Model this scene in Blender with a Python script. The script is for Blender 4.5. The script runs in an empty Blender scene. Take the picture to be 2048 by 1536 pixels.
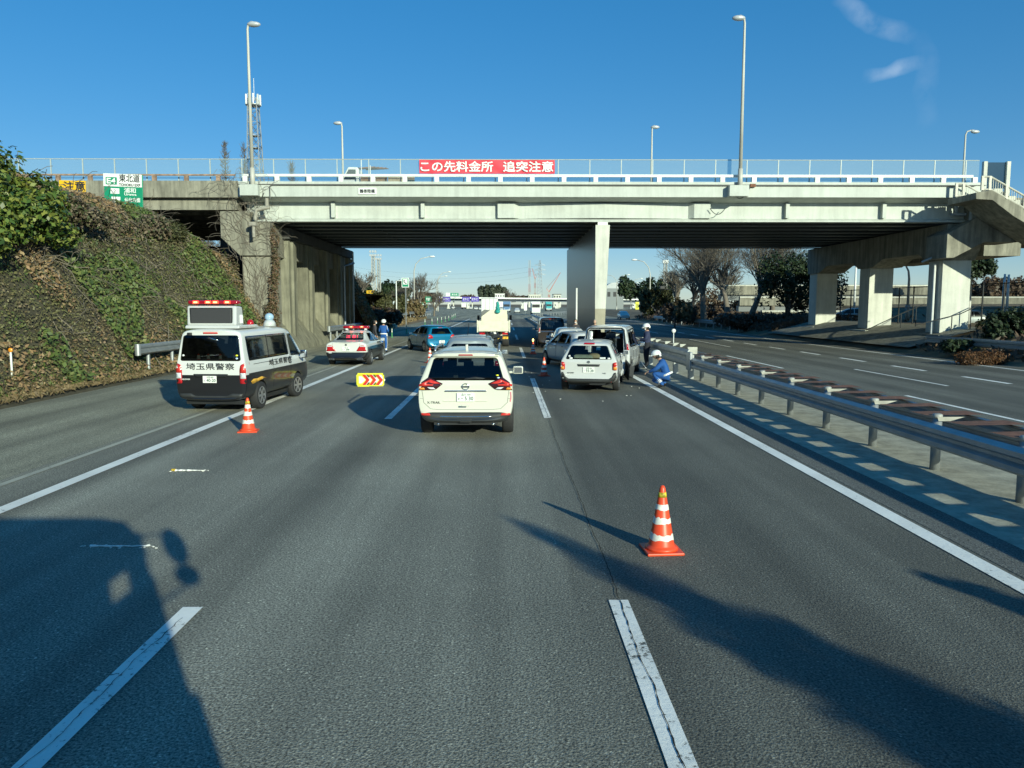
import bpy, bmesh, math, random
import numpy as np
from mathutils import Vector, Matrix, geometry
from mathutils.bvhtree import BVHTree
R = math.radians
rng = random.Random(7)
nrg = np.random.default_rng(7)
S = bpy.context.scene
COL = S.collection

# ------------------------------------------------------------------ camera, sky, sun, exposure
CAM_H, FPX, VPX, VPY = 2.5, 1538.0, 1009.0, 613.0          # read off the photograph (2048 px wide)
PITCH, YAW = math.atan((768 - VPY) / FPX), math.atan((1024 - VPX) / FPX)
cam_data = bpy.data.cameras.new('camera')
cam = bpy.data.objects.new('camera', cam_data)
COL.objects.link(cam)
cam.location = (0, 0, CAM_H)
cam.rotation_euler = (math.pi / 2 - PITCH, 0, -YAW)
cam_data.sensor_width = 36
cam_data.lens = FPX / 2048 * 36
cam_data.clip_start, cam_data.clip_end = 0.05, 8000
S.camera = cam
S.render.resolution_x, S.render.resolution_y = 1024, 768

SUN_EL, SUN_AZ = R(16.6), R(150.8)                          # azimuth clockwise from +Y (the way the road runs)
world = bpy.data.worlds.new('World')
S.world = world
world.use_nodes = True
wn, wl_ = world.node_tree.nodes, world.node_tree.links
bg = wn['Background']
sky = wn.new('ShaderNodeTexSky')
sky.sky_type = 'NISHITA'
sky.sun_disc = False
sky.sun_elevation, sky.sun_rotation = SUN_EL, SUN_AZ
sky.air_density, sky.dust_density, sky.ozone_density = 1.0, 0.0, 3.5
hs = wn.new('ShaderNodeHueSaturation')
hs.inputs['Saturation'].default_value = 1.44
cb = wn.new('ShaderNodeMixRGB')
cb.blend_type = 'MULTIPLY'
cb.inputs[0].default_value = 1.0
cb.inputs[2].default_value = (0.97, 1.11, 1.28, 1)
gm = wn.new('ShaderNodeGamma')
gm.inputs[1].default_value = 0.60
wl_.new(sky.outputs['Color'], gm.inputs[0])
wl_.new(gm.outputs[0], cb.inputs[1])
wl_.new(cb.outputs['Color'], hs.inputs['Color'])
def sky_wisps(col):                                          # two thin cirrus wisps high on the right
    L = wl_.new
    tc = wn.new('ShaderNodeTexCoord')
    no = wn.new('ShaderNodeTexNoise')
    no.inputs['Scale'].default_value, no.inputs['Detail'].default_value = 34, 9
    L(tc.outputs['Generated'], no.inputs['Vector'])
    no2 = wn.new('ShaderNodeTexNoise')
    no2.inputs['Scale'].default_value, no2.inputs['Detail'].default_value = 9, 3
    L(tc.outputs['Generated'], no2.inputs['Vector'])
    def mth(op, a, b=None):
        n = wn.new('ShaderNodeMath')
        n.operation = op
        n.use_clamp = op == 'SUBTRACT_C'
        for i, v in enumerate((a, b)):
            if v is None: continue
            if isinstance(v, (int, float)): n.inputs[i].default_value = v
            else: L(v, n.inputs[i])
        return n.outputs[0]
    total = None
    for p0, p1, w, k in (((1670, -10), (1830, 80), .010, .10), ((1725, 140), (1850, 132), .008, .12), ((1835, 60), (1860, 260), .010, .03)):
        a, b = ray(*p0).normalized(), ray(*p1).normalized()
        mid, ax = ((a + b) / 2).normalized(), (b - a).normalized()
        ac = mid.cross(ax).normalized()
        def dot(v):
            n = wn.new('ShaderNodeVectorMath')
            n.operation = 'DOT_PRODUCT'
            L(tc.outputs['Generated'], n.inputs[0])
            n.inputs[1].default_value = v
            return n.outputs['Value']
        u = mth('DIVIDE', mth('SUBTRACT', dot(ax), mid.dot(ax)), (b - a).length / 2)
        v = mth('ADD', dot(ac), mth('MULTIPLY', mth('SUBTRACT', no2.outputs['Fac'], .5), .05))
        v = mth('DIVIDE', v, w)
        fu = mth('MAXIMUM', mth('SUBTRACT', 1.0, mth('MULTIPLY', u, u)), 0.0)
        fv = mth('MAXIMUM', mth('SUBTRACT', 1.0, mth('MULTIPLY', v, v)), 0.0)
        f = mth('MULTIPLY', mth('MULTIPLY', fu, fv), mth('MULTIPLY', mth('MAXIMUM', mth('SUBTRACT', no.outputs['Fac'], .36), 0.0), 5.0 * k))
        f = mth('MULTIPLY', f, mth('GREATER_THAN', dot(mid), .5))
        total = f if total is None else mth('ADD', total, f)
    mx = wn.new('ShaderNodeMixRGB')
    L(total, mx.inputs[0])
    L(col, mx.inputs[1])
    mx.inputs[2].default_value = (6.5, 6.9, 7.0, 1)
    return mx.outputs[0]
SKY_COL = hs.outputs['Color']
bg.inputs['Strength'].default_value = 0.15
sun_d = bpy.data.lights.new('sun', 'SUN')
sun_d.energy, sun_d.angle, sun_d.color = 4.8, R(0.53), (0.90, 0.95, 0.74)
sun = bpy.data.objects.new('sun', sun_d)
COL.objects.link(sun)
to_sun = Vector((math.sin(SUN_AZ) * math.cos(SUN_EL), math.cos(SUN_AZ) * math.cos(SUN_EL), math.sin(SUN_EL)))
sun.rotation_euler = to_sun.to_track_quat('Z', 'Y').to_euler()
sun.location = (40, -60, 60)
S.view_settings.view_transform, S.view_settings.look = 'Standard', 'None'
S.view_settings.exposure, S.view_settings.gamma = 0.3, 1.0

# ------------------------------------------------------------------ where a pixel of the photograph lies in the place
def road_z(y):
    return 0.0 if y < 50 else 0.0033 * (y - 50)
CF = Vector((math.sin(YAW) * math.cos(PITCH), math.cos(YAW) * math.cos(PITCH), -math.sin(PITCH)))
CR = Vector((math.cos(YAW), -math.sin(YAW), 0))
CU = CR.cross(CF)
def ray(px, py):
    return (CF + CR * ((px - 1024) / FPX) + CU * ((768 - py) / FPX))
def at(px, py, y):                                           # the point of that pixel's sight line at road distance y
    d = ray(px, py)
    return Vector((0, 0, CAM_H)) + d * (y / d.y)
def gp(px, py, z=None):                                      # the point of the road under a pixel
    d = ray(px, py)
    zz = 0.0 if z is None else z
    for _ in range(12):
        t = (zz - CAM_H) / d.z
        if z is None:
            zz = road_z(d.y * t)
    return Vector((d.x * t, d.y * t, zz))

wl_.new(sky_wisps(SKY_COL), bg.inputs['Color'])

# ------------------------------------------------------------------ materials
MATS = {}
def pm(name, col, rough=0.5, metal=0.0, var=0.08, scale=6.0, bump=0.0, bscale=None, spec=0.5, coat=0.0, emit=None, es=0.0, stretch=None):
    if name in MATS:
        return MATS[name]
    m = bpy.data.materials.new(name)
    m.use_nodes = True
    n, l = m.node_tree.nodes, m.node_tree.links
    p = n['Principled BSDF']
    tc = n.new('ShaderNodeTexCoord')
    src = tc.outputs['Object']
    if stretch:
        mp = n.new('ShaderNodeMapping')
        mp.inputs['Scale'].default_value = stretch
        l.new(src, mp.inputs['Vector'])
        src = mp.outputs['Vector']
    no = n.new('ShaderNodeTexNoise')
    no.inputs['Scale'].default_value = scale
    no.inputs['Detail'].default_value = 6
    l.new(src, no.inputs['Vector'])
    rp = n.new('ShaderNodeValToRGB')
    rp.color_ramp.elements[0].position, rp.color_ramp.elements[1].position = 0.3, 0.7
    rp.color_ramp.elements[0].color = tuple(max(0, c * (1 - var)) for c in col) + (1,)
    rp.color_ramp.elements[1].color = tuple(min(1, c * (1 + var)) for c in col) + (1,)
    l.new(no.outputs['Fac'], rp.inputs['Fac'])
    l.new(rp.outputs['Color'], p.inputs['Base Color'])
    p.inputs['Roughness'].default_value = rough
    p.inputs['Metallic'].default_value = metal
    p.inputs['Specular IOR Level'].default_value = spec
    p.inputs['Coat Weight'].default_value = coat
    p.inputs['Coat Roughness'].default_value = 0.06
    if emit:
        p.inputs['Emission Color'].default_value = tuple(emit) + (1,)
        p.inputs['Emission Strength'].default_value = es
    if bump:
        b = n.new('ShaderNodeBump')
        b.inputs['Strength'].default_value = bump
        b.inputs['Distance'].default_value = 0.02
        n2 = n.new('ShaderNodeTexNoise')
        n2.inputs['Scale'].default_value = bscale or scale * 4
        n2.inputs['Detail'].default_value = 5
        l.new(src, n2.inputs['Vector'])
        l.new(n2.outputs['Fac'], b.inputs['Height'])
        l.new(b.outputs['Normal'], p.inputs['Normal'])
    MATS[name] = m
    return m

def N(m, kind, **kw):
    nd = m.node_tree.nodes.new(kind)
    for k, v in kw.items():
        if k in nd.inputs:
            nd.inputs[k].default_value = v
        else:
            setattr(nd, k, v)
    return nd
def math_node(m, op, a, b=None, clamp=False):
    nd = m.node_tree.nodes.new('ShaderNodeMath')
    nd.operation, nd.use_clamp = op, clamp
    for i, v in enumerate((a, b)):
        if v is None:
            continue
        if isinstance(v, (int, float)):
            nd.inputs[i].default_value = v
        else:
            m.node_tree.links.new(v, nd.inputs[i])
    return nd.outputs[0]
def mix_col(m, fac, a, b, mode='MIX'):
    nd = m.node_tree.nodes.new('ShaderNodeMixRGB')
    nd.blend_type = mode
    for i, v in enumerate((fac, a, b)):
        if isinstance(v, (int, float)):
            nd.inputs[i].default_value = v
        elif isinstance(v, tuple):
            nd.inputs[i].default_value = v + (1,)
        else:
            m.node_tree.links.new(v, nd.inputs[i])
    return nd.outputs[0]
def ramp(m, fac, stops):
    nd = m.node_tree.nodes.new('ShaderNodeValToRGB')
    cr = nd.color_ramp
    while len(cr.elements) < len(stops):
        cr.elements.new(0.5)
    for e, (p, c) in zip(cr.elements, stops):
        e.position = p
        e.color = (c, c, c, 1) if isinstance(c, (int, float)) else tuple(c) + (1,)
    m.node_tree.links.new(fac, nd.inputs[0])
    return nd.outputs[0]

def asphalt(name, base, lanes=True):
    m = pm(name, base, 0.85, var=0.0)
    nt, l = m.node_tree, m.node_tree.links
    p = nt.nodes['Principled BSDF']
    tc = N(m, 'ShaderNodeTexCoord')
    obj = tc.outputs['Object']
    fine = N(m, 'ShaderNodeTexNoise', Scale=55.0, Detail=3.0, Roughness=0.7)
    l.new(obj, fine.inputs['Vector'])
    vor = N(m, 'ShaderNodeTexVoronoi', Scale=70.0)
    l.new(obj, vor.inputs['Vector'])
    mp = N(m, 'ShaderNodeMapping')
    mp.inputs['Scale'].default_value = (1.1, 0.05, 1)
    l.new(obj, mp.inputs['Vector'])
    streak = N(m, 'ShaderNodeTexNoise', Scale=1.0, Detail=5.0)
    l.new(mp.outputs['Vector'], streak.inputs['Vector'])
    big = N(m, 'ShaderNodeTexNoise', Scale=0.35, Detail=4.0)
    l.new(obj, big.inputs['Vector'])
    f1 = ramp(m, fine.outputs['Fac'], [(0.36, 0.28), (0.62, 1.70)])
    f2 = ramp(m, vor.outputs['Color'], [(0.0, 0.7), (0.85, 1.1), (1.0, 2.3)])
    f3 = ramp(m, streak.outputs['Fac'], [(0.34, 0.66), (0.66, 1.25)])
    f4 = ramp(m, big.outputs['Fac'], [(0.3, 0.85), (0.7, 1.14)])
    c = mix_col(m, 1.0, base, f1, 'MULTIPLY')
    for f in (f2, f3, f4):
        c = mix_col(m, 1.0, c, f, 'MULTIPLY')
    if lanes:                                                # oil-dark strip in the middle of every lane
        sp = N(m, 'ShaderNodeSeparateXYZ')
        l.new(obj, sp.inputs[0])
        ph = math_node(m, 'MULTIPLY', math_node(m, 'ADD', sp.outputs['X'], 0.8), 2 * math.pi / 1.8)
        wv = math_node(m, 'MULTIPLY', math_node(m, 'COSINE', ph), 0.5)
        wv = math_node(m, 'ADD', wv, 0.5)
        lane = ramp(m, wv, [(0.0, 1.08), (1.0, 0.74)])
        old = N(m, 'ShaderNodeMapRange')                     # the right lane carries a younger, darker surface
        l.new(sp.outputs['X'], old.inputs['Value'])
        for k_, v_ in (('From Min', .85), ('From Max', 1.15), ('To Min', 1.08), ('To Max', .62)):
            old.inputs[k_].default_value = v_
        c = mix_col(m, 1.0, c, old.outputs[0], 'MULTIPLY')
        c = mix_col(m, 0.75, c, mix_col(m, 1.0, c, lane, 'MULTIPLY'))
    l.new(c, p.inputs['Base Color'])
    b = N(m, 'ShaderNodeBump', Strength=0.55, Distance=0.012)
    hh = mix_col(m, 0.5, fine.outputs['Fac'], vor.outputs['Distance'])
    l.new(hh, b.inputs['Height'])
    l.new(b.outputs['Normal'], p.inputs['Normal'])
    return m

def concrete(name, base, streaks=0.35, rough=0.85, scale=1.3):
    m = pm(name, base, rough, var=0.0)
    nt, l = m.node_tree, m.node_tree.links
    p = nt.nodes['Principled BSDF']
    obj = N(m, 'ShaderNodeTexCoord').outputs['Object']
    mp = N(m, 'ShaderNodeMapping')
    mp.inputs['Scale'].default_value = (2.2, 2.2, 0.22)
    l.new(obj, mp.inputs['Vector'])
    st = N(m, 'ShaderNodeTexNoise', Scale=1.4, Detail=8.0, Roughness=0.65)
    l.new(mp.outputs['Vector'], st.inputs['Vector'])
    bl = N(m, 'ShaderNodeTexNoise', Scale=scale, Detail=8.0, Roughness=0.62)
    l.new(obj, bl.inputs['Vector'])
    fi = N(m, 'ShaderNodeTexNoise', Scale=26.0, Detail=4.0)
    l.new(obj, fi.inputs['Vector'])
    c = mix_col(m, 1.0, base, ramp(m, st.outputs['Fac'], [(0.34, 1 - streaks), (0.6, 1.08)]), 'MULTIPLY')
    c = mix_col(m, 1.0, c, ramp(m, bl.outputs['Fac'], [(0.3, 1 - streaks * 0.6), (0.68, 1.1)]), 'MULTIPLY')
    c = mix_col(m, 1.0, c, ramp(m, fi.outputs['Fac'], [(0.3, 0.92), (0.7, 1.06)]), 'MULTIPLY')
    l.new(c, p.inputs['Base Color'])
    b = N(m, 'ShaderNodeBump', Strength=0.25, Distance=0.02)
    l.new(fi.outputs['Fac'], b.inputs['Height'])
    l.new(b.outputs['Normal'], p.inputs['Normal'])
    return m

def road_paint(name, base, wear=0.42, crack=False):
    m = pm(name, base, 0.7, var=0.0)
    nt, l = m.node_tree, m.node_tree.links
    p = nt.nodes['Principled BSDF']
    obj = N(m, 'ShaderNodeTexCoord').outputs['Object']
    n1 = N(m, 'ShaderNodeTexNoise', Scale=16.0, Detail=7.0, Roughness=0.75)
    l.new(obj, n1.inputs['Vector'])
    n2 = N(m, 'ShaderNodeTexNoise', Scale=1.2, Detail=3.0)
    l.new(obj, n2.inputs['Vector'])
    s = math_node(m, 'ADD', n1.outputs['Fac'], math_node(m, 'MULTIPLY', n2.outputs['Fac'], 0.35))
    f = ramp(m, s, [(wear, 0.0), (wear + 0.06, 1.0)])
    dirt = ramp(m, n2.outputs['Fac'], [(0.3, 0.82), (0.7, 1.05)])
    c = mix_col(m, f, (0.10, 0.10, 0.085), mix_col(m, 1.0, base, dirt, 'MULTIPLY'))
    l.new(c, p.inputs['Base Color'])
    b = N(m, 'ShaderNodeBump', Strength=0.5, Distance=0.012)
    l.new(n1.outputs['Fac'], b.inputs['Height'])
    l.new(b.outputs['Normal'], p.inputs['Normal'])
    return m

def leaf_mat(name, cols, patch=None, pscale=0.5, rough=0.55, thr=(0.42, 0.58)):
    m = pm(name, cols[0], rough, var=0.0, spec=0.3)
    nt, l = m.node_tree, m.node_tree.links
    p = nt.nodes['Principled BSDF']
    g = N(m, 'ShaderNodeNewGeometry')
    k = len(cols)
    c = ramp(m, g.outputs['Random Per Island'], [(i / max(1, k - 1), cc) for i, cc in enumerate(cols)])
    if patch:
        obj = N(m, 'ShaderNodeTexCoord').outputs['Object']
        no = N(m, 'ShaderNodeTexNoise', Scale=pscale, Detail=5.0, Roughness=0.6)
        l.new(obj, no.inputs['Vector'])
        c2 = ramp(m, g.outputs['Random Per Island'], [(i / max(1, len(patch) - 1), cc) for i, cc in enumerate(patch)])
        c = mix_col(m, ramp(m, no.outputs['Fac'], [(thr[0], 0.0), (thr[1], 1.0)]), c, c2)
    l.new(c, p.inputs['Base Color'])
    return m

def glass_mat(name, tint=0.16, rough=0.03):
    m = bpy.data.materials.new(name)
    m.use_nodes = True
    n, l = m.node_tree.nodes, m.node_tree.links
    out = n['Material Output']
    n.remove(n['Principled BSDF'])
    tr = n.new('ShaderNodeBsdfTransparent')
    tr.inputs[0].default_value = (tint * 0.92, tint * 1.02, tint, 1)
    gl = n.new('ShaderNodeBsdfGlossy')
    gl.inputs['Roughness'].default_value = rough
    gl.inputs['Color'].default_value = (0.9, 0.95, 1, 1)
    fr = n.new('ShaderNodeFresnel')
    fr.inputs[0].default_value = 1.5
    no = n.new('ShaderNodeTexNoise')
    no.inputs['Scale'].default_value = 3
    mx = n.new('ShaderNodeMixShader')
    l.new(fr.outputs[0], mx.inputs[0])
    l.new(tr.outputs[0], mx.inputs[1])
    l.new(gl.outputs[0], mx.inputs[2])
    l.new(mx.outputs[0], out.inputs[0])
    MATS[name] = m
    return m

def mesh_panel(name, col, cover):
    m = bpy.data.materials.new(name)
    m.use_nodes = True
    n, l = m.node_tree.nodes, m.node_tree.links
    p = n['Principled BSDF']
    p.inputs['Base Color'].default_value = col + (1,)
    p.inputs['Roughness'].default_value = 0.6
    tr = n.new('ShaderNodeBsdfTransparent')
    no = n.new('ShaderNodeTexNoise')
    no.inputs['Scale'].default_value = 40
    mx = n.new('ShaderNodeMixShader')
    mr = n.new('ShaderNodeMapRange')
    mr.inputs['To Min'].default_value, mr.inputs['To Max'].default_value = cover * 0.7, cover * 1.3
    l.new(no.outputs['Fac'], mr.inputs['Value'])
    l.new(mr.outputs[0], mx.inputs[0])
    l.new(tr.outputs[0], mx.inputs[1])
    l.new(p.outputs[0], mx.inputs[2])
    l.new(mx.outputs[0], n['Material Output'].inputs[0])
    return m

def two_tone(name, top, bottom, z_rear, z_side, y_rear):
    m = pm(name, top, 0.28, var=0.0, coat=0.6)
    l = m.node_tree.links
    p = m.node_tree.nodes['Principled BSDF']
    sp = N(m, 'ShaderNodeSeparateXYZ')
    l.new(N(m, 'ShaderNodeTexCoord').outputs['Object'], sp.inputs[0])
    isside = math_node(m, 'GREATER_THAN', sp.outputs['Y'], y_rear)
    lim = math_node(m, 'ADD', math_node(m, 'MULTIPLY', isside, z_side - z_rear), z_rear)
    up = math_node(m, 'GREATER_THAN', sp.outputs['Z'], lim)
    c = mix_col(m, up, bottom, top)
    l.new(c, p.inputs['Base Color'])
    return m

M_white = pm('white_car_paint', (0.54, 0.55, 0.535), 0.25, var=0.03, scale=2, coat=0.7)
M_pearl = pm('pearl_car_paint', (0.64, 0.635, 0.54), 0.26, var=0.03, scale=2, coat=0.7)
M_blue = pm('blue_car_paint', (0.006, 0.17, 0.32), 0.22, metal=0.25, var=0.05, coat=0.8)
M_brown = pm('brown_car_paint', (0.045, 0.035, 0.030), 0.25, metal=0.3, var=0.05, coat=0.8)
M_silver = pm('silver_car_paint', (0.42, 0.46, 0.45), 0.32, metal=0.35, var=0.1, scale=3, coat=0.4)
M_black = pm('black_plastic', (0.018, 0.019, 0.020), 0.45, var=0.15)
M_grey_plastic = pm('grey_plastic', (0.030, 0.032, 0.033), 0.55, var=0.1)
M_rubber = pm('tyre_rubber', (0.022, 0.022, 0.023), 0.8, var=0.2, scale=30)
M_alloy = pm('alloy_rim', (0.55, 0.56, 0.57), 0.3, metal=0.8, var=0.08)
M_chrome = pm('chrome', (0.75, 0.76, 0.78), 0.12, metal=1.0, var=0.03)
M_inside = pm('cabin_trim', (0.03, 0.031, 0.034), 0.8, var=0.2)
M_seat = pm('seat_cloth', (0.04, 0.042, 0.048), 0.9, var=0.2)
M_redlens = pm('red_lens', (0.45, 0.010, 0.015), 0.15, var=0.15, scale=30, coat=0.5)
M_reflred = pm('red_reflector', (0.62, 0.04, 0.03), 0.3, var=0.1, scale=40)
M_clearlens = pm('clear_lens', (0.65, 0.68, 0.70), 0.12, var=0.1, coat=0.5)
M_amber = pm('amber_lens', (0.85, 0.30, 0.05), 0.15, var=0.1, coat=0.5)
M_darklens = pm('dark_lens', (0.05, 0.012, 0.014), 0.12, var=0.1, coat=0.5)
M_plate = pm('number_plate', (0.78, 0.78, 0.74), 0.45, var=0.03)
M_plategreen = pm('plate_lettering', (0.03, 0.10, 0.07), 0.5, var=0.05)
M_ink = pm('black_lettering', (0.02, 0.022, 0.025), 0.5, var=0.05)
M_glass = glass_mat('car_glass', 0.55)
M_glassdark = glass_mat('privacy_glass', 0.16)
M_galv = pm('galvanised_steel', (0.36, 0.38, 0.385), 0.42, metal=0.55, var=0.14, scale=3, bump=0.05)
M_rust = pm('rusty_steel', (0.20, 0.085, 0.048), 0.85, var=0.35, scale=7, bump=0.2)
M_whitepaint = pm('white_painted_steel', (0.72, 0.73, 0.69), 0.45, var=0.07, scale=4)
M_pole = pm('lamp_pole_paint', (0.46, 0.45, 0.40), 0.5, var=0.15, scale=3, stretch=(1, 1, 0.2))
M_lamphead = pm('lamp_housing', (0.50, 0.52, 0.53), 0.35, metal=0.2, var=0.1)
M_cone = pm('orange_cone_plastic', (0.78, 0.075, 0.022), 0.4, var=0.10, scale=14)
M_conew = pm('worn_reflective_band', (0.76, 0.75, 0.68), 0.4, var=0.12, scale=30)
M_yellow = pm('yellow_paint', (0.80, 0.56, 0.03), 0.45, var=0.06)
M_lime = pm('fluorescent_yellow', (0.80, 0.80, 0.04), 0.45, var=0.06)
M_green = pm('sign_green', (0.008, 0.25, 0.13), 0.4, var=0.05)
M_signwhite = pm('sign_white', (0.78, 0.79, 0.76), 0.45, var=0.03)
M_purple = pm('sign_purple', (0.09, 0.06, 0.36), 0.4, var=0.05)
M_banner = pm('red_banner_cloth', (0.66, 0.045, 0.07), 0.65, var=0.12, scale=2.2)
M_redled = pm('lit_red_led', (0.6, 0.02, 0.01), 0.3, var=0.0, emit=(1.0, 0.05, 0.02), es=4.0)
M_hotled = pm('lit_red_lamp_core', (0.9, 0.2, 0.08), 0.3, var=0.0, emit=(1.0, 0.16, 0.06), es=9.0)
M_redcover = pm('red_beacon_cover', (0.32, 0.006, 0.018), 0.15, var=0.15, coat=0.5)
M_board = pm('dark_sign_panel', (0.040, 0.040, 0.043), 0.6, var=0.08, scale=40)
M_skin = pm('skin', (0.50, 0.30, 0.21), 0.55, var=0.06)
M_uniform = pm('blue_uniform', (0.012, 0.085, 0.30), 0.8, var=0.14, scale=9, bump=0.15)
M_navy = pm('navy_jacket', (0.022, 0.030, 0.075), 0.8, var=0.15, scale=9, bump=0.15)
M_darkcloth = pm('dark_jacket', (0.045, 0.043, 0.050), 0.85, var=0.15, scale=9)
M_trouser = pm('dark_trousers', (0.015, 0.016, 0.022), 0.85, var=0.15)
M_boot = pm('black_boots', (0.014, 0.014, 0.015), 0.5, var=0.1)
M_belt = pm('white_belt_leather', (0.72, 0.72, 0.70), 0.5, var=0.05)
M_helmet = pm('white_helmet_shell', (0.78, 0.78, 0.76), 0.25, var=0.03, coat=0.5)
M_hair = pm('black_hair', (0.015, 0.012, 0.011), 0.6, var=0.2)
M_greyhair = pm('grey_hair', (0.30, 0.27, 0.23), 0.7, var=0.15)
M_mask = pm('white_face_mask', (0.78, 0.78, 0.77), 0.8, var=0.04)
M_asph = asphalt('asphalt', (0.215, 0.210, 0.168))
M_asph2 = asphalt('shoulder_asphalt', (0.265, 0.255, 0.185), lanes=False)
M_asphdark = asphalt('gutter_asphalt', (0.12, 0.12, 0.105), lanes=False)
M_conc = concrete('weathered_concrete', (0.29, 0.275, 0.215), 0.5)
M_concbridge = concrete('white_painted_bridge', (0.47, 0.495, 0.45), 0.09, 0.6)
M_concmed = concrete('median_concrete', (0.42, 0.40, 0.31), 0.35, scale=2.0)
M_concwall = concrete('wall_concrete', (0.25, 0.24, 0.175), 0.45)
M_concrecess = concrete('shaded_recess_concrete', (0.075, 0.075, 0.07), 0.4)  # shade of the recess behind the buttresses is put into this darker base
M_concpier = concrete('pale_pier_concrete', (0.58, 0.58, 0.51), 0.13)
M_girder = pm('shade_grey_girder_paint', (0.11, 0.125, 0.13), 0.4, var=0.12, scale=1.0, stretch=(0.3, 2, 2))  # grey lowered so the colour itself deepens the shade under the deck
M_line = road_paint('white_road_paint', (0.92, 0.91, 0.84), 0.50)
M_linedash = road_paint('worn_white_road_paint', (0.90, 0.89, 0.82), 0.545)
M_linefaint = road_paint('faded_road_paint', (0.46, 0.45, 0.36), 0.52)
M_crack = pm('open_joint', (0.012, 0.012, 0.012), 0.95, var=0.2)
M_soil = pm('dry_soil', (0.065, 0.056, 0.034), 0.95, var=0.35, scale=1.2, bump=0.6)
M_grassdirt = pm('dry_verge', (0.17, 0.125, 0.07), 0.95, var=0.4, scale=0.8, bump=0.5)
M_bark = pm('grey_bark', (0.11, 0.09, 0.07), 0.9, var=0.3, scale=8, bump=0.3)
M_twig = pm('brown_twigs', (0.165, 0.14, 0.11), 0.9, var=0.3, scale=3)

# ------------------------------------------------------------------ objects
def put(name, me, parent=None):
    o = bpy.data.objects.new(name, me)
    COL.objects.link(o)
    if parent:
        o.parent = parent
    return o
def tag(o, label=None, cat=None, group=None, kind=None):
    if label: o['label'] = label
    if cat: o['category'] = cat
    if group: o['group'] = group
    if kind: o['kind'] = kind
    return o
def thing(name, label, cat, loc=(0, 0, 0), rot=0.0, group=None):
    o = put(name, None)
    o.location = loc
    o.rotation_euler = (0, 0, rot)
    return tag(o, label, cat, group)
def dup(root, loc=None, rot=None, label=None, group=None):
    def cp(o, par):
        c = o.copy()
        COL.objects.link(c)
        c.parent = par
        for ch in kids.get(o, ()):
            cp(ch, c)
        return c
    kids = {}
    stack = [root]
    while stack:
        o = stack.pop()
        kids[o] = list(o.children)
        stack += kids[o]
    r = cp(root, None)
    if loc is not None: r.location = loc
    if rot is not None: r.rotation_euler = (0, 0, rot)
    if label: r['label'] = label
    if group: r['group'] = group
    return r

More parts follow.
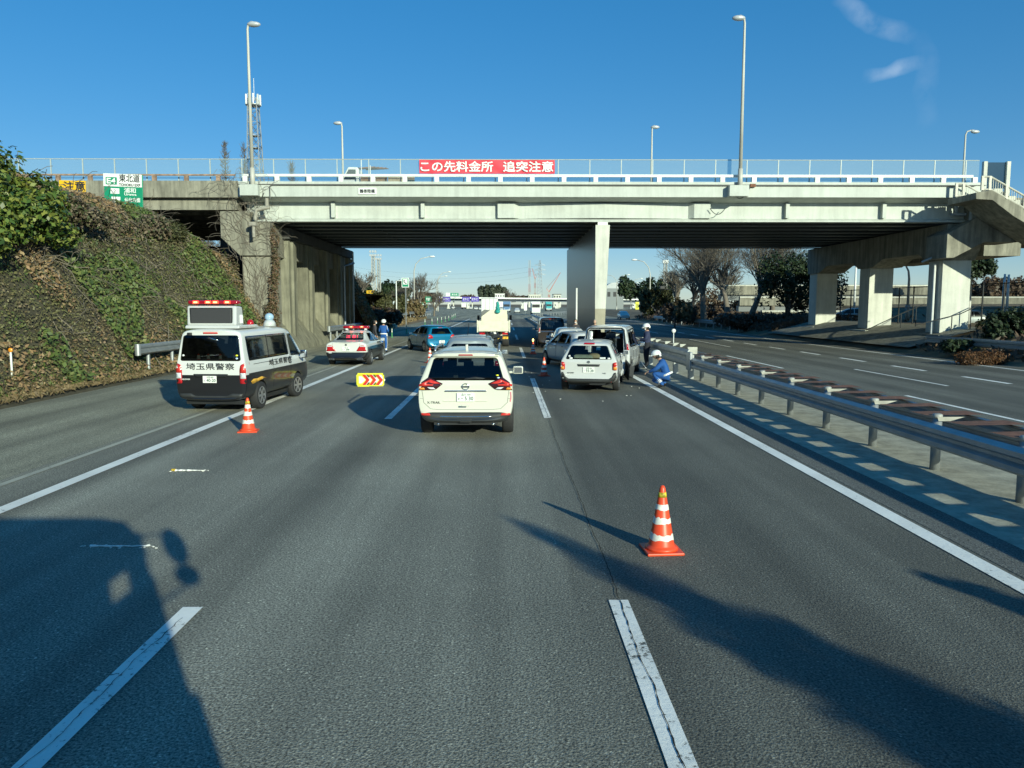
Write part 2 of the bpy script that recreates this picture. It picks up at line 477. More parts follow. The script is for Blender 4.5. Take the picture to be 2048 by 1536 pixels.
class MB:
    def __init__(s):
        s.v, s.f, s.mi = [], [], []
        s.cur = 0
    def add(s, vs, fs):
        k = len(s.v)
        s.v += [tuple(v) for v in vs]
        s.f += [tuple(i + k for i in f) for f in fs]
        s.mi += [s.cur] * len(fs)
        return s
    def box(s, c, d, rz=0.0, rx=0.0, ry=0.0, taper=1.0):
        m = Matrix.Rotation(rz, 3, 'Z') @ Matrix.Rotation(rx, 3, 'X') @ Matrix.Rotation(ry, 3, 'Y')
        vs = []
        for k in (-1, 1):
            t = taper if k > 0 else 1.0
            for i, j in ((-1, -1), (1, -1), (1, 1), (-1, 1)):
                vs.append(Vector(c) + m @ Vector((i * d[0] / 2 * t, j * d[1] / 2 * t, k * d[2] / 2)))
        return s.add(vs, [(3, 2, 1, 0), (4, 5, 6, 7), (0, 1, 5, 4), (1, 2, 6, 5), (2, 3, 7, 6), (3, 0, 4, 7)])
    def prism(s, poly, axis, a, b):                          # poly in the two other axes, extruded from a to b
        n = len(poly)
        def p(u, w, t):
            return {'x': (t, u, w), 'y': (u, t, w), 'z': (u, w, t)}[axis]
        vs = [p(u, w, a) for u, w in poly] + [p(u, w, b) for u, w in poly]
        fs = [tuple(range(n))[::-1], tuple(range(n, 2 * n))] + [(i, (i + 1) % n, n + (i + 1) % n, n + i) for i in range(n)]
        return s.add(vs, fs)
    def tube(s, pts, rad, n=8, cap=True):
        pts = [Vector(p) for p in pts]
        rad = rad if isinstance(rad, (list, tuple)) else [rad] * len(pts)
        vs, fs = [], []
        ref = None
        for i, p in enumerate(pts):
            d = (pts[min(i + 1, len(pts) - 1)] - pts[max(i - 1, 0)]).normalized()
            if ref is None:
                ref = d.orthogonal().normalized()
            ref = (ref - d * ref.dot(d))
            ref = ref.normalized() if ref.length > 1e-6 else d.orthogonal().normalized()
            q = d.cross(ref)
            for k in range(n):
                a = 2 * math.pi * k / n
                vs.append(p + (ref * math.cos(a) + q * math.sin(a)) * rad[i])
        for i in range(len(pts) - 1):
            for k in range(n):
                fs.append((i * n + k, i * n + (k + 1) % n, (i + 1) * n + (k + 1) % n, (i + 1) * n + k))
        if cap:
            fs += [tuple(range(n))[::-1], tuple(range((len(pts) - 1) * n, len(pts) * n))]
        return s.add(vs, fs)
    def lathe(s, prof, n=16, axis='z', c=(0, 0, 0)):         # prof: (radius, height)
        vs, fs = [], []
        for r, h in prof:
            for k in range(n):
                a = 2 * math.pi * k / n
                u, w = r * math.cos(a), r * math.sin(a)
                p = {'z': (u, w, h), 'x': (h, u, w), 'y': (u, h, w)}[axis]
                vs.append((p[0] + c[0], p[1] + c[1], p[2] + c[2]))
        for i in range(len(prof) - 1):
            for k in range(n):
                fs.append((i * n + k, i * n + (k + 1) % n, (i + 1) * n + (k + 1) % n, (i + 1) * n + k))
        fs += [tuple(range(n))[::-1], tuple(range((len(prof) - 1) * n, len(prof) * n))]
        return s.add(vs, fs)
    def ball(s, c, r, n=12, m=8):
        r = r if isinstance(r, (tuple, list)) else (r, r, r)
        prof = [(max(1e-4, math.sin(math.pi * i / m)), -math.cos(math.pi * i / m)) for i in range(m + 1)]
        t = MB().lathe(prof, n)
        return s.add([(c[0] + x * r[0], c[1] + y * r[1], c[2] + z * r[2]) for x, y, z in t.v], t.f)
    def sweep(s, prof, path, closed=True):                   # prof: (out, up) points, carried along a ground path
        vs, fs = [], []
        n = len(prof)
        pts = [Vector(p) for p in path]
        for i, p in enumerate(pts):
            d = pts[min(i + 1, len(pts) - 1)] - pts[max(i - 1, 0)]
            d.z = 0
            d.normalize()
            o = Vector((d.y, -d.x, 0))
            for u, w in prof:
                vs.append(p + o * u + Vector((0, 0, w)))
        for i in range(len(pts) - 1):
            for k in range(n if closed else n - 1):
                fs.append((i * n + k, i * n + (k + 1) % n, (i + 1) * n + (k + 1) % n, (i + 1) * n + k))
        if closed:
            fs += [tuple(range(n))[::-1], tuple(range((len(pts) - 1) * n, len(pts) * n))]
        return s.add(vs, fs)
    def build(s, name, mat, parent=None, smooth=False, bevel=0.0, world=False, seg=2, fix=True):
        me = bpy.data.meshes.new(name)
        vs = s.v
        if world and parent is not None:
            L = parent.location
            if abs(parent.rotation_euler.z) > 1e-9:
                im = (Matrix.Translation(L) @ Matrix.Rotation(parent.rotation_euler.z, 4, 'Z')).inverted()
                vs = [tuple(im @ Vector(v)) for v in vs]
            else:
                vs = [(x - L.x, y - L.y, z - L.z) for x, y, z in vs]
        me.from_pydata(vs, [], s.f)
        mats = mat if isinstance(mat, (list, tuple)) else [mat]
        for m in mats:
            me.materials.append(m)
        if len(mats) > 1:
            me.polygons.foreach_set('material_index', s.mi)
        if fix or bevel:
            bm = bmesh.new()
            bm.from_mesh(me)
            bmesh.ops.recalc_face_normals(bm, faces=bm.faces)
            if bevel:
                es = [e for e in bm.edges if len(e.link_faces) == 2 and e.calc_face_angle(0) > 0.6]
                bmesh.ops.bevel(bm, geom=es, offset=bevel, segments=seg, affect='EDGES', profile=0.5, clamp_overlap=True)
            bm.to_mesh(me)
            bm.free()
        if smooth:
            me.polygons.foreach_set('use_smooth', [True] * len(me.polygons))
        me.update()
        o = put(name, me, parent)
        return o

def evaluated(o):
    dg = bpy.context.evaluated_depsgraph_get()
    dg.update()
    return bpy.data.meshes.new_from_object(o.evaluated_get(dg))

def text(body, size, mat, name, parent, loc, rot=(math.pi / 2, 0, 0), width=None, bold=0.0, ext=0.003):
    c = bpy.data.curves.new('lettering', 'FONT')
    c.body, c.size, c.extrude = body, size, ext
    c.align_x, c.align_y, c.resolution_u = 'CENTER', 'CENTER', 3
    o = put('lettering', c)
    me0 = evaluated(o)
    bpy.data.objects.remove(o)
    bpy.data.curves.remove(c)
    co = np.empty(len(me0.vertices) * 3)
    me0.vertices.foreach_get('co', co)
    co = co.reshape(-1, 3)
    w = co[:, 0].max() - co[:, 0].min()
    co[:, 0] -= (co[:, 0].max() + co[:, 0].min()) / 2
    if width:
        co[:, 0] *= width / w
    co[:, 1] -= (co[:, 1].max() + co[:, 1].min()) / 2
    faces = [tuple(p.vertices) for p in me0.polygons]
    m = MB()
    m.add([tuple(v) for v in co], faces)
    if bold > 0:                                             # thicker strokes: the glyphs set again beside themselves
        for k in range(8):
            a = k * math.pi / 4
            m.add([(v[0] + bold * math.cos(a), v[1] + bold * math.sin(a), v[2] - .0003 * (k + 1)) for v in co], faces)
    t = m.build(name, mat, parent, fix=False)
    bpy.data.meshes.remove(me0)
    t.location, t.rotation_euler = loc, rot
    return t

ORD = ['nearest', 'second', 'third', 'fourth', 'fifth', 'sixth', 'seventh', 'eighth', 'ninth', 'tenth', 'eleventh', 'twelfth']

# ------------------------------------------------------------------ ground, roads, markings
def strip(name, xs, ys, dz, mat, kind='structure', zfun=None):
    v, f = [], []
    zf = zfun or (lambda x, y: road_z(y) + dz)
    for y in ys:
        for x in xs:
            v.append((x, y, zf(x, y)))
    n = len(xs)
    for j in range(len(ys) - 1):
        for i in range(n - 1):
            f.append((j * n + i, j * n + i + 1, (j + 1) * n + i + 1, (j + 1) * n + i))
    m = MB().add(v, f)
    return tag(m.build(name, mat, fix=False), kind=kind)
YS = [-70, -20, 0, 20, 50, 80, 110, 140, 170, 200, 240, 300, 380, 470, 600]
strip('ground', [-1500, -300, -60, -12, 0, 22, 60, 300, 1500], [-120] + YS[1:] + [900, 1500, 4000], -0.06, M_grassdirt)
strip('road', [-12.4, -6.5, 0, 4.9], [-70, -20, 0, 20, 50, 80, 110, 140], 0.0, M_asph)
strip('road_shoulder', [-12.4, -7.3], [-70, -20, 0, 20, 50, 80, 110], 0.004, M_asph2)
strip('gutter', [4.80, 5.35], [-70, -20, 0, 20, 50], 0.004, M_asphdark)
strip('opposite_road', [7.8, 12, 16, 21.6], [-70, -20, 0, 20, 50, 80, 110, 140], 0.0, M_asph)
strip('median_floor', [4.88, 6.2, 7.82], [-70, -20, 0, 20, 50, 80, 110, 140], -0.012, M_concmed)
strip('toll_plaza', [-62, -30, 0, 30, 95], [138, 170, 200, 240, 300, 380, 470, 600], 0.012, M_asph2)

def bands(name, mat, rects, dz=0.008):
    m = MB()
    for x0, x1, y0, y1 in rects:
        n = max(1, int((y1 - y0) / 30))
        for k in range(n):
            a, b = y0 + (y1 - y0) * k / n, y0 + (y1 - y0) * (k + 1) / n
            m.add([(x0, a, road_z(a) + dz), (x1, a, road_z(a) + dz), (x1, b, road_z(b) + dz), (x0, b, road_z(b) + dz)], [(0, 1, 2, 3)])
    return tag(m.build(name, mat, fix=False), kind='structure')
bands('edge_line', M_line, [(-6.31, -6.10, -60, 138), (4.52, 4.73, -60, 160)])
dash = []
for x, first in ((-2.60, (2.4, 6.22)), (0.97, (0.2, 6.34))):
    dash.append((x - .083, x + .083, -3, first[1]))
y0s = [17.1, 37.4, 57.6, 78.5, 99, 119]
for k, y in enumerate(y0s):
    for x in (-2.60, 0.97):
        dash.append((x - .083, x + .083, y - (0.0 if x > 0 else 0.1), y + 9.6 - 0.6 * k * 0.3))
bands('lane_line', M_linedash, dash)
bands('faded_line', M_linefaint, [(-7.14, -7.02, -40, 110)])
opp = [(20.2, 20.36, -40, 140), (7.98, 8.12, -40, 140)]
for a, b in ((13.0, 21.4), (31, 39), (50, 58), (70, 78), (90, 98)):
    opp.append((11.23, 11.37, a, b))
for a, b in ((24.0, 30.5), (47.5, 58), (70, 78), (90, 98)):
    opp.append((13.93, 14.05, a, b))
y = 19.6
while y < 75:
    opp.append((16.3, 16.5, y, y + 2.6))
    y += 5.05
bands('opposite_lane_line', M_line, opp)
def jagged(name, x, ya, yb, w, dz, step=0.035, amp=0.012):
    m = MB()
    v, f = [], []
    yy, dx = ya, 0.0
    while yy < yb:
        dx = dx * 0.92 + rng.uniform(-amp, amp)
        ww = w * rng.uniform(0.35, 1.3)
        v += [(x + dx - ww, yy, dz), (x + dx + ww, yy, dz)]
        yy += step * (1 + max(0, yy) * 0.08)
    for i in range(len(v) // 2 - 1):
        f.append((2 * i, 2 * i + 1, 2 * i + 3, 2 * i + 2))
    return tag(m.add(v, f).build(name, M_crack, fix=False), kind='structure')
jagged('road_joint', 0.985, 2.2, 36, 0.0045, 0.0125, amp=0.006)
jagged('road_crack', -2.61, 2.2, 6.0, 0.0028, 0.0125, amp=0.010)

# ------------------------------------------------------------------ left embankment and verges
def smooth(a, b, t):
    t = min(1, max(0, (t - a) / (b - a)))
    return t * t * (3 - 2 * t)
def vnoise(x, y, s=1.0, seed=0):
    def h(i, j):
        n = (i * 374761393 + j * 668265263 + seed * 982451653) & 0xffffffff
        n = ((n ^ (n >> 13)) * 1274126177) & 0xffffffff
        return (n & 0xffff) / 65535.0
    x, y = x / s, y / s
    i, j = math.floor(x), math.floor(y)
    u, w = x - i, y - j
    u, w = u * u * (3 - 2 * u), w * w * (3 - 2 * w)
    return (h(i, j) * (1 - u) + h(i + 1, j) * u) * (1 - w) + (h(i, j + 1) * (1 - u) + h(i + 1, j + 1) * u) * w
def emb(x, y):                                               # height of the bank left of the near road
    toe = -12.25 + 0.35 * smooth(36, 43, y)
    d = toe - x
    if d < 0:
        return -0.05
    crest = 7.35 - 1.6 * smooth(38.5, 43.5, y) + 0.3 * (vnoise(y, 3, 5) - .5)
    base = 0.12 + 0.5 * smooth(0, 1.0, d) * smooth(25, 42, y)
    slope = 1.5
    z = base + slope * max(0, d - 0.7) * smooth(0.0, 1.6, d)
    z += (vnoise(x, y, 1.9, 1) - .5) * 0.95 * smooth(0.6, 2.5, d) + (vnoise(x, y, .6, 2) - .5) * 0.2 * smooth(0.6, 2, d)
    soft = 1.2
    if z > crest - soft:
        z = crest - soft + soft * (1 - math.exp(-(z - crest + soft) / soft))
    return z
xs = [-12.2 - 0.28 * i for i in range(30)] + [-22 - i * 2.5 for i in range(9)]
ys = [2 + 0.5 * i for i in range(84)]
def sheet(name, xs, ys, fn, mat, kind='structure'):
    v = [(x, y, fn(x, y)) for y in ys for x in xs]
    n = len(xs)
    f = [(j * n + i, j * n + i + 1, (j + 1) * n + i + 1, (j + 1) * n + i) for j in range(len(ys) - 1) for i in range(n - 1)]
    return tag(MB().add(v, f).build(name, mat, smooth=True), kind=kind)
sheet('bank', xs, ys, emb, M_soil)

def leaf_quads(pts, nrm, size, jitter, aspect=0.7, droop=0.0):
    """quads of leaf size at the points, facing roughly along nrm"""
    n = len(pts)
    pts, nrm = np.asarray(pts, float), np.asarray(nrm, float)
    nn = nrm + nrg.normal(0, jitter, (n, 3))
    nn /= np.linalg.norm(nn, axis=1)[:, None] + 1e-9
    a = np.cross(nn, nrg.normal(0, 1, (n, 3)))
    a /= np.linalg.norm(a, axis=1)[:, None] + 1e-9
    b = np.cross(nn, a)
    sz = size * nrg.uniform(0.55, 1.45, (n, 1)) / 2
    a, b = a * sz, b * sz * aspect
    v = np.stack([pts - a, pts - b * .9 - a * .1, pts + a, pts + b * .9 - a * .1], 1).reshape(-1, 3)
    return v
def quad_mesh(name, v, mat, parent=None, loc=None):
    n = len(v) // 4
    me = bpy.data.meshes.new(name)
    if parent is not None:
        v = v - np.array(parent.location)
    me.vertices.add(4 * n)
    me.vertices.foreach_set('co', v.ravel().astype(np.float32))
    me.loops.add(4 * n)
    me.loops.foreach_set('vertex_index', np.arange(4 * n, dtype=np.int32))
    me.polygons.add(n)
    me.polygons.foreach_set('loop_start', np.arange(0, 4 * n, 4, dtype=np.int32))
    me.update(calc_edges=True)
    me.materials.append(mat)
    return put(name, me, parent)

IVY_G = [(0.040, 0.065, 0.018), (0.065, 0.10, 0.022), (0.10, 0.135, 0.030), (0.14, 0.135, 0.045), (0.19, 0.155, 0.075), (0.075, 0.095, 0.034)]
IVY_B = [(0.12, 0.09, 0.05), (0.17, 0.125, 0.07), (0.23, 0.17, 0.10), (0.11, 0.10, 0.05), (0.09, 0.095, 0.04), (0.15, 0.13, 0.07)]
M_ivy = leaf_mat('ivy_leaves', IVY_G, IVY_B, 0.38, thr=(0.46, 0.62))
M_vine = leaf_mat('dead_vine_leaves', [(0.11, 0.085, 0.055), (0.18, 0.135, 0.085), (0.25, 0.19, 0.12), (0.08, 0.08, 0.035)], [(0.04, 0.065, 0.02), (0.08, 0.10, 0.03), (0.13, 0.11, 0.06)], 0.5, thr=(0.46, 0.58))
M_bush = leaf_mat('glossy_green_leaves', [(0.02, 0.045, 0.010), (0.05, 0.095, 0.018), (0.11, 0.155, 0.028), (0.19, 0.20, 0.04), (0.03, 0.06, 0.014)], None, rough=0.4)
M_everg = leaf_mat('dark_evergreen_leaves', [(0.010, 0.020, 0.010), (0.022, 0.038, 0.016), (0.036, 0.055, 0.022), (0.015, 0.028, 0.012)])
M_olive = leaf_mat('olive_leaves', [(0.035, 0.045, 0.016), (0.06, 0.065, 0.024), (0.085, 0.08, 0.035), (0.05, 0.05, 0.02)])
M_brownleaf = leaf_mat('brown_leaves', [(0.07, 0.045, 0.03), (0.11, 0.07, 0.045), (0.14, 0.095, 0.06), (0.05, 0.04, 0.025)])
M_straw = leaf_mat('dry_grass', [(0.16, 0.11, 0.055), (0.22, 0.16, 0.08), (0.12, 0.085, 0.045), (0.09, 0.085, 0.035)])
M_rustleaf = leaf_mat('rust_brown_leaves', [(0.10, 0.045, 0.016), (0.14, 0.062, 0.022), (0.06, 0.03, 0.014), (0.08, 0.05, 0.02)])

pts, nr = [], []
dead, dn = [], []
while len(pts) < 130000:
    d = rng.uniform(0.5, 8.5)
    y = rng.uniform(3, 43.6)
    x = -12.25 - d
    z = emb(x, y)
    e = 0.15
    nv = Vector((-(emb(x + e, y) - z) / e, -(emb(x, y + e) - z) / e, 1)).normalized()
    if d < 1.2 and rng.random() > d / 1.2:
        continue
    p = (x + nv.x * rng.uniform(0, .14), y + nv.y * rng.uniform(0, .14), z + rng.uniform(0.0, .16))
    up = smooth(4.3, 5.5, z + 1.5 * (vnoise(x, y, 1.6, 5) - .5)) * smooth(23, 27, y) * (1 - .7 * smooth(36, 39, y))
    if rng.random() < up * 0.8:
        dead.append(p)
        dn.append(nv)
    else:
        pts.append(p)
        nr.append(nv)
q = leaf_quads(pts, nr, 0.088, 0.5, 0.6)
tag(quad_mesh('ivy', q, M_ivy), kind='stuff', label='green and brown ivy covering the bank')
q = leaf_quads(dead, dn, 0.15, 0.8, 0.45)
tag(quad_mesh('dead_vines', q, M_vine), kind='stuff')
pts, nr = [], []                                             # fresher, larger-leaved clumps and dry litter patches in it
lit, ln_ = [], []
while len(pts) < 9000:
    y = rng.uniform(14, 43)
    d = rng.uniform(.6, 6.0)
    x = -12.25 - d
    q_ = vnoise(x * 1.0, y * .8, 1.7, 31)
    z = emb(x, y)
    if q_ > .66:
        pts.append((x + rng.uniform(.02, .22), y, z + rng.uniform(.05, .30)))
        nr.append((.75, -.35, .6))
    elif q_ < .27 or (d < 1.6 and rng.random() < .25):
        if len(lit) < 9000:
            lit.append((x + rng.uniform(.02, .16), y, z + rng.uniform(.05, .20)))
            ln_.append((.75, -.35, .6))
tag(quad_mesh('ivy', leaf_quads(pts, nr, .15, .6), leaf_mat('fresh_ivy_leaves', [(.04, .065, .02), (.065, .10, .026), (.10, .135, .035), (.15, .155, .05)])), kind='stuff')
tag(quad_mesh('leaf_litter', leaf_quads(lit, ln_, .13, .7, .6), leaf_mat('dry_leaf_litter', [(.20, .12, .06), (.28, .18, .09), (.14, .09, .05), (.33, .24, .13)])), kind='stuff')
tw = MB()
for _ in range(560):                                         # bare tangled stems over the upper bank
    y = rng.uniform(24, 43)
    x = -12.25 - (rng.uniform(2.6, 6.2) if _ < 420 else rng.uniform(.8, 3))
    p = Vector((x, y, emb(x, y) + 0.1))
    dv = Vector((rng.uniform(-.3, .5), rng.uniform(-1, 1), rng.uniform(-.7, .5))).normalized()
    ps = [p.copy()]
    for _k in range(5):
        dv = (dv + Vector((rng.uniform(-.5, .6), rng.uniform(-.6, .6), rng.uniform(-.6, .35)))).normalized()
        p = p + dv * rng.uniform(.15, .35)
        p.z = max(p.z, emb(p.x, p.y) + rng.uniform(.05, .3))
        ps.append(p.copy())
    tw.tube(ps, 0.012, 3, False)
tag(tw.build('bare_vine_stems', M_twig, fix=False), kind='stuff')
# dry grass along the foot of the bank
pts, nr = [], []
for _ in range(14000):
    y = rng.uniform(9, 43)
    x = -12.25 - abs(rng.gauss(0, .85))
    pts.append((x, y, max(0, emb(x, y)) + rng.uniform(.02, .10)))
    nr.append((rng.uniform(-.6, .8), rng.uniform(-1, .2), .5))
tag(quad_mesh('dry_grass', leaf_quads(pts, nr, .15, .5, .3), M_straw), kind='stuff')

# ------------------------------------------------------------------ plants
def crown_pts(blobs, n, gap=0.35, seed=0, shell=0.55):
    """points through lumpy ellipsoids: (x, y, z, rx, ry, rz) in world metres"""
    out = []
    vol = [b[3] * b[4] * b[5] for b in blobs]
    tot = sum(vol)
    for b, w in zip(blobs, vol):
        k = int(n * w / tot)
        c = 0
        while c < k:
            v = Vector((rng.gauss(0, 1), rng.gauss(0, 1), rng.gauss(0, 1))).normalized()
            r = (shell + (1 - shell) * rng.random()) if rng.random() < .8 else rng.random()
            bump = 0.78 + 0.44 * vnoise(v.x * 3 + b[0], v.y * 3 + v.z * 2.2 + b[1], .8, seed)
            p = Vector((b[0] + v.x * r * bump * b[3], b[1] + v.y * r * bump * b[4], b[2] + v.z * r * bump * b[5]))
            c += 1
            if vnoise(p.x + p.z * .6, p.y - p.z * .5, .25 * min(b[3], b[5]) + .2, seed + 3) < gap:
                continue
            out.append((p, v))
    return out
def leafy(name, label, cat, base, blobs, n, leaf, mat, trunk=None, group=None, gap=.33, trunk_mat=None, limbs=5):
    t = thing(name, label, cat, base, 0, group)
    cp = crown_pts(blobs, n, gap, seed=int(abs(base[0] * 7 + base[1])))
    quad_mesh('crown', leaf_quads([p for p, v in cp], [v + Vector((0, 0, .4)) for p, v in cp], leaf, .6), mat, t)
    tr = MB()
    r = trunk or 0.12
    top = max(blobs, key=lambda b: b[2])
    tr.tube([base, (base[0], base[1], base[2] * .5 + top[2] * .5), (top[0], top[1], top[2])], [r, r * .7, r * .25], 8)
    for b in blobs[:limbs]:
        tr.tube([(base[0], base[1], base[2] * .7 + b[2] * .3), ((base[0] + b[0]) / 2, (base[1] + b[1]) / 2, b[2] * .8 + base[2] * .2), (b[0], b[1], b[2])], [r * .5, r * .35, r * .12], 6)
    tr.build('trunk', trunk_mat or M_bark, t, True, world=True)
    return t
def bare_tree(name, label, base, h, spread, mat=None, trunk_r=.3, seed=1, depth=5, group=None, vase=1.0, fine=1.0, first=.18):
    rg = random.Random(seed)
    t = thing(name, label, 'tree', base, 0, group)
    tr, cr = MB(), MB()
    def grow(p, d, ln, r, lev):
        ps, rs = [p.copy()], [r]
        k = 3 if lev < 2 else 2
        for i in range(k):
            d = (d + Vector((rg.uniform(-.16, .16), rg.uniform(-.16, .16), rg.uniform(-.03, .12)))).normalized()
            p = p + d * ln / k
            ps.append(p.copy())
            rs.append(r * (1 - .45 * (i + 1) / k))
        (tr if lev < 2 else cr).tube(ps, rs, 7 if lev < 2 else (4 if lev < 4 else 3), False)
        if lev >= depth:
            return
        nb = rg.choice((3, 4)) if lev else rg.choice((5, 6))
        for i in range(nb):
            a = 2 * math.pi * (i + rg.random() * .7) / nb
            tilt = rg.uniform(.25, .62) * spread
            o = d.orthogonal().normalized()
            o = Matrix.Rotation(a, 3, d) @ o
            nd = (d * math.cos(tilt) + o * math.sin(tilt) + Vector((0, 0, .12 * vase))).normalized()
            st = ps[-1] if (lev == 0 or rg.random() < .6) else ps[1]
            grow(st.copy(), nd, ln * rg.uniform(.62, .85), max(.006 * fine, r * .52), lev + 1)
    ln0 = h * first
    grow(Vector((0, 0, 0)), Vector((0, 0, 1)), ln0, trunk_r, 0)
    zmax = max(v[2] for v in cr.v)
    k = h / zmax
    for b in (tr, cr):
        b.v = [(x * k, y * k, z * k) for x, y, z in b.v]
    tr.build('trunk', mat or M_bark, t, True, fix=False)
    cr.build('crown', mat or M_twig, t, True, fix=False)
    return t

# big leafy shrub on top of the bank, near edge of the frame
leafy('evergreen_bush', 'large bright green leafy bush on top of the bank at the left edge', 'bush', (-15.6, 24.2, 4.2),
      [(-15.4, 23.6, 5.0, 1.0, 1.3, 1.0), (-16.4, 24.6, 6.3, 1.3, 1.4, 1.2), (-15.0, 25.2, 5.4, .9, 1.3, .9), (-15.6, 26.2, 6.1, 1.1, 1.4, .9), (-17.5, 26.0, 7.0, 1.4, 1.5, 1.1), (-14.9, 22.3, 4.4, .8, 1.0, .6), (-14.9, 26.4, 4.9, .6, .8, .5)], 15000, .17, M_bush, .10, gap=.27)
leafy('dry_shrub', 'brown leafless-looking shrub beside the concrete column under the side span', 'shrub', (-16.9, 45.5, 4.2),
      [(-17.0, 45.5, 5.2, 1.4, 1.2, .8), (-15.6, 45.2, 4.6, 1.1, 1.0, .8), (-18.2, 46, 5.4, 1.2, 1.2, .7)], 5000, .11, M_brownleaf, .06)
leafy('climbing_vine', 'reddish brown climbing vine hanging beside the drain pipe of the concrete column', 'vine', (-12.55, 42.45, 1.0),
      [(-12.5, 42.55, 6.2, .30, .35, .8), (-12.45, 42.45, 4.8, .26, .3, 1.2), (-12.6, 42.4, 3.2, .32, .3, 1.4), (-12.7, 42.3, 1.8, .5, .45, 1.0)], 5200, .10, leaf_mat('vine_leaves', [(0.14, .085, .05), (.20, .12, .075), (.10, .08, .04), (.06, .07, .025)]), .05, gap=.2)

M_vinemass = leaf_mat('brown_vine_mass', [(.085, .065, .045), (.14, .105, .07), (.20, .155, .10), (.06, .065, .03), (.05, .07, .022)])
for k, (px0, px1, py0, py1, y, mt, lab) in enumerate(((112, 185, 384, 470, 29.5, 'v', 'brown tangled vine mound on the bank right beside the bright green bush'), (165, 245, 404, 500, 33, 'v', 'brown tangled vine mound on the bank below the yellow warning sign'), (235, 318, 418, 505, 36, 'v', 'brown and green vine mound on the bank below the route sign'),
        (300, 362, 430, 500, 38.5, 'o', 'dark olive shrub at the right end of the bank crest'), (340, 430, 490, 560, 42, 'v', 'brown drooping scrub below the left side span'), (405, 480, 505, 585, 43.2, 'v', 'brown scrub right in front of the weathered column'))):
    a, b = at(px0, py0, y), at(px1, py1, y)
    W, H = b.x - a.x, a.z - b.z
    cx = (a.x + b.x) / 2
    rg_ = random.Random(90 + k)
    bl = [(cx + rg_.uniform(-.35, .35) * W, y + rg_.uniform(-.9, .9), (a.z + b.z) / 2 + rg_.uniform(-.22, .2) * H, W * rg_.uniform(.3, .42), 1.1, H * rg_.uniform(.26, .36)) for _ in range(5)]
    leafy('bank_shrub', lab, 'shrub', (cx, y, b.z), bl, 5200, .13, M_vinemass if mt == 'v' else M_olive, .05, 'shrubs along the top of the bank', gap=.3)

# ------------------------------------------------------------------ overpass
BD, BF = 42.0, 63.0                                          # near and far edge of the bridge, metres along the road
def bz(py): return CAM_H + (VPY - py) * BD / FPX
def bx(px): return (px - VPX) * BD / FPX
br = thing('overpass_bridge', 'white painted road bridge crossing over the whole motorway', 'bridge', (0, BD, 0))
XL, XR = -14.2, 25.9
m = MB()
m.prism([(BD, 8.34), (BD, 9.14), (BD + .28, 9.14), (BD + .28, 8.60), (BF - .28, 8.60), (BF - .28, 9.14), (BF, 9.14), (BF, 8.34), (BF - 1.1, 8.16), (BD + 1.1, 8.16)], 'x', XL, XR)
m.build('deck', M_concbridge, br, world=True, bevel=.012)
m = MB()                                                     # thin ledge line and conduit along the fascia
m.box(((XL + XR) / 2, BD - .03, 8.985), (XR - XL, .05, .03))
m.tube([(XL + 1.7, BD - .06, 8.2), (XL + 1.7, BD - .06, 8.86), (XL + 1.85, BD - .06, 8.945), (25.3, BD - .06, 8.945)], .028, 6)
m.build('conduit', pm('conduit_grey', (0.10, 0.10, 0.095), .6), br, world=True)
m = MB()
m.box(((XL + XR - .4) / 2, BD + .14, 9.475), (XR - XL - .9, .14, .13))
m.box(((XL + XR - .4) / 2, BF - .14, 9.475), (XR - XL - .9, .14, .13))
k = 0
postx = []
x = XL + .35
while x < XR - .5:
    postx.append(x)
    x += 1.705
for x in postx:
    m.box((x, BD + .15, 9.275), (.24, .18, .29))
    m.box((x + .4, BF - .15, 9.275), (.2, .18, .29))
m.build('bridge_railing', M_whitepaint, br, world=True)
fm = MB()
fp = MB()
fx0 = -40.0
x = -38.0
while x < XR - .1:
    fp.box((x, BD + .52, 9.5), (.05, .05, 1.8))
    x += 1.705
fp.tube([(-38, BD + .52, 10.39), (XR - .1, BD + .52, 10.39)], .024, 6)
fp.build('fence_posts', pm('fence_blue_grey', (.40, .45, .44), .5), br, world=True)
fm.add([(-38, BD + .50, 9.16), (XR - .1, BD + .50, 9.16), (XR - .1, BD + .50, 10.37), (-38, BD + .50, 10.37)], [(0, 1, 2, 3)])
fm.build('fence_mesh', mesh_panel('wire_mesh', (.30, .40, .42), .28), br, world=True, fix=False)
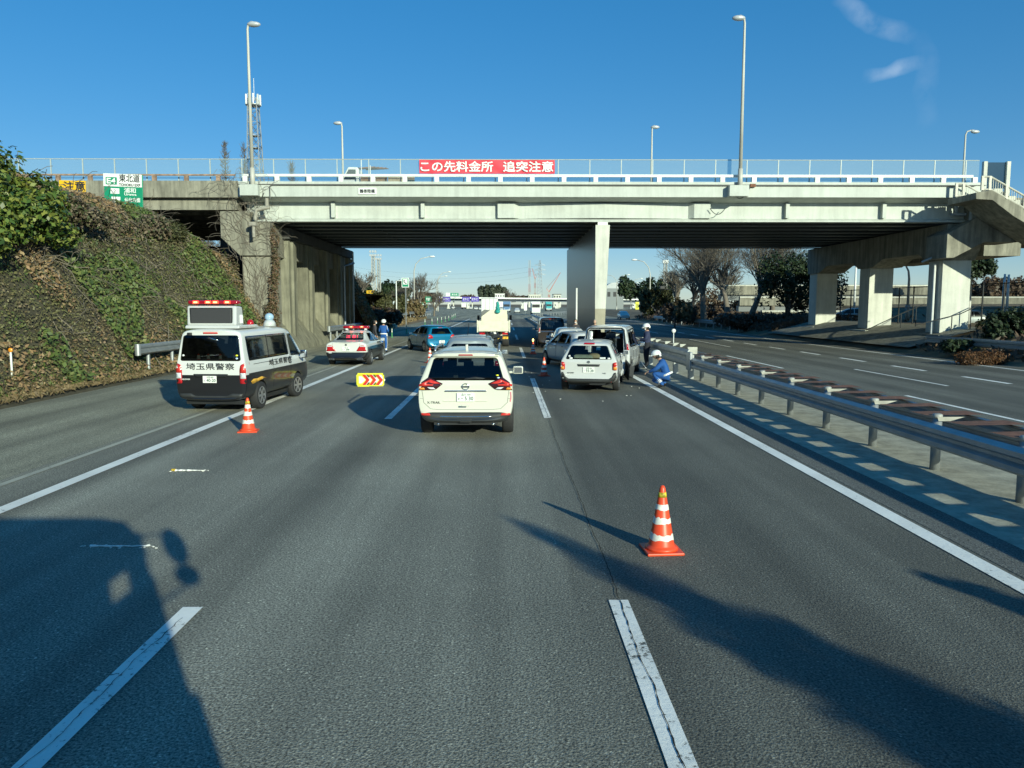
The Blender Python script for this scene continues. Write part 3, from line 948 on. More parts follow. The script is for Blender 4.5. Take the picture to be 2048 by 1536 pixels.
for k in range(10):                                          # girders one behind the other
    y = BD + 1.0 + k * (BF - BD - 2.0) / 9
    g = MB()
    X0, X1 = XL + .1, XR
    if k == 0:
        g.box(((X0 + X1) / 2, y + .09, 7.68), (X1 - X0, .12, .96))
        g.prism([(y - .20, 7.12), (y - .20, 7.20), (y + .03, 7.32), (y + .4, 7.32), (y + .4, 7.12)], 'x', X0, X1)
        for px in (674, 849, 1566, 1757):
            g.box((bx(px) * 1.022, y - .09, 7.74), (.2, .30, .80))
        for px, s in ((1012, 1), (1398, -1)):                # thicker blocks beside the centre pier
            xc = bx(px) * 1.022
            g.prism([(xc - .45, y - .22), (xc + .45, y - .22), (xc + .45 + .3 * s if s > 0 else xc + .45, y + .05), (xc - .45 - (.3 if s < 0 else 0), y + .05)], 'z', 7.321, 8.14)
        xa, xb, xm = bx(1050) * 1.02, bx(1360) * 1.02, bx(1206) * 1.02
        g.add([(xa, y + .02, 8.12), (xa, y + .02, 7.325), (xm, y - .19, 7.325), (xm, y - .19, 8.12), (xb, y + .02, 7.325), (xb, y + .02, 8.12), (xa, y + .04, 8.12), (xb, y + .04, 8.12)],
              [(0, 1, 2, 3), (3, 2, 4, 5), (0, 3, 5, 7, 6)])
        g.build('girder', M_concbridge, br, world=True)
    else:
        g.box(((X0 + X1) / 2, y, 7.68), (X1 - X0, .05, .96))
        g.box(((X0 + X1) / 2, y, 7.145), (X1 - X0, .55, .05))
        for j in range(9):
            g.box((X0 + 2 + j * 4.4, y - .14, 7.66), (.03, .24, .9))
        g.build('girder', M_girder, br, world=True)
cr_ = MB()
for j in range(9):
    cr_.box((XL + 3 + j * 4.4, (BD + BF) / 2, 7.75), (.25, BF - BD - 2.6, .5))
cr_.build('cross_beams', M_girder, br, world=True)
pl = MB()
pl.box((bx(741), BD - .03, bz(388.5)), (.96, .04, .34))
name_plate = pl.build('name_board', M_signwhite, br, world=True, bevel=.006)
text('鶴巻陸橋', .21, M_ink, 'lettering', name_plate, (bx(741), -.055, bz(388.5)), width=.80, bold=.006)
m = MB()
for px in (510, 1470):                                       # brackets that carry the lamp posts
    m.box((bx(px) - (.1 if px > 1000 else -.12), BD - .22, 8.63), (1.05 if px > 1000 else .95, .44, .58))
m.build('lamp_bracket', M_concbridge, br, world=True, bevel=.02)
m = MB()
m.box((bx(1496), BD - .10, bz(377)), (.30, .14, .17))
m.build('junction_box', M_rust, br, world=True, bevel=.02)
m = MB()
def arc(p, q, sag, n=10):
    return [Vector(p).lerp(Vector(q), i / n) - Vector((0, 0, sag * 4 * (i / n) * (1 - i / n))) for i in range(n + 1)]
m.tube(arc((bx(1491), BD - .12, bz(380)), (bx(1465), BD - .12, bz(400)), .25), .022, 6)
m.tube(arc((bx(1450), BD + .6, bz(418)), (bx(1420), BD + .6, bz(418)), .32), .022, 6)
m.tube(arc((bx(540), BD - .08, bz(392)), (bx(520), BD - .08, bz(400)), .3), .025, 6)
m.build('cable', M_grey_plastic, br, world=True, smooth=True)
m = MB()                                                     # drain pipe at the left end
m.tube([(bx(545), BD - .1, bz(403)), (bx(545), BD - .1, bz(420))], .10, 10)
m.tube([(bx(551), BD - .15, bz(420)), (bx(526), BD - .25, bz(426)), (bx(523), BD - .25, bz(445))], .11, 10)
m.tube([(bx(520), BD - .3, bz(450)), (bx(520), BD - .3, bz(478))], .09, 10)
m.box((bx(520), BD - .3, bz(453)), (.34, .3, .2))
m.build('drain_pipe', pm('old_pipe', (.30, .28, .23), .7, var=.25), br, world=True, smooth=False)
m = MB()
m.tube([(bx(1917), BD + .7, bz(408)), (bx(1917), BD + .7, bz(428))], .10, 10)
m.box((bx(1921), BD + .65, bz(429)), (.75, .2, .13))
m.tube([(bx(1942), BD + .4, bz(424)), (bx(1941), BD + .4, bz(450)), (bx(1938), BD + .5, bz(486))], .12, 10)
m.box((bx(1941), BD + .4, bz(459)), (.42, .3, .18))
m.tube([(bx(1938), BD + .5, bz(486)), (bx(1870), BD + 1.6, bz(522))], .06, 8)
m.build('drain_pipe', pm('bluegrey_pipe', (.33, .37, .38), .6, var=.12), br, world=True)

# centre pier between the carriageways
pier = thing('bridge_pier', 'tall slim centre pier holding the bridge between the two carriageways', 'pier', (5.4, BD + .6, 0))
def pier_mat():
    mm = concrete('centre_pier_paint', (.57, .57, .50), .13)
    l = mm.node_tree.links
    p = mm.node_tree.nodes['Principled BSDF']
    src = p.inputs['Base Color'].links[0].from_socket
    sp = N(mm, 'ShaderNodeSeparateXYZ')
    l.new(N(mm, 'ShaderNodeTexCoord').outputs['Object'], sp.inputs[0])
    low = math_node(mm, 'LESS_THAN', sp.outputs['Z'], 2.38)
    c = mix_col(mm, low, src, mix_col(mm, 1.0, src, (.60, .55, .46), 'MULTIPLY'))
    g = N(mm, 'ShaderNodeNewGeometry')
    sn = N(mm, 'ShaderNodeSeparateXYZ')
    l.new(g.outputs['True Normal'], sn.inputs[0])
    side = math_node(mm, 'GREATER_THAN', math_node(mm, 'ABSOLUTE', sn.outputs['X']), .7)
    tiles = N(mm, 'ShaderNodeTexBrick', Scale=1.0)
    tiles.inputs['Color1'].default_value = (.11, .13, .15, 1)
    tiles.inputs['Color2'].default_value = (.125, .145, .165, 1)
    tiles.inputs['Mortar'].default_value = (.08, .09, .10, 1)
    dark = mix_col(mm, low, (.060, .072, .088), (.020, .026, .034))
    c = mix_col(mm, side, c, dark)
    l.new(c, p.inputs['Base Color'])
    rr = N(mm, 'ShaderNodeMapRange')
    l.new(side, rr.inputs['Value'])
    rr.inputs['To Min'].default_value, rr.inputs['To Max'].default_value = .8, .32
    l.new(rr.outputs[0], p.inputs['Roughness'])
    return mm
m = MB()
xa0, xa1, xb0, xb1 = 5.02, 5.52, 4.99, 5.79
y0, y1 = BD + .75, BF - .9
v = []
for yy in (y0, y1):
    v += [(xa0, yy, 0), (xa1, yy, 0), (xb1, yy, 6.95), (xb0, yy, 6.95)]
m.add(v, [(0, 1, 2, 3), (7, 6, 5, 4), (0, 4, 5, 1), (1, 5, 6, 2), (2, 6, 7, 3), (3, 7, 4, 0)])
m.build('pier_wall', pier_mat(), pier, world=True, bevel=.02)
m = MB()
for k in range(10):
    m.box((5.4, BD + 1.0 + k * 2.1, 7.03), (.55, .4, .16))
m.build('bearings', M_whitepaint, pier, world=True)
wpole = thing('white_pole', 'thin white pole standing in front of the dark side of the centre pier', 'pole', (4.12, 44.2, 0))
MB().tube([(0, 0, 0), (0, 0, 3.55)], .055, 8).build('pole', M_whitepaint, wpole, True)
MB().lathe([(.14, 0), (.12, .05), (.06, .09)], 10).build('base', M_grey_plastic, wpole, True)

# right-hand pier: three columns under one cap beam
rp = thing('bridge_pier', 'pale three-column pier under the right end of the bridge', 'pier', (25.5, 52, 0))
m = MB()
cols = [43.5, 52.2, 61.0]
prof = [(BD + .9, 7.05), (BD + .9, 5.95)]
for c in cols:
    prof += [(c - .7 if c > 44 else c + .02, 5.08), (c + 1.42, 5.08), (c + 2.3, 5.55)]
    if c < 60:
        prof += [(c + 6.6, 5.55)]
prof[-1] = (62.6, 5.6)
prof += [(62.6, 7.05)]
m.prism(prof, 'x', 24.5, 26.5)
m.build('cap_beam', M_conc, rp, world=True, bevel=.02)
for k, c in enumerate(cols):
    mm_ = MB()
    mm_.prism([(24.68, c), (26.3, c), (26.3, c + 1.45), (24.68, c + 1.45)], 'z', .9, 5.08)
    mm_.build('column', M_concpier, rp, world=True, bevel=.02)
    mm_ = MB()
    mm_.box((25.6, c + .5, .42), (3.0, 2.9, 1.02))
    mm_.build('plinth', M_concpier if k else M_conc, rp, world=True, bevel=.02)
m = MB()
m.tube([(24.45, 43.9, .9), (24.45, 43.9, 4.9)], .075, 8)
m.build('drain_pipe', M_whitepaint, rp, world=True)

# left pier with hammerhead and the older side span
lp = thing('bridge_pier', 'weathered concrete column with stepped head and climbing vines left of the road', 'pier', (-13.5, 43.2, 0))
m = MB()
m.prism([(-15.35, 7.62), (-15.35, 6.22), (-14.35, 5.25), (-12.7, 5.25), (-12.7, 7.05), (-13.75, 7.05), (-13.75, 7.62)], 'y', 42.35, 62.5)
m.build('cap_beam', M_conc, lp, world=True, bevel=.03)
m = MB()
m.box((-13.5, 43.4, 2.6), (1.6, 1.7, 5.3))
m.build('column', M_conc, lp, world=True, bevel=.03)
m = MB()                                                     # dry creeper stems over the concrete
for _ in range(150):
    x, z = rng.uniform(-15.3, -12.6), rng.uniform(5.4, 9.0)
    p = Vector((x, 41.93 if z > 8.35 else 42.31, z))
    if z < 6.2 and x < -14.3:
        continue
    a = rng.uniform(0, 6.28)
    ps = [p.copy()]
    for _k in range(7):
        a += rng.uniform(-.8, .8)
        p = p + Vector((math.cos(a), 0, math.sin(a))) * rng.uniform(.12, .3)
        ps.append(p.copy())
    m.tube(ps, .009, 3, False)
for _ in range(80):
    p = Vector((rng.uniform(-14.2, -12.8), 42.53, rng.uniform(1.5, 4.2)))
    a = rng.uniform(.6, 2.5)
    ps = [p.copy()]
    for _k in range(8):
        a += rng.uniform(-.6, .6)
        p = p + Vector((math.cos(a), 0, math.sin(a))) * rng.uniform(.12, .3)
        p.z = min(p.z, 5.2)
        p.x = min(-12.75, max(-14.25, p.x))
        ps.append(p.copy())
    m.tube(ps, .010, 3, False)
m.build('creeper_stems', M_twig, lp, world=True, fix=False)

ls = thing('approach_span', 'older unpainted concrete side span left of the white bridge', 'bridge', (-40, 42, 0))
m = MB()
m.prism([(BD + .05, 8.30), (BD + .05, 9.18), (BD + .33, 9.18), (BD + .33, 8.6), (BF - .3, 8.6), (BF - .3, 9.18), (BF, 9.18), (BF, 8.30)], 'x', -75, XL - .02)
m.build('deck', M_conc, ls, world=True, bevel=.015)
m = MB()
for k in range(9):
    m.box((-45, BD + .75 + k * 2.35, 7.99), (61.2, .7, .60))
m.build('girders', M_conc, ls, world=True)
m = MB()
m.box((-45, BD + .2, 9.50), (61.2, .10, .08))
x = -15.3
while x > -70:
    m.box((x, BD + .2, 9.32), (.20, .18, .27))
    x -= 1.705
m.build('rusty_railing', pm('rusty_railing_paint', (.30, .20, .14), .7, var=.4, scale=5), ls, world=True)

# retaining wall with buttresses under the bridge
rw = thing('retaining_wall', 'tall concrete abutment wall with buttresses along the left side under the bridge', 'wall', (-13, 52, 0))
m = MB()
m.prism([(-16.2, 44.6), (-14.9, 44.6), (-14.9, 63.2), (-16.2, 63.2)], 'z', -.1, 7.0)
m.build('wall', M_concrecess, rw, world=True)
for k, yy in enumerate((45.4, 49.6, 53.9, 58.3, 62.7)):
    mm_ = MB()
    mm_.prism([(-14.95, -.1), (-12.45, -.1), (-12.45, 6.35), (-14.95, 6.35)], 'y', yy - .4, yy + .4)
    mm_.prism([(-12.7, -.1), (-12.30, -.1), (-12.30, 6.30), (-12.7, 6.30)], 'y', yy + .05, yy + .75)
    mm_.build('buttress', M_concwall, rw, world=True, bevel=.02)
m = MB()
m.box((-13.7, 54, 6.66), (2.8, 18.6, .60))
m.build('wall_head', M_concrecess, rw, world=True)
m = MB()
m.prism([(-14.98, -.1), (-11.85, -.1), (-11.95, .30), (-13.2, 1.9), (-14.98, 1.9)], 'y', 44.6, 63.0)
m.build('base_slope', M_concwall, rw, world=True)
m = MB()
m.tube([(-12.35, 59.9, .4), (-12.35, 59.9, 5.6), (-11.9, 61.5, 5.9)], .09, 8)
m.tube([(-12.3, 63.2, .8), (-12.3, 63.2, 6.9)], .08, 8)
m.build('drain_pipe', M_galv, rw, world=True)

# stairway at the right end of the bridge
st = thing('pedestrian_stairway', 'concrete stairway with railings going down from the right end of the bridge', 'stairs', (27, 41.5, 0))
Z = bz
m = MB()
m.prism([(bx(1940), Z(396)), (bx(1953), Z(384)), (bx(1985), Z(384)), (bx(2028), Z(410)), (bx(2028), Z(486)), (bx(1960), Z(486)), (bx(1900), Z(517)), (bx(1885), Z(517)), (bx(1885), Z(470)), (bx(1940), Z(440))], 'y', 41.9, 44.0)
m.build('stair_beam', M_conc, st, world=True, bevel=.02)
SY0, SY1 = 39.3, 41.6
def sp(px, py):
    q = at(px, py, SY0)
    return (q.x, q.z)
m = MB()
m.prism([sp(1952, 398), sp(1952, 385), sp(1984, 380), sp(2150, 474), sp(2150, 505), sp(2028, 433), sp(1985, 400)], 'y', SY0, SY1 + .2)
m.build('stair_flight', M_conc, st, world=True, bevel=.02)
m = MB()
for k in range(11):
    xx, zz = sp(2000 + k * 13.5, 381 + k * 7.6)
    m.box((xx, (SY0 + SY1) / 2 + .1, zz), (.40, SY1 - SY0 - .1, .24))
m.build('steps', M_concpier, st, world=True)
m = MB()
for off in (SY0 + .05, SY1):
    for pts_ in ([(1965, 353), (1982, 353), (2150, 448)], [(1965, 379), (1982, 378), (2150, 472)]):
        m.tube([(sp(*p)[0], off, sp(*p)[1]) for p in pts_], .05, 8)
    for k in range(34):
        px = 1984 + 4.6 * k
        xx, zz = sp(px, 354 + (px - 1982) * .565)
        m.tube([(xx, off, zz - .64), (xx, off, zz)], .013, 4)
    for px in (1966, 1981, 2014, 2050):
        xx, zz = sp(px, 366 + max(0, (px - 1982) * .565))
        m.box((xx, off, zz), (.13, .1, .70))
m.build('stair_railing', pm('stair_rail_paint', (.50, .48, .40), .5, var=.15), st, world=True)
m = MB()
for px in (1976, 2023):
    m.box((bx(px), 43.0, Z(355)), (.2, .2, 1.75))
m.build('screen_post', M_concpier, st, world=True)
m = MB()
m.box((bx(2000), 43.05, Z(350)), (1.1, .04, 1.4))
m.build('smoked_screen', glass_mat('smoked_screen', .45, .1), st, world=True)
m = MB()                                                     # dark further side span at the right
rs = thing('approach_span', 'shaded side span continuing to the right behind the stairway', 'bridge', (40, 50, 0))
m.box((46, (BD + BF) / 2 + 1.6, 8.0), (39.8, 17.5, 1.6))
m.build('deck', M_conc, rs, world=True)
m = MB()
m.box((29.6, 52, 6.4), (2.2, 12, 1.8))
m.build('cross_head', M_conc, rs, world=True)

# banner on the bridge fence
bn = thing('road_banner', 'red banner with white Japanese lettering tied to the bridge fence', 'banner', (bx(975), BD + .44, 9.9))
bw, bh = (1108 - 841) / 36.6, 26.5 / 36.6
v, f = [], []
nx, nz = 64, 6
for j in range(nz + 1):
    for i in range(nx + 1):
        u, w = i / nx, j / nz
        fold = .022 * math.sin(u * 34 + w * 6) + .03 * (vnoise(u * 22 + w * 7, w * 3, 1, 9) - .5)
        v.append((bw * (u - .5), fold - .03, bh * (w - .5) - .012 * math.sin(u * math.pi * 5) ** 2 + bz(338.5) - 9.9))
for j in range(nz):
    for i in range(nx):
        a = j * (nx + 1) + i
        f.append((a, a + 1, a + nx + 2, a + nx + 1))
MB().add(v, f).build('cloth', M_banner, bn, True, fix=False)
zc = bz(338.5) - 9.9
text('この先料金所', .58, M_signwhite, 'lettering', bn, (-bw / 2 + .12 + (983 - 844) / 2 / 36.6, -.075, zc), width=(987 - 845) / 36.6, bold=.014)
text('追突注意', .58, M_signwhite, 'lettering', bn, ((1056 - 975) / 36.6, -.075, zc), width=(1103 - 1005) / 36.6, bold=.014)

# lamps of the bridge
def bridge_lamp(label, px, y, h, arm, base=8.95, lean=0.0):
    x = (px - VPX) * y / FPX
    t = thing('street_lamp', label, 'street lamp', (x, y, base), 0, 'lamps along the bridge deck')
    m = MB()
    m.tube([(0, 0, 0), (0, 0, .95)], .13, 10)
    m.tube([(0, 0, .9), (0, 0, h * .7), (0, 0, h - .35), (arm * .12, 0, h - .08), (arm * .5, 0, h + .02)], [.10, .075, .06, .055, .05], 10)
    m.build('pole', M_pole, t, True)
    hd = MB()
    hd.ball((arm * .8, 0, h - .10), (.36, .17, .14))
    hd.tube([(arm * .45, 0, h + .02), (arm * .7, 0, h - .04)], [.06, .10], 8)
    o = hd.build('lamp_head', M_lamphead, t, True)
    return t
bridge_lamp('tall lamp post at the left end of the near bridge edge', 517.5, BD - .2, 8.35, .42, 8.85)
bridge_lamp('tall lamp post on the near bridge edge right of the red banner', 1472, BD - .2, 8.75, -.4, 8.85)
bridge_lamp('lamp post on the far bridge edge left of the red banner', 694, BF - .4, 8.05, -.4)
bridge_lamp('lamp post on the far bridge edge just right of the red banner', 1297, BF - .4, 7.8, .3)
bridge_lamp('lamp post on the far bridge edge near the stairway', 1912, BF - .4, 7.5, .95)

# ------------------------------------------------------------------ guardrails
WBEAM = [(-.02, -.17), (.05, -.12), (.05, -.06), (-.01, -.02), (-.01, .02), (.05, .06), (.05, .12), (-.02, .17), (-.045, .155), (.02, .11), (.02, .07), (-.035, .03), (-.035, -.03), (.02, -.07), (.02, -.11), (-.045, -.155)]
def wsc(k, side): return [(u * side * 1.2, w * k) for u, w in WBEAM]
def railline(name, label, pts, beam_z, k, side, post_step, post_r=.07, square=False, post_top=None, group='guardrails'):
    base = Vector(pts[0])
    t = thing(name, label, 'guardrail', base, 0, group)
    m = MB()
    m.sweep(wsc(k, side), [(x, y, z + beam_z) for x, y, z in pts])
    m.build('beam', M_galv, t, world=True)
    P = [Vector(p) for p in pts]
    L = sum((P[i + 1] - P[i]).length for i in range(len(P) - 1))
    first = None
    s = post_step * .5
    while s < L:
        r_, i = s, 0
        while i < len(P) - 2 and r_ > (P[i + 1] - P[i]).length:
            r_ -= (P[i + 1] - P[i]).length
            i += 1
        d = (P[i + 1] - P[i]).normalized()
        p = P[i] + d * r_
        o = Vector((d.y, -d.x, 0)) * (-side) * (.07 + post_r)
        p = p + o
        if first is None:
            mm_ = MB()
            top = post_top or beam_z + .05
            if square:
                mm_.box((0, 0, top / 2), (post_r * 2, post_r * 2, top))
            else:
                mm_.tube([(0, 0, -.05), (0, 0, top)], post_r, 12)
            first = mm_.build('post', M_galv, t)
            o2 = first
        else:
            o2 = first.copy()
            COL.objects.link(o2)
            o2.parent = t
        o2.location = p - base
        s += post_step
    return t
# near median barrier: left beam, right beam, posts, brackets
def mx(y): return 6.36 - .30 * smooth(22, 40, y) - .98 * smooth(33, 42, y)
mb = thing('median_barrier', 'two-sided steel barrier with round posts and rusty plates on the median', 'guardrail', (6.6, 14, 0), 0, 'guardrails')
yy = [-30 + 2 * i for i in range(30)]
m = MB()
m.sweep(wsc(1.05, -1), [(6.32, y, .60) for y in yy])
m.build('beam', M_galv, mb, world=True)
m = MB()
m.sweep(wsc(1.0, 1), [(7.30, y, .64) for y in yy])
m.build('beam', M_galv, mb, world=True)
post = cap = None
for k, y in enumerate([5.6 + 2.02 * i for i in range(11)]):
    if post is None:
        post = MB().tube([(0, 0, -.05), (0, 0, .80)], .072, 14).build('post', M_galv, mb, True)
        cap = MB().lathe([(.075, .79), (.075, .845), (.055, .86)], 14).build('cap', pm('pale_cap', (.34, .34, .31), .5, var=.15), post, True)
    else:
        q_ = post.copy(); COL.objects.link(q_); q_.parent = mb
        c_ = cap.copy(); COL.objects.link(c_); c_.parent = q_
        post_, cap_ = q_, c_
    (post if k == 0 else post_).location = Vector((6.66, y, 0)) - mb.location
m1, m2 = MB(), MB()
for k in range(22):
    y = 5.6 + 1.01 * k
    if k % 2 == 0:
        m2.add([(6.60, y - .11, .825), (7.02, y - .11, .825), (6.80, y - .11, .76), (6.62, y - .11, .76)], [(0, 1, 2, 3)])
        m1.add([(6.50, y + .0, .835), (7.38, y + .0, .845), (7.38, y + .50, .84), (6.50, y + .50, .825)], [(0, 1, 2, 3)])
    else:
        m1.add([(6.50, y + .0, .835), (7.38, y + .0, .845), (7.38, y + .50, .835), (6.50, y + .50, .815)], [(0, 1, 2, 3)])
m1.build('rusty_plates', M_rust, mb, world=True)
m2.build('bracket', pm('cream_bracket2', (.34, .33, .28), .5, var=.2), mb, world=True)
# farther, heavier barrier section
mf = thing('median_barrier', 'tall heavy steel barrier beside the crouching police officer', 'guardrail', (6.2, 33, 0), 0, 'guardrails')
path = [(mx(y) - .03, y, 0) for y in (26.2, 28, 30, 32, 34, 36, 38, 40, 42)]
m = MB()
m.sweep(wsc(1.75, -1), [(x, y, .74) for x, y, z in path])
m.build('beam', M_galv, mf, world=True)
m = MB()
m.sweep(wsc(1.0, 1), [(x + 1.0 - .5 * smooth(36, 42, y), y, .66) for x, y, z in path])
m.build('beam', M_galv, mf, world=True)
post = None
for k in range(7):
    y = 26.8 + 2.2 * k
    if post is None:
        post = MB().box((0, 0, .42), (.18, .16, .95)).build('post', M_galv, mf, bevel=.01)
        q_ = post
    else:
        q_ = post.copy(); COL.objects.link(q_); q_.parent = mf
    q_.location = Vector((mx(y) + .22, y, 0)) - mf.location
m2 = MB()
for k in range(11):
    y = 26.6 + 1.35 * k + (.35 if k % 3 == 1 else 0)
    x = mx(y) + .22
    m2.prism([(x - .02, 1.01), (x + .05, 1.01), (x + .21, 1.12), (x - .02, 1.12)] if k else [(x - .12, .86), (x + .16, .86), (x + .16, 1.10), (x - .18, 1.10)], 'y', y, y + .05)
m2.build('bracket', pm('cream_bracket', (.42, .42, .36), .5, var=.15), mf, world=True)
m = MB()
m.box((mx(26) - .05, 26.0, .66), (.10, .55, .62))
m.build('end_plate', M_galv, mf, world=True, bevel=.02)
railline('guardrail', 'long guardrail running away along the median beyond the centre pier', [(4.95 - .05 * smooth(60, 130, y), y, road_z(y)) for y in range(42, 150, 9)] + [(8 + 0, 165, road_z(165)), (16, 200, road_z(200))], .66, 1.1, -1, 4.0)
railline('guardrail', 'guardrail on the opposite side of the median beyond the centre pier', [(7.3, y, road_z(y)) for y in range(44, 150, 9)], .66, 1.1, 1, 4.0)
g_ = railline('guardrail', 'short guardrail end jutting out of the ivy behind the police van', [(-12.75, y, .30) for y in (26.9, 28, 30, 33, 36, 40)], .70, 1.1, 1, 2.0)
m = MB()
m.tube([(-12.75, 26.85, .80), (-12.75, 26.85, 1.2)], .10, 12)
m.build('end_cap', M_galv, g_, world=True)
g_ = railline('guardrail', 'guardrail along the abutment wall behind the patrol car', [(-11.7, y, .25) for y in (51.5, 54, 57, 60, 64)], .75, 1.1, 1, 2.0)
m = MB()
m.tube([(-11.7, 51.45, .82), (-11.7, 51.45, 1.2)], .12, 12)
m.build('end_cap', M_galv, g_, world=True)
railline('guardrail', 'short guardrail in front of the emergency telephone', [(-13.2, y, .5) for y in (84, 87, 90)], .6, 1.2, 1, 1.5)
railline('guardrail', 'guardrail at the bend of the left verge before the toll plaza', [(-14.5, 118, .9), (-13.5, 128, .9), (-13.0, 138, 1.0), (-15.5, 150, 1.1)], .6, 1.2, 1, 2.5)
railline('guardrail', 'short low guardrail at the foot of the first left lamp post', [(-15.6, 112, .8), (-14.6, 116, .8)], .6, 1.2, 1, 2.0)
railline('guardrail', 'guardrail along the brown bushes on the far right', [(22.3, y, road_z(y) + .1) for y in (72, 80, 90, 100, 115)], .62, 1.2, -1, 3.0)
railline('guardrail', 'guardrail in front of the plinths of the right pier', [(22.6, y, .15) for y in (30, 33, 36, 39, 41)], .62, 1.2, -1, 2.0)

# ------------------------------------------------------------------ vehicles
def shell(st):
    """half sections along the car -> closed, smoothed body mesh (local metres, nose towards +y)"""
    secs = []
    for (yl, yt, zb, zm, zt, wl, wm, wb, wt, bul) in st:
        h = zt - zm
        pts = [(0, zb), (wl * .75, zb), (wl, zb + .06), (wm, zb + (zm - zb) * .5), (wb + .01, zm - .06), (wb, zm),
               (wb + (wt - wb) * .55, zm + h * .5), (wt + .035, zt - min(.13, h * .35)), (wt - .03, zt - min(.035, h * .12)), (wt * .55, zt - .004), (0, zt)]
        sec = []
        wmax = max(p[0] for p in pts)
        for x, z in pts:
            t = min(1, max(0, (z - zm) / max(h, 1e-3)))
            sec.append((x, yl + (yt - yl) * t + bul * (x / wmax) ** 2, z))
        secs.append(sec)
    n = len(secs[0])
    ring = []
    for s_ in secs:
        ring.append(s_ + [(-x, y, z) for x, y, z in s_[-2:0:-1]])
    k = len(ring[0])
    m = MB()
    m.v = [p for r in ring for p in r]
    for i in range(len(ring) - 1):
        for j in range(k):
            m.f.append((i * k + j, (i + 1) * k + j, (i + 1) * k + (j + 1) % k, i * k + (j + 1) % k))
    for i, flip in ((0, False), (len(ring) - 1, True)):     # ends as bands from side to side
        o = i * k
        for j in range(n - 1):
            a, b = j, j + 1
            c, d = (k - b) % k, (k - a) % k
            f = [o + a, o + b, o + c, o + d]
            f2 = []
            for q in f:
                if q not in f2:
                    f2.append(q)
            m.f.append(tuple(f2 if not flip else f2[::-1]))
    m.mi = [0] * len(m.f)
    return m

def round_poly(pts, r, n=4):
    out = []
    k = len(pts)
    for i in range(k):
        p, a, b = Vector(pts[i]), Vector(pts[i - 1]), Vector(pts[(i + 1) % k])
        u, w = (a - p), (b - p)
        rr = min(r, u.length * .45, w.length * .45)
        p0, p1 = p + u.normalized() * rr, p + w.normalized() * rr
        for j in range(n + 1):
            t = j / n
            out.append(tuple(p0 * (1 - t) ** 2 + p * 2 * t * (1 - t) + p1 * t * t))
    return out

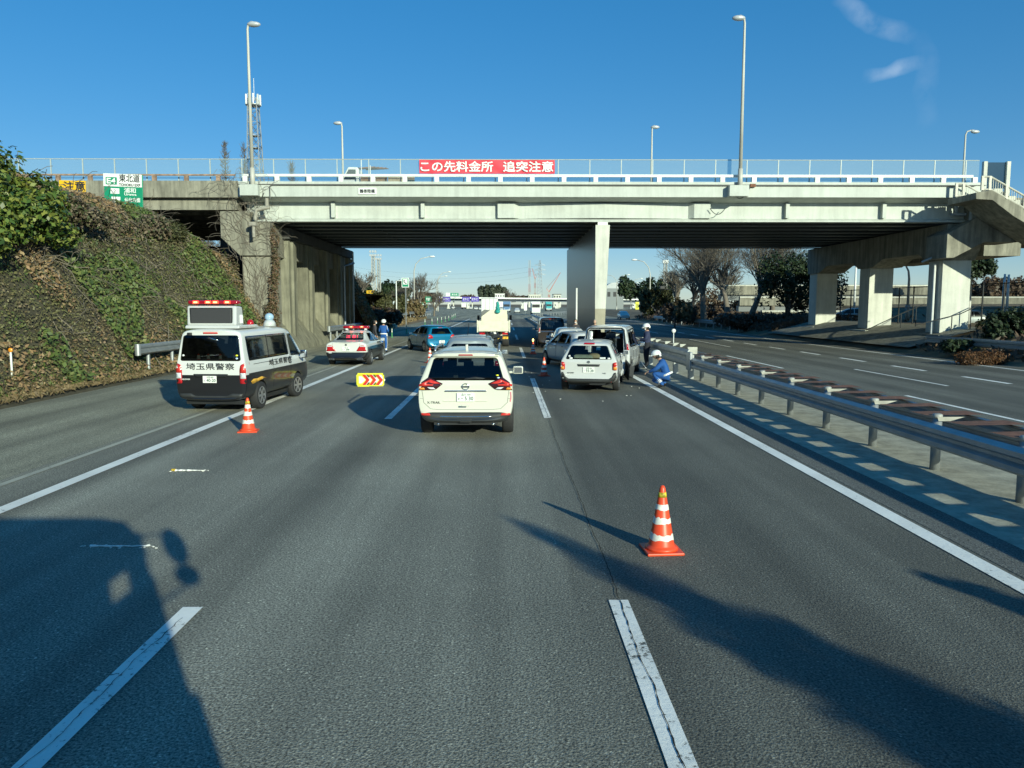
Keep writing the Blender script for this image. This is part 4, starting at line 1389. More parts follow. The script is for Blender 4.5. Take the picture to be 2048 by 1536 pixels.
class Car:
    def __init__(s, name, label, cat, loc, rot, st, paint, wheels, sides=(), rear=None, front=True, group='cars at the accident site', glass=None, cut=True, arch=.045, steer=0.0, rim=None):
        s.root = thing(name, label, cat, loc, rot, group)
        mb = shell(st)
        o = mb.build('tmp', paint)
        sm = o.modifiers.new('s', 'SUBSURF')
        sm.levels = sm.render_levels = 2
        me = evaluated(o)
        bpy.data.objects.remove(o)
        bm = bmesh.new()
        bm.from_mesh(me)
        bmesh.ops.recalc_face_normals(bm, faces=bm.faces)
        s.bvh = BVHTree.FromBMesh(bm)
        bm.to_mesh(me)
        bm.free()
        me.polygons.foreach_set('use_smooth', [True] * len(me.polygons))
        body = put('body', me)
        yr, yf, track, rad, wid = wheels
        cut_objs = []
        for yy in (yr, yf):
            for sd in (-1, 1):
                c = MB().lathe([(rad + arch, -.17), (rad + arch, .30)], 28, 'x')
                c.v = [(x * sd + sd * (track + .0), y + yy, z + rad) for x, y, z in c.v]
                cut_objs.append(c.build('cut', M_black))
        if cut:
            for poly in sides:
                c = MB().prism(round_poly(poly, .05), 'x', -1.5, 1.5)
                cut_objs.append(c.build('cut', M_inside))
            if rear:
                cx = sum(p[0] for p in rear) / len(rear)
                cz = sum(p[1] for p in rear) / len(rear)
                c = MB().prism(round_poly([(cx + (x - cx) * .97, cz + (z - cz) * .95) for x, z in rear], .06), 'y', -4, 4 if front else .9)
                cut_objs.append(c.build('cut', M_inside))
        for c in cut_objs:
            b = body.modifiers.new('b', 'BOOLEAN')
            b.operation, b.solver, b.object = 'DIFFERENCE', 'EXACT', c
            try: b.material_mode = 'TRANSFER'
            except Exception: pass
        me2 = evaluated(body)
        me2.name = 'body'
        body.modifiers.clear()
        body.data = me2
        for c in cut_objs:
            bpy.data.objects.remove(c)
        try:
            me2.set_sharp_from_angle(angle=R(40))
        except Exception:
            pass
        body.parent = s.root
        s.body = body
        g = glass or M_glass
        for poly in sides:
            for sd in ('left', 'right'):
                s.patch('side_window', poly, sd, g, .004, r=.05)
        if rear:
            s.patch('rear_window', rear, 'rear', g, .004, r=.06)
        s.wheels(yr, yf, track, rad, wid, steer, rim or M_alloy)

    def wheels(s, yr, yf, track, rad, wid, steer, rim):
        first = None
        for yy in (yr, yf):
            for sd in (-1, 1):
                if first is None:
                    w2 = wid / 2
                    t = MB().lathe([(rad * .62, -w2 * .9), (rad * .9, -w2), (rad * .97, -w2 * .88), (rad, -w2 * .6), (rad, w2 * .6), (rad * .97, w2 * .88), (rad * .9, w2), (rad * .62, w2 * .9)], 28, 'x')
                    first = t.build('wheel', M_rubber, s.root, True)
                    q = MB()
                    q.lathe([(rad * .64, w2 * .80), (rad * .64, w2 * .98), (rad * .58, w2 * .98), (rad * .56, w2 * .70), (.02, w2 * .62)], 28, 'x')
                    for j in range(6):
                        a = j * math.pi / 3
                        q.box((w2 * .82, math.cos(a) * rad * .33, math.sin(a) * rad * .33), (.03, rad * .56, .055), rx=a)
                    q.lathe([(.05, w2 * .6), (.05, w2 * .97), (.03, w2)], 12, 'x')
                    rm = q.build('rim', rim, first)
                    w, r_ = first, rm
                else:
                    w = first.copy(); COL.objects.link(w); w.parent = s.root
                    r_ = rm.copy(); COL.objects.link(r_); r_.parent = w
                w.location = (sd * (track - wid / 2 + .01), yy, rad)
                w.rotation_euler = (0, 0, (math.pi if sd < 0 else 0) + (steer if yy == yf else 0))

    def cast(s, axis, u, w):
        if axis == 'rear': o, d = Vector((u, -6, w)), Vector((0, 1, 0))
        elif axis == 'front': o, d = Vector((u, 6, w)), Vector((0, -1, 0))
        elif axis == 'left': o, d = Vector((-4, u, w)), Vector((1, 0, 0))
        elif axis == 'right': o, d = Vector((4, u, w)), Vector((-1, 0, 0))
        else: o, d = Vector((u, w, 5)), Vector((0, 0, -1))
        h = s.bvh.ray_cast(o, d)
        if h[0] is None:
            h = s.bvh.find_nearest(o + d * (4.0 if axis in ('rear', 'front') else 3.2))
        return h[0], d

    def patch(s, name, poly, axis, mat, off=.006, r=.0, parent=None, skirt=.012, step=.07):
        if r:
            poly = round_poly(poly, r)
        pts = []
        k = len(poly)
        for i in range(k):
            a, b = Vector(poly[i]), Vector(poly[(i + 1) % k])
            n = max(1, int((b - a).length / step))
            pts += [a.lerp(b, j / n) for j in range(n)]
        nb = len(pts)
        x0, x1 = min(p.x for p in pts), max(p.x for p in pts)
        y0, y1 = min(p.y for p in pts), max(p.y for p in pts)
        nx, ny = max(2, int((x1 - x0) / step)), max(2, int((y1 - y0) / step))
        def inside(q):
            c = False
            for i in range(nb):
                a, b = pts[i], pts[i - 1]
                if (a.y > q.y) != (b.y > q.y) and q.x < (b.x - a.x) * (q.y - a.y) / (b.y - a.y) + a.x:
                    c = not c
            return c
        ins = []
        for i in range(1, nx):
            for j in range(1, ny):
                q = Vector((x0 + (x1 - x0) * (i + .13 * math.sin(j * 7.0)) / nx, y0 + (y1 - y0) * j / ny))
                if inside(q) and min((q - p).length for p in pts) > step * .35:
                    ins.append(q)
        ed = [(i, (i + 1) % nb) for i in range(nb)]
        res = geometry.delaunay_2d_cdt(pts + ins, ed, [list(range(nb))], 1, 1e-5)
        vs, fs = [], [tuple(f) for f in res[2]]
        for q in res[0]:
            p, d = s.cast(axis, q.x, q.y)
            vs.append(p - d * off)
        me = MB().add(vs, fs)
        cnt = {}
        for f in fs:
            for i in range(len(f)):
                e = (f[i], f[(i + 1) % len(f)])
                cnt[tuple(sorted(e))] = cnt.get(tuple(sorted(e)), 0) + 1
        _, d = s.cast(axis, pts[0].x, pts[0].y)
        for e, c in cnt.items():
            if c == 1:
                b = len(me.v)
                me.v += [tuple(Vector(vs[e[0]]) + d * (skirt + off)), tuple(Vector(vs[e[1]]) + d * (skirt + off))]
                me.f.append((e[0], e[1], b + 1, b))
                me.mi.append(0)
        o = me.build(name, mat, parent or s.root)
        o.data.polygons.foreach_set('use_smooth', [True] * len(fs) + [False] * (len(me.f) - len(fs)))
        return o

    def pair(s, name, poly, axis, mat, off=.01, r=.02, parent=None):
        a = s.patch(name, poly, axis, mat, off, r, parent)
        b = s.patch(name, [(-x, z) for x, z in poly][::-1], axis, mat, off, r, parent)
        return a, b

    def on(s, axis, u, w, off=.01):
        p, d = s.cast(axis, u, w)
        return p - d * off

    def text_rear(s, body, x, z, width, size, mat, name='lettering', off=.012, bold=.0, parent=None, tilt=0.0):
        p = s.on('rear', x, z, off)
        return text(body, size, mat, name, parent or s.root, p, (math.pi / 2 + tilt, 0, 0), width=width, bold=bold)

    def plate(s, x, z, top, low, big, small, off=.025, tilt=0.0):
        p = s.on('rear', x, z, off)
        y = min(p.y, s.on('rear', x, z - .07, off).y, s.on('rear', x, z + .07, off).y)
        pl = MB().box((0, 0, 0), (.33, .012, .165)).build('number_plate', M_plate, s.root, bevel=.004)
        pl.location = (x, y, z)
        pl.rotation_euler = (tilt, 0, 0)
        text(top, .05, M_plategreen, 'lettering', pl, (0.01, -.008, .050), width=.17, bold=.0005, ext=.001)
        text(big, .10, M_plategreen, 'lettering', pl, (.035, -.008, -.022), width=.22, bold=.002, ext=.001)
        text(small, .05, M_plategreen, 'lettering', pl, (-.125, -.008, -.03), width=.035, ext=.001)
        return pl

    def mirror(s, y, z, x, mat, sz=(.20, .09, .15), sides=(-1, 1)):
        for sd in sides:
            o = MB().box((sd * (x + sz[0] / 2 + .05), y, z), sz).box((sd * (x + .02), y + .02, z - .05), (.14, .05, .05)).build('door_mirror', mat, s.root, bevel=.035, seg=3, smooth=True)
            MB().box((sd * (x + sz[0] / 2 + .05), y - sz[1] / 2 - .002, z), (sz[0] * .8, .006, sz[2] * .75)).build('mirror_glass', M_chrome, o)

    def handles(s, ys, z, mat, side=('left', 'right')):
        for sd in side:
            for y in ys:
                p = s.on(sd, y, z, .012)
                MB().box(p, (.03, .16, .03)).build('door_handle', mat, s.root, bevel=.01)

    def seats(s, rows, z, w=.22, h=.42):
        for y, xs_ in rows:
            for x in xs_:
                q = MB().box((x, y, z), (w * 1.9, .12, h)).box((x, y, z + h * .5 + .10), (w, .09, .18))
                q.build('seat', M_seat, s.root, bevel=.03, seg=2)

def seam(s, name, line, axis, mat=None, w=.007, off=.002):
    """thin dark panel gap along a polyline on the body"""
    m = MB()
    P = []
    for i in range(len(line) - 1):
        a, b = Vector(line[i]), Vector(line[i + 1])
        n = max(1, int((b - a).length / .05))
        P += [a.lerp(b, j / n) for j in range(n)]
    P.append(Vector(line[-1]))
    pts = [s.on(axis, q.x, q.y, off) for q in P]
    m.tube(pts, w, 4, False)
    return m.build(name, mat or M_black, s.root)

def base_of(x_rear, y_rear, L, rot):
    return (x_rear - math.sin(rot) * L / 2, y_rear + math.cos(rot) * L / 2, 0)

# --- the pale SUV straight ahead
ST_SUV = [(-2.34, -2.08, .38, 1.06, 1.62, .80, .875, .845, .62, .13), (-2.29, -2.0, .32, 1.06, 1.635, .84, .905, .875, .67, .06), (-2.05, -1.82, .27, 1.06, 1.65, .86, .915, .89, .68, .01),
          (-1.6, -1.5, .24, 1.05, 1.66, .86, .915, .89, .68, 0), (-.5, -.5, .22, 1.0, 1.665, .86, .905, .88, .67, 0), (.5, .2, .22, .98, 1.65, .86, .905, .87, .61, 0),
          (.95, .45, .22, .98, 1.60, .86, .91, .865, .58, 0), (1.3, 1.12, .22, .97, 1.12, .86, .91, .85, .7, 0), (2.0, 1.95, .24, .92, 1.02, .84, .89, .81, .6, 0),
          (2.28, 2.25, .3, .8, .9, .74, .8, .72, .5, 0), (2.36, 2.33, .36, .7, .78, .62, .7, .62, .45, -.1)]
M_suv = two_tone('suv_paint', (0.64, 0.635, 0.54), (0.028, 0.03, 0.031), .475, .34, -2.0)
c = Car('suv', 'pale cream white SUV stopped in the middle lane straight ahead', 'car', base_of(-.735, 14.28, 4.69, 0.0), 0.0, ST_SUV, M_suv,
        (-1.40, 1.30, .90, .355, .225), sides=[[(-1.75, 1.14), (-1.05, 1.12), (-1.05, 1.54), (-1.5, 1.52)], [(-.98, 1.11), (-.10, 1.08), (-.10, 1.57), (-.98, 1.55)], [(-.02, 1.08), (.92, 1.06), (.55, 1.50), (.15, 1.58), (-.02, 1.58)]],
        rear=[(-.725, 1.115), (.725, 1.115), (.60, 1.535), (-.60, 1.535)], glass=M_glassdark, group='vehicles queueing at the accident site')
suv = c
c.patch('rear_spoiler', [(-.65, 1.555), (.65, 1.555), (.60, 1.65), (-.60, 1.65)], 'rear', M_pearl, .05, .03)
c.patch('high_brake_lamp', [(-.14, 1.575), (.14, 1.575), (.13, 1.60), (-.13, 1.60)], 'rear', M_redlens, .06, .01)
for sd in (1, -1):
    P = lambda pts: [(sd * x, z) for x, z in pts][::sd]
    lp_ = c.patch('tail_lamp', P([(.42, 1.055), (.60, 1.135), (.70, 1.175), (.905, 1.03), (.905, .93), (.60, .935), (.55, .95)]), 'rear', M_darklens, .012, .02)
    c.patch('red_lens', P([(.47, 1.06), (.66, 1.135), (.88, 1.04), (.88, 1.005), (.62, 1.02), (.60, 1.04), (.74, 1.055), (.70, 1.085), (.60, 1.055)]), 'rear', M_reflred, .018, .008, parent=lp_)
    c.patch('reversing_lens', P([(.56, .95), (.66, .95), (.72, .99), (.60, .985)]), 'rear', M_clearlens, .018, .008, parent=lp_)
    c.patch('amber_lens', P([(.76, .945), (.86, .945), (.86, .98), (.78, .985)]), 'rear', M_amber, .018, .008, parent=lp_)
    c.patch('bumper_reflector', P([(.66, .455), (.84, .455), (.84, .50), (.68, .50)]), 'rear', M_reflred, .014, .01)
c.patch('lower_bumper', [(-.90, .24), (.90, .24), (.90, .48), (.66, .515), (-.66, .515), (-.90, .48)], 'rear', M_grey_plastic, .006, .04)
c.patch('skid_trim', [(-.50, .425), (.50, .425), (.46, .45), (.1, .44), (-.1, .44), (-.46, .45)], 'rear', M_chrome, .02, .008)
MB().box((0, -2.27, .36), (.22, .05, .075)).build('tow_cover', M_black, c.root, bevel=.01)
for sd in (-1, 1):
    MB().tube([(sd * .52, -2.2, .28), (sd * .52, -2.05, .29)], .03, 10).build('exhaust_pipe', M_chrome, c.root, True)
MB().box((0, -1.6, .30), (1.2, 1.2, .06)).box((0, .2, .22), (1.5, 2.8, .05)).build('underbody', M_black, c.root)
c.patch('tailgate_trim', [(-.40, .905), (.40, .905), (.38, .93), (-.38, .93)], 'rear', M_chrome, .018, .01)
seam(c, 'tailgate_gap', [(-.83, 1.0), (-.80, .80), (-.79, .70), (-.66, .58), (-.5, .565), (.5, .565), (.66, .58), (.79, .70), (.80, .80), (.83, 1.0)], 'rear', w=.004, off=.0005)
seam(c, 'bumper_gap', [(-.9, .80), (-.86, .775), (-.80, .77)], 'rear', w=.003, off=.0005)
seam(c, 'bumper_gap', [(.9, .80), (.86, .775), (.80, .77)], 'rear', w=.003, off=.0005)
p = c.on('rear', 0, 1.0, .014)
em = MB()
for j in range(24):
    a0, a1 = 2 * math.pi * j / 24, 2 * math.pi * (j + 1) / 24
    em.tube([(.065 * math.cos(a0), 0, .055 * math.sin(a0)), (.065 * math.cos(a1), 0, .055 * math.sin(a1))], .008, 5)
em.box((0, -.004, 0), (.15, .012, .028))
e = em.build('emblem', M_chrome, c.root)
e.location = p
c.text_rear('X-TRAIL', -.60, .70, .25, .06, M_ink, off=.008)
c.plate(.0, .80, '品川 350', 'め', '・5 30', 'め')
c.patch('plate_recess_edge', [(-.44, .735), (-.40, .72), (.40, .72), (.44, .735), (.40, .728), (-.40, .728)], 'rear', M_pearl, .012, 0)
MB().box((0, -2.335, .655), (.15, .02, .03)).build('tailgate_handle', M_pearl, c.root, bevel=.008)
c.patch('pink_sticker', [(.835, .90), (.865, .90), (.87, .78), (.85, .70), (.83, .72), (.845, .80)], 'rear', pm('pink_sticker_film', (.75, .25, .28), .5), .006, .01)
for x, z, mt in ((.60, 1.21, M_lime), (.62, 1.165, pm('sticker_blue_white', (.55, .68, .85), .4))):
    c.patch('window_sticker', [(x - .035, z), (x, z - .018), (x + .035, z), (x, z + .018)], 'rear', mt, .008, .015)
c.patch('wiper', [(-.02, 1.13), (.36, 1.145), (.36, 1.16), (.18, 1.185), (-.02, 1.15)], 'rear', M_black, .02, .01)
MB().box((-.20, -1.92, 1.165), (.09, .05, .05)).build('wiper_nozzle', M_pearl, c.root, bevel=.01)
for sd in (-1, 1):
    MB().tube([(sd * .63, -1.5, 1.63), (sd * .63, -1.35, 1.69), (sd * .63, .2, 1.695), (sd * .61, .4, 1.62)], .022, 8).build('roof_rail', M_alloy, c.root, True)
MB().prism([(-1.62, 1.64), (-1.38, 1.64), (-1.60, 1.77), (-1.64, 1.76)], 'x', -.025, .025).build('roof_antenna', M_pearl, c.root, bevel=.012)
c.mirror(.62, 1.08, .88, M_pearl, (.22, .10, .17))
c.seats([(.1, (-.4, .4)), (-.9, (-.42, 0, .42))], 1.02, .2, .36)
MB().box((-.0, .95, 1.10), (1.3, .05, .03)).build('dashboard', M_inside, c.root)
MB().box((-.02, -2.0, 1.475), (.26, .04, .07)).build('camera_housing', M_black, c.root, bevel=.01)

# --- police van with sign box
ST_VAN = [(-2.335, -2.235, .34, 1.10, 1.93, .80, .835, .82, .66, .07), (-2.29, -2.18, .30, 1.10, 1.965, .82, .848, .835, .69, .02), (-2.15, -2.05, .28, 1.10, 1.985, .825, .852, .84, .70, 0),
          (-1.2, -1.1, .28, 1.10, 1.99, .825, .852, .84, .70, 0), (.2, .2, .28, 1.10, 1.99, .825, .852, .84, .70, 0), (1.0, .75, .28, 1.10, 1.975, .825, .852, .84, .69, 0),
          (1.62, 1.05, .28, 1.08, 1.92, .82, .85, .83, .66, 0), (2.05, 1.93, .30, 1.02, 1.16, .80, .84, .80, .70, 0), (2.28, 2.24, .34, .86, .98, .74, .79, .74, .62, 0), (2.345, 2.32, .38, .76, .86, .64, .7, .64, .5, -.08)]
rot = R(-4.5)
M_van = two_tone('police_van_paint', (.64, .65, .63), (.012, .012, .014), .90, .93, -2.1)
c = Car('police_van', 'black and white police van with raised sign box and red light bar', 'police van', base_of(-6.89, 17.95, 4.69, rot), rot, ST_VAN, M_van,
        (-1.36, 1.20, .845, .335, .20), sides=[[(-2.0, 1.22), (.62, 1.22), (.62, 1.80), (-2.0, 1.80)], [(.74, 1.18), (1.62, 1.15), (1.12, 1.76), (.74, 1.78)]],
        rear=[(-.73, 1.23), (.73, 1.23), (.66, 1.83), (-.66, 1.83)], glass=M_glassdark, group='police vehicles on the left shoulder', steer=R(-8))
van = c
c.text_rear('埼玉県警察', 0, 1.105, 1.16, .17, M_ink, off=.02, bold=-.0015)
c.plate(-.02, .80, '大宮 800', 'さ', '40-20', 'さ', off=.03)
c.patch('rear_bumper', [(-.84, .20), (.84, .20), (.845, .46), (.5, .47), (.38, .41), (-.38, .41), (-.5, .47), (-.845, .46)], 'rear', M_grey_plastic, .02, .03)
c.patch('plate_garnish', [(-.42, .925), (.42, .925), (.36, .85), (-.36, .85)], 'rear', M_black, .02, .015)
for sd in (1, -1):
    P = lambda pts: [(sd * x, z) for x, z in pts][::sd]
    lp_ = c.patch('tail_lamp', P([(.70, .70), (.845, .70), (.84, 1.19), (.72, 1.14), (.695, 1.02)]), 'rear', M_redlens, .012, .03)
    c.patch('red_lens', P([(.72, .96), (.84, .96), (.835, 1.16), (.73, 1.11)]), 'rear', M_reflred, .018, .02, parent=lp_)
    c.patch('clear_lens', P([(.715, .82), (.84, .82), (.84, .95), (.715, .95)]), 'rear', M_clearlens, .018, .015, parent=lp_)
c.patch('high_brake_lamp', [(-.18, 1.865), (.18, 1.865), (.17, 1.90), (-.17, 1.90)], 'rear', M_reflred, .015, .015)
c.text_rear('CARAVAN', -.62, .80, .22, .05, M_signwhite, off=.01)
c.patch('wiper', [(-.05, 1.76), (.2, 1.70), (.2, 1.715), (-.04, 1.79)], 'rear', M_chrome, .02, 0)
MB().box((-.46, -2.30, 1.86), (.09, .10, .07)).build('rear_camera', M_black, c.root, bevel=.015)
for x, z, mt in ((-.66, 1.36, M_signwhite), (.63, 1.36, M_lime), (.63, 1.29, pm('sticker_blue_white', (.55, .68, .85)))):
    c.patch('window_sticker', [(x - .04, z), (x, z - .028), (x + .04, z), (x, z + .028)], 'rear', mt, .008, .02)
for x in (-.40, -.16, .13, .48):                            # cones stacked inside behind the rear window
    q = MB().lathe([(.055, 1.15), (.03, 1.36), (.006, 1.39)], 10, c=(x, -2.02, 0))
    o = q.build('stowed_cone', M_cone, c.root, True)
    MB().lathe([(.045, 1.26), (.034, 1.35)], 10, c=(x, -2.02, 0)).build('cone_band', M_conew, o, True)
c.seats([(.75, (-.42, .42)), (-.4, (-.42, .42))], 1.15, .22, .4)
c.mirror(1.35, 1.18, .84, M_chrome, (.18, .10, .22))
text('埼玉県警察', .17, M_ink, 'lettering', c.root, tuple(c.on('right', -.05, 1.09, .012)), (math.pi / 2, 0, math.pi / 2), width=1.6, bold=.001)
c.handles([.62], 1.0, M_black, ('right', 'left'))
seam(c, 'door_gap', [(.68, 1.80), (.68, .40)], 'right', w=.005)
seam(c, 'door_gap', [(-.55, 1.2), (-.55, .42)], 'right', w=.004)
seam(c, 'slide_rail', [(-1.8, 1.13), (-.7, 1.13)], 'right', w=.008)
seam(c, 'window_bar', [(-.75, 1.22), (-.75, 1.80)], 'right', w=.014, off=.004)
M_gold = pm('gold_flash_tape', (.70, .36, .04), .4, var=.5, scale=16, stretch=(1, .4, 1))
c.patch('gold_emblem', [(-2.0, .73), (-1.85, .78), (-1.6, .77), (-1.35, .80), (-1.05, .73), (-1.2, .74), (-1.55, .70), (-1.9, .66)], 'right', M_gold, .008, .02)
m = MB()
m.prism([(-2.05, 1.98), (-.75, 1.98), (-.95, 2.06), (-2.02, 2.06)], 'x', -.70, .62)
m.build('roof_base', M_white, c.root, bevel=.03)
bxo = MB().prism([(-2.02, 2.05), (-1.55, 2.05), (-1.62, 2.50), (-1.98, 2.52)], 'x', -.66, .54).build('sign_box', M_white, c.root, bevel=.045, seg=3)
MB().box((-.06, -2.012, 2.275), (.98, .03, .34)).build('display_panel', M_board, bxo, bevel=.01)
MB().box((-.06, -2.000, 2.275), (1.04, .03, .39)).build('display_frame', M_black, bxo, bevel=.01)
MB().box((.53, -1.72, 2.20), (.10, .06, .20)).build('side_plate', M_signwhite, c.root, bevel=.01)
lb = MB().box((-.06, -1.80, 2.60), (1.22, .22, .095)).build('light_bar', M_redcover, c.root, bevel=.035, seg=3, smooth=True)
MB().box((-.06, -1.80, 2.535), (.9, .12, .06)).build('bar_mount', M_black, lb)
for x in (-.47, -.17, .01, .30):
    MB().box((x, -1.915, 2.60), (.15, .02, .062)).build('red_lamp', M_redled, lb, bevel=.008)
    MB().box((x, -1.926, 2.60), (.085, .02, .034)).build('lamp_core', M_hotled, lb, bevel=.005)
b = MB().lathe([(.10, 1.99), (.10, 2.03)], 14, c=(.42, -.9, 0)).build('beacon_base', M_whitepaint, c.root, True)
MB().lathe([(.085, 2.03), (.085, 2.10), (.06, 2.16), (.01, 2.18)], 14, c=(.42, -.9, 0)).build('red_beacon', M_redlens, b, True)
b = MB().lathe([(.17, 1.98), (.15, 2.08), (.11, 2.14)], 16, c=(.48, .2, 0)).build('speaker_base', M_white, c.root, True)
MB().ball((.48, .2, 2.22), (.12, .12, .11)).build('blue_dome', pm('pale_blue_dome', (.35, .50, .62), .12, coat=.6), b, True)
MB().box((0, -.3, .24), (1.4, 3.6, .10)).build('underbody', M_black, c.root)

# --- patrol car
ST_SED = [(-2.42, -2.38, .36, .90, 1.00, .78, .84, .78, .62, .16), (-2.33, -2.28, .30, .92, 1.03, .82, .875, .83, .68, .07), (-2.1, -2.0, .24, .93, 1.05, .85, .895, .86, .70, .01), (-1.62, -1.52, .22, .94, 1.07, .865, .897, .865, .70, 0),
          (-1.42, -.86, .20, .95, 1.385, .87, .897, .862, .54, 0), (-.7, -.42, .20, .94, 1.455, .87, .897, .862, .58, 0), (.3, .1, .20, .92, 1.47, .87, .897, .86, .58, 0),
          (1.0, .38, .20, .91, 1.40, .87, .895, .855, .56, 0), (1.3, 1.15, .20, .90, 1.0, .87, .895, .85, .66, 0), (2.05, 2.0, .22, .80, .90, .85, .88, .82, .62, 0),
          (2.36, 2.33, .28, .68, .76, .76, .81, .75, .55, 0), (2.44, 2.42, .34, .6, .67, .62, .7, .62, .45, -.12)]
M_pat = two_tone('patrol_car_paint', (.64, .65, .61), (.010, .010, .012), .585, .80, -2.05)
rot = R(-1.0)
c = Car('patrol_car', 'black and white patrol sedan with red light bar on the left shoulder', 'police car', base_of(-6.66, 32.2, 4.87, rot), rot, ST_SED, M_pat,
        (-1.36, 1.49, .895, .325, .205), sides=[[(-1.2, 1.02), (-.12, .98), (-.12, 1.34), (-.7, 1.35)], [(-.04, .98), (.95, .96), (.42, 1.30), (-.04, 1.36)]],
        rear=[(-.60, 1.075), (.60, 1.075), (.46, 1.36), (-.46, 1.36)], group='police vehicles on the left shoulder')
pat = c
for sd in (1, -1):
    P = lambda pts: [(sd * x, z) for x, z in pts][::sd]
    lp_ = c.patch('tail_lamp', P([(.42, .63), (.88, .63), (.88, .865), (.62, .87), (.56, .84)]), 'rear', M_redlens, .012, .03)
    c.patch('clear_lens', P([(.57, .815), (.82, .82), (.82, .845), (.60, .845)]), 'rear', M_clearlens, .018, .008, parent=lp_)
    ex = MB().prism(round_poly([(-.13, .0), (.13, 0), (.10, .075), (-.10, .075)], .015), 'y', -.02, .06).build('exhaust_tip', M_chrome, c.root)
    ex.location = (sd * .60, -2.33, .27)
    MB().prism(round_poly([(-.10, .014), (.10, .014), (.08, .06), (-.08, .06)], .012), 'y', -.024, -.015).build('opening', M_black, ex)
c.patch('bumper_reflector', [(-.74, .545), (-.60, .545), (-.60, .575), (-.74, .575)], 'rear', M_clearlens, .012, .01)
c.plate(.0, .725, '大宮 300', 'は', '・588', 'は', off=.02)
e = MB().lathe([(.045, -.004), (.045, .004)], 14, 'y').build('emblem', M_chrome, c.root)
e.location = c.on('rear', 0, .90, .01)
seam(c, 'boot_gap', [(-.58, .98), (-.55, .62), (.55, .62), (.58, .98)], 'rear', w=.004, off=.0005)
lb = MB().box((0, -.10, 1.585), (1.16, .30, .12)).build('light_bar', M_redcover, c.root, bevel=.05, seg=3, smooth=True)
for sx in (-.42, .42):
    MB().box((sx, -.1, 1.50), (.10, .2, .08)).build('bar_mount', M_whitepaint, lb, bevel=.01)
for x in (-.20, .27):
    MB().box((x, -.258, 1.60), (.16, .02, .05)).build('red_lamp', M_redled, lb, bevel=.008)
    MB().box((x, -.269, 1.60), (.09, .02, .03)).build('lamp_core', M_hotled, lb, bevel=.005)
MB().tube([(-.05, -1.0, 1.36), (-.05, -1.05, 1.92)], .008, 5).build('radio_aerial', M_black, c.root)
text('注 意！', .17, pm('dim_red_led', (.5, .02, .03), .3, var=0.0, emit=(1.0, .04, .10), es=1.6), 'lit_lettering', c.root, (.06, -1.33, 1.215), (math.pi / 2 - R(38), 0, 0), width=.50)
c.mirror(.75, 1.0, .86, M_white, (.19, .09, .14))
text('埼玉県警', .14, M_ink, 'lettering', c.root, tuple(c.on('right', .5, .88, .008)), (math.pi / 2, 0, math.pi / 2), width=.75)
c.seats([(.0, (-.4, .4))], 1.0, .2, .3)
MB().box((0, 0, .22), (1.4, 3.6, .08)).build('underbody', M_black, c.root)

# --- blue hatchback, slewed
ST_HAT = [(-1.93, -1.60, .38, .90, 1.35, .70, .79, .74, .48, .16), (-1.84, -1.48, .30, .91, 1.40, .77, .835, .79, .53, .08), (-1.6, -1.3, .24, .91, 1.44, .81, .85, .815, .56, .01), (-1.1, -.95, .22, .90, 1.465, .82, .85, .82, .58, 0),
          (-.2, -.2, .20, .88, 1.475, .82, .845, .815, .58, 0), (.5, .2, .20, .87, 1.45, .82, .845, .81, .57, 0), (1.0, .55, .20, .86, 1.36, .82, .85, .81, .55, 0),
          (1.28, 1.15, .20, .85, 1.0, .81, .85, .80, .62, 0), (1.75, 1.7, .24, .74, .86, .76, .81, .74, .56, 0), (1.90, 1.87, .30, .64, .74, .66, .72, .65, .48, 0), (1.95, 1.93, .34, .58, .66, .58, .64, .58, .4, -.1)]
HAT_SIDES = [[(-1.45, 1.0), (-.98, .97), (-.98, 1.33), (-1.2, 1.32)], [(-.90, .97), (-.08, .95), (-.08, 1.36), (-.90, 1.35)], [(0, .95), (.98, .92), (.52, 1.27), (0, 1.36)]]
def hatch(name, label, loc, rot, paint, sx=1.0, sy=1.0, sz=1.0, glass=None, rearpoly=None, cut=True, group='cars at the accident site', wheels=None, steer=0.0, detail=True):
    st_ = [(a * sy, b * sy, z0 * sz, zm * sz, zt * sz, w0 * sx, w1 * sx, w2 * sx, w3 * sx, bu) for a, b, z0, zm, zt, w0, w1, w2, w3, bu in ST_HAT]
    sd_ = [[(y * sy, z * sz) for y, z in q] for q in HAT_SIDES]
    rr_ = rearpoly or [(-.60 * sx, .99 * sz), (.60 * sx, .99 * sz), (.46 * sx, 1.30 * sz), (-.46 * sx, 1.30 * sz)]
    c = Car(name, label, 'car', loc, rot, st_, paint, wheels or (-1.24 * sy, 1.25 * sy, .845 * sx, .30, .185), sd_, rr_, glass=glass, cut=cut, group=group, steer=steer)
    if detail:
        c.mirror(.72 * sy, .97 * sz, .80 * sx, paint, (.17, .09, .13))
        c.handles([-.75 * sy, .08 * sy], .84 * sz, M_black if paint is not M_blue else paint)
        seam(c, 'door_gap', [(-.04 * sy, 1.36 * sz), (-.04 * sy, .34)], 'left', w=.005)
        seam(c, 'door_gap', [(.92 * sy, .90 * sz), (.95 * sy, .34)], 'left', w=.005)
        MB().box((0, 0, .21), (1.3, 2.9, .07)).build('underbody', M_black, c.root)
    return c
rot = R(26)
c = hatch('hatchback', 'bright blue hatchback slewed towards the left shoulder', (-4.25, 44.15, 0), rot, M_blue, glass=M_glassdark)
for sd in (1, -1):
    P = lambda pts: [(sd * x, z) for x, z in pts][::sd]
    lp_ = c.patch('tail_lamp', P([(.50, .76), (.78, .74), (.80, .94), (.66, .97), (.55, .90)]), 'rear', M_redlens, .014, .05)
    c.patch('red_lens', P([(.58, .86), (.72, .86), (.70, .92), (.62, .92)]), 'rear', M_reflred, .02, .02, parent=lp_)
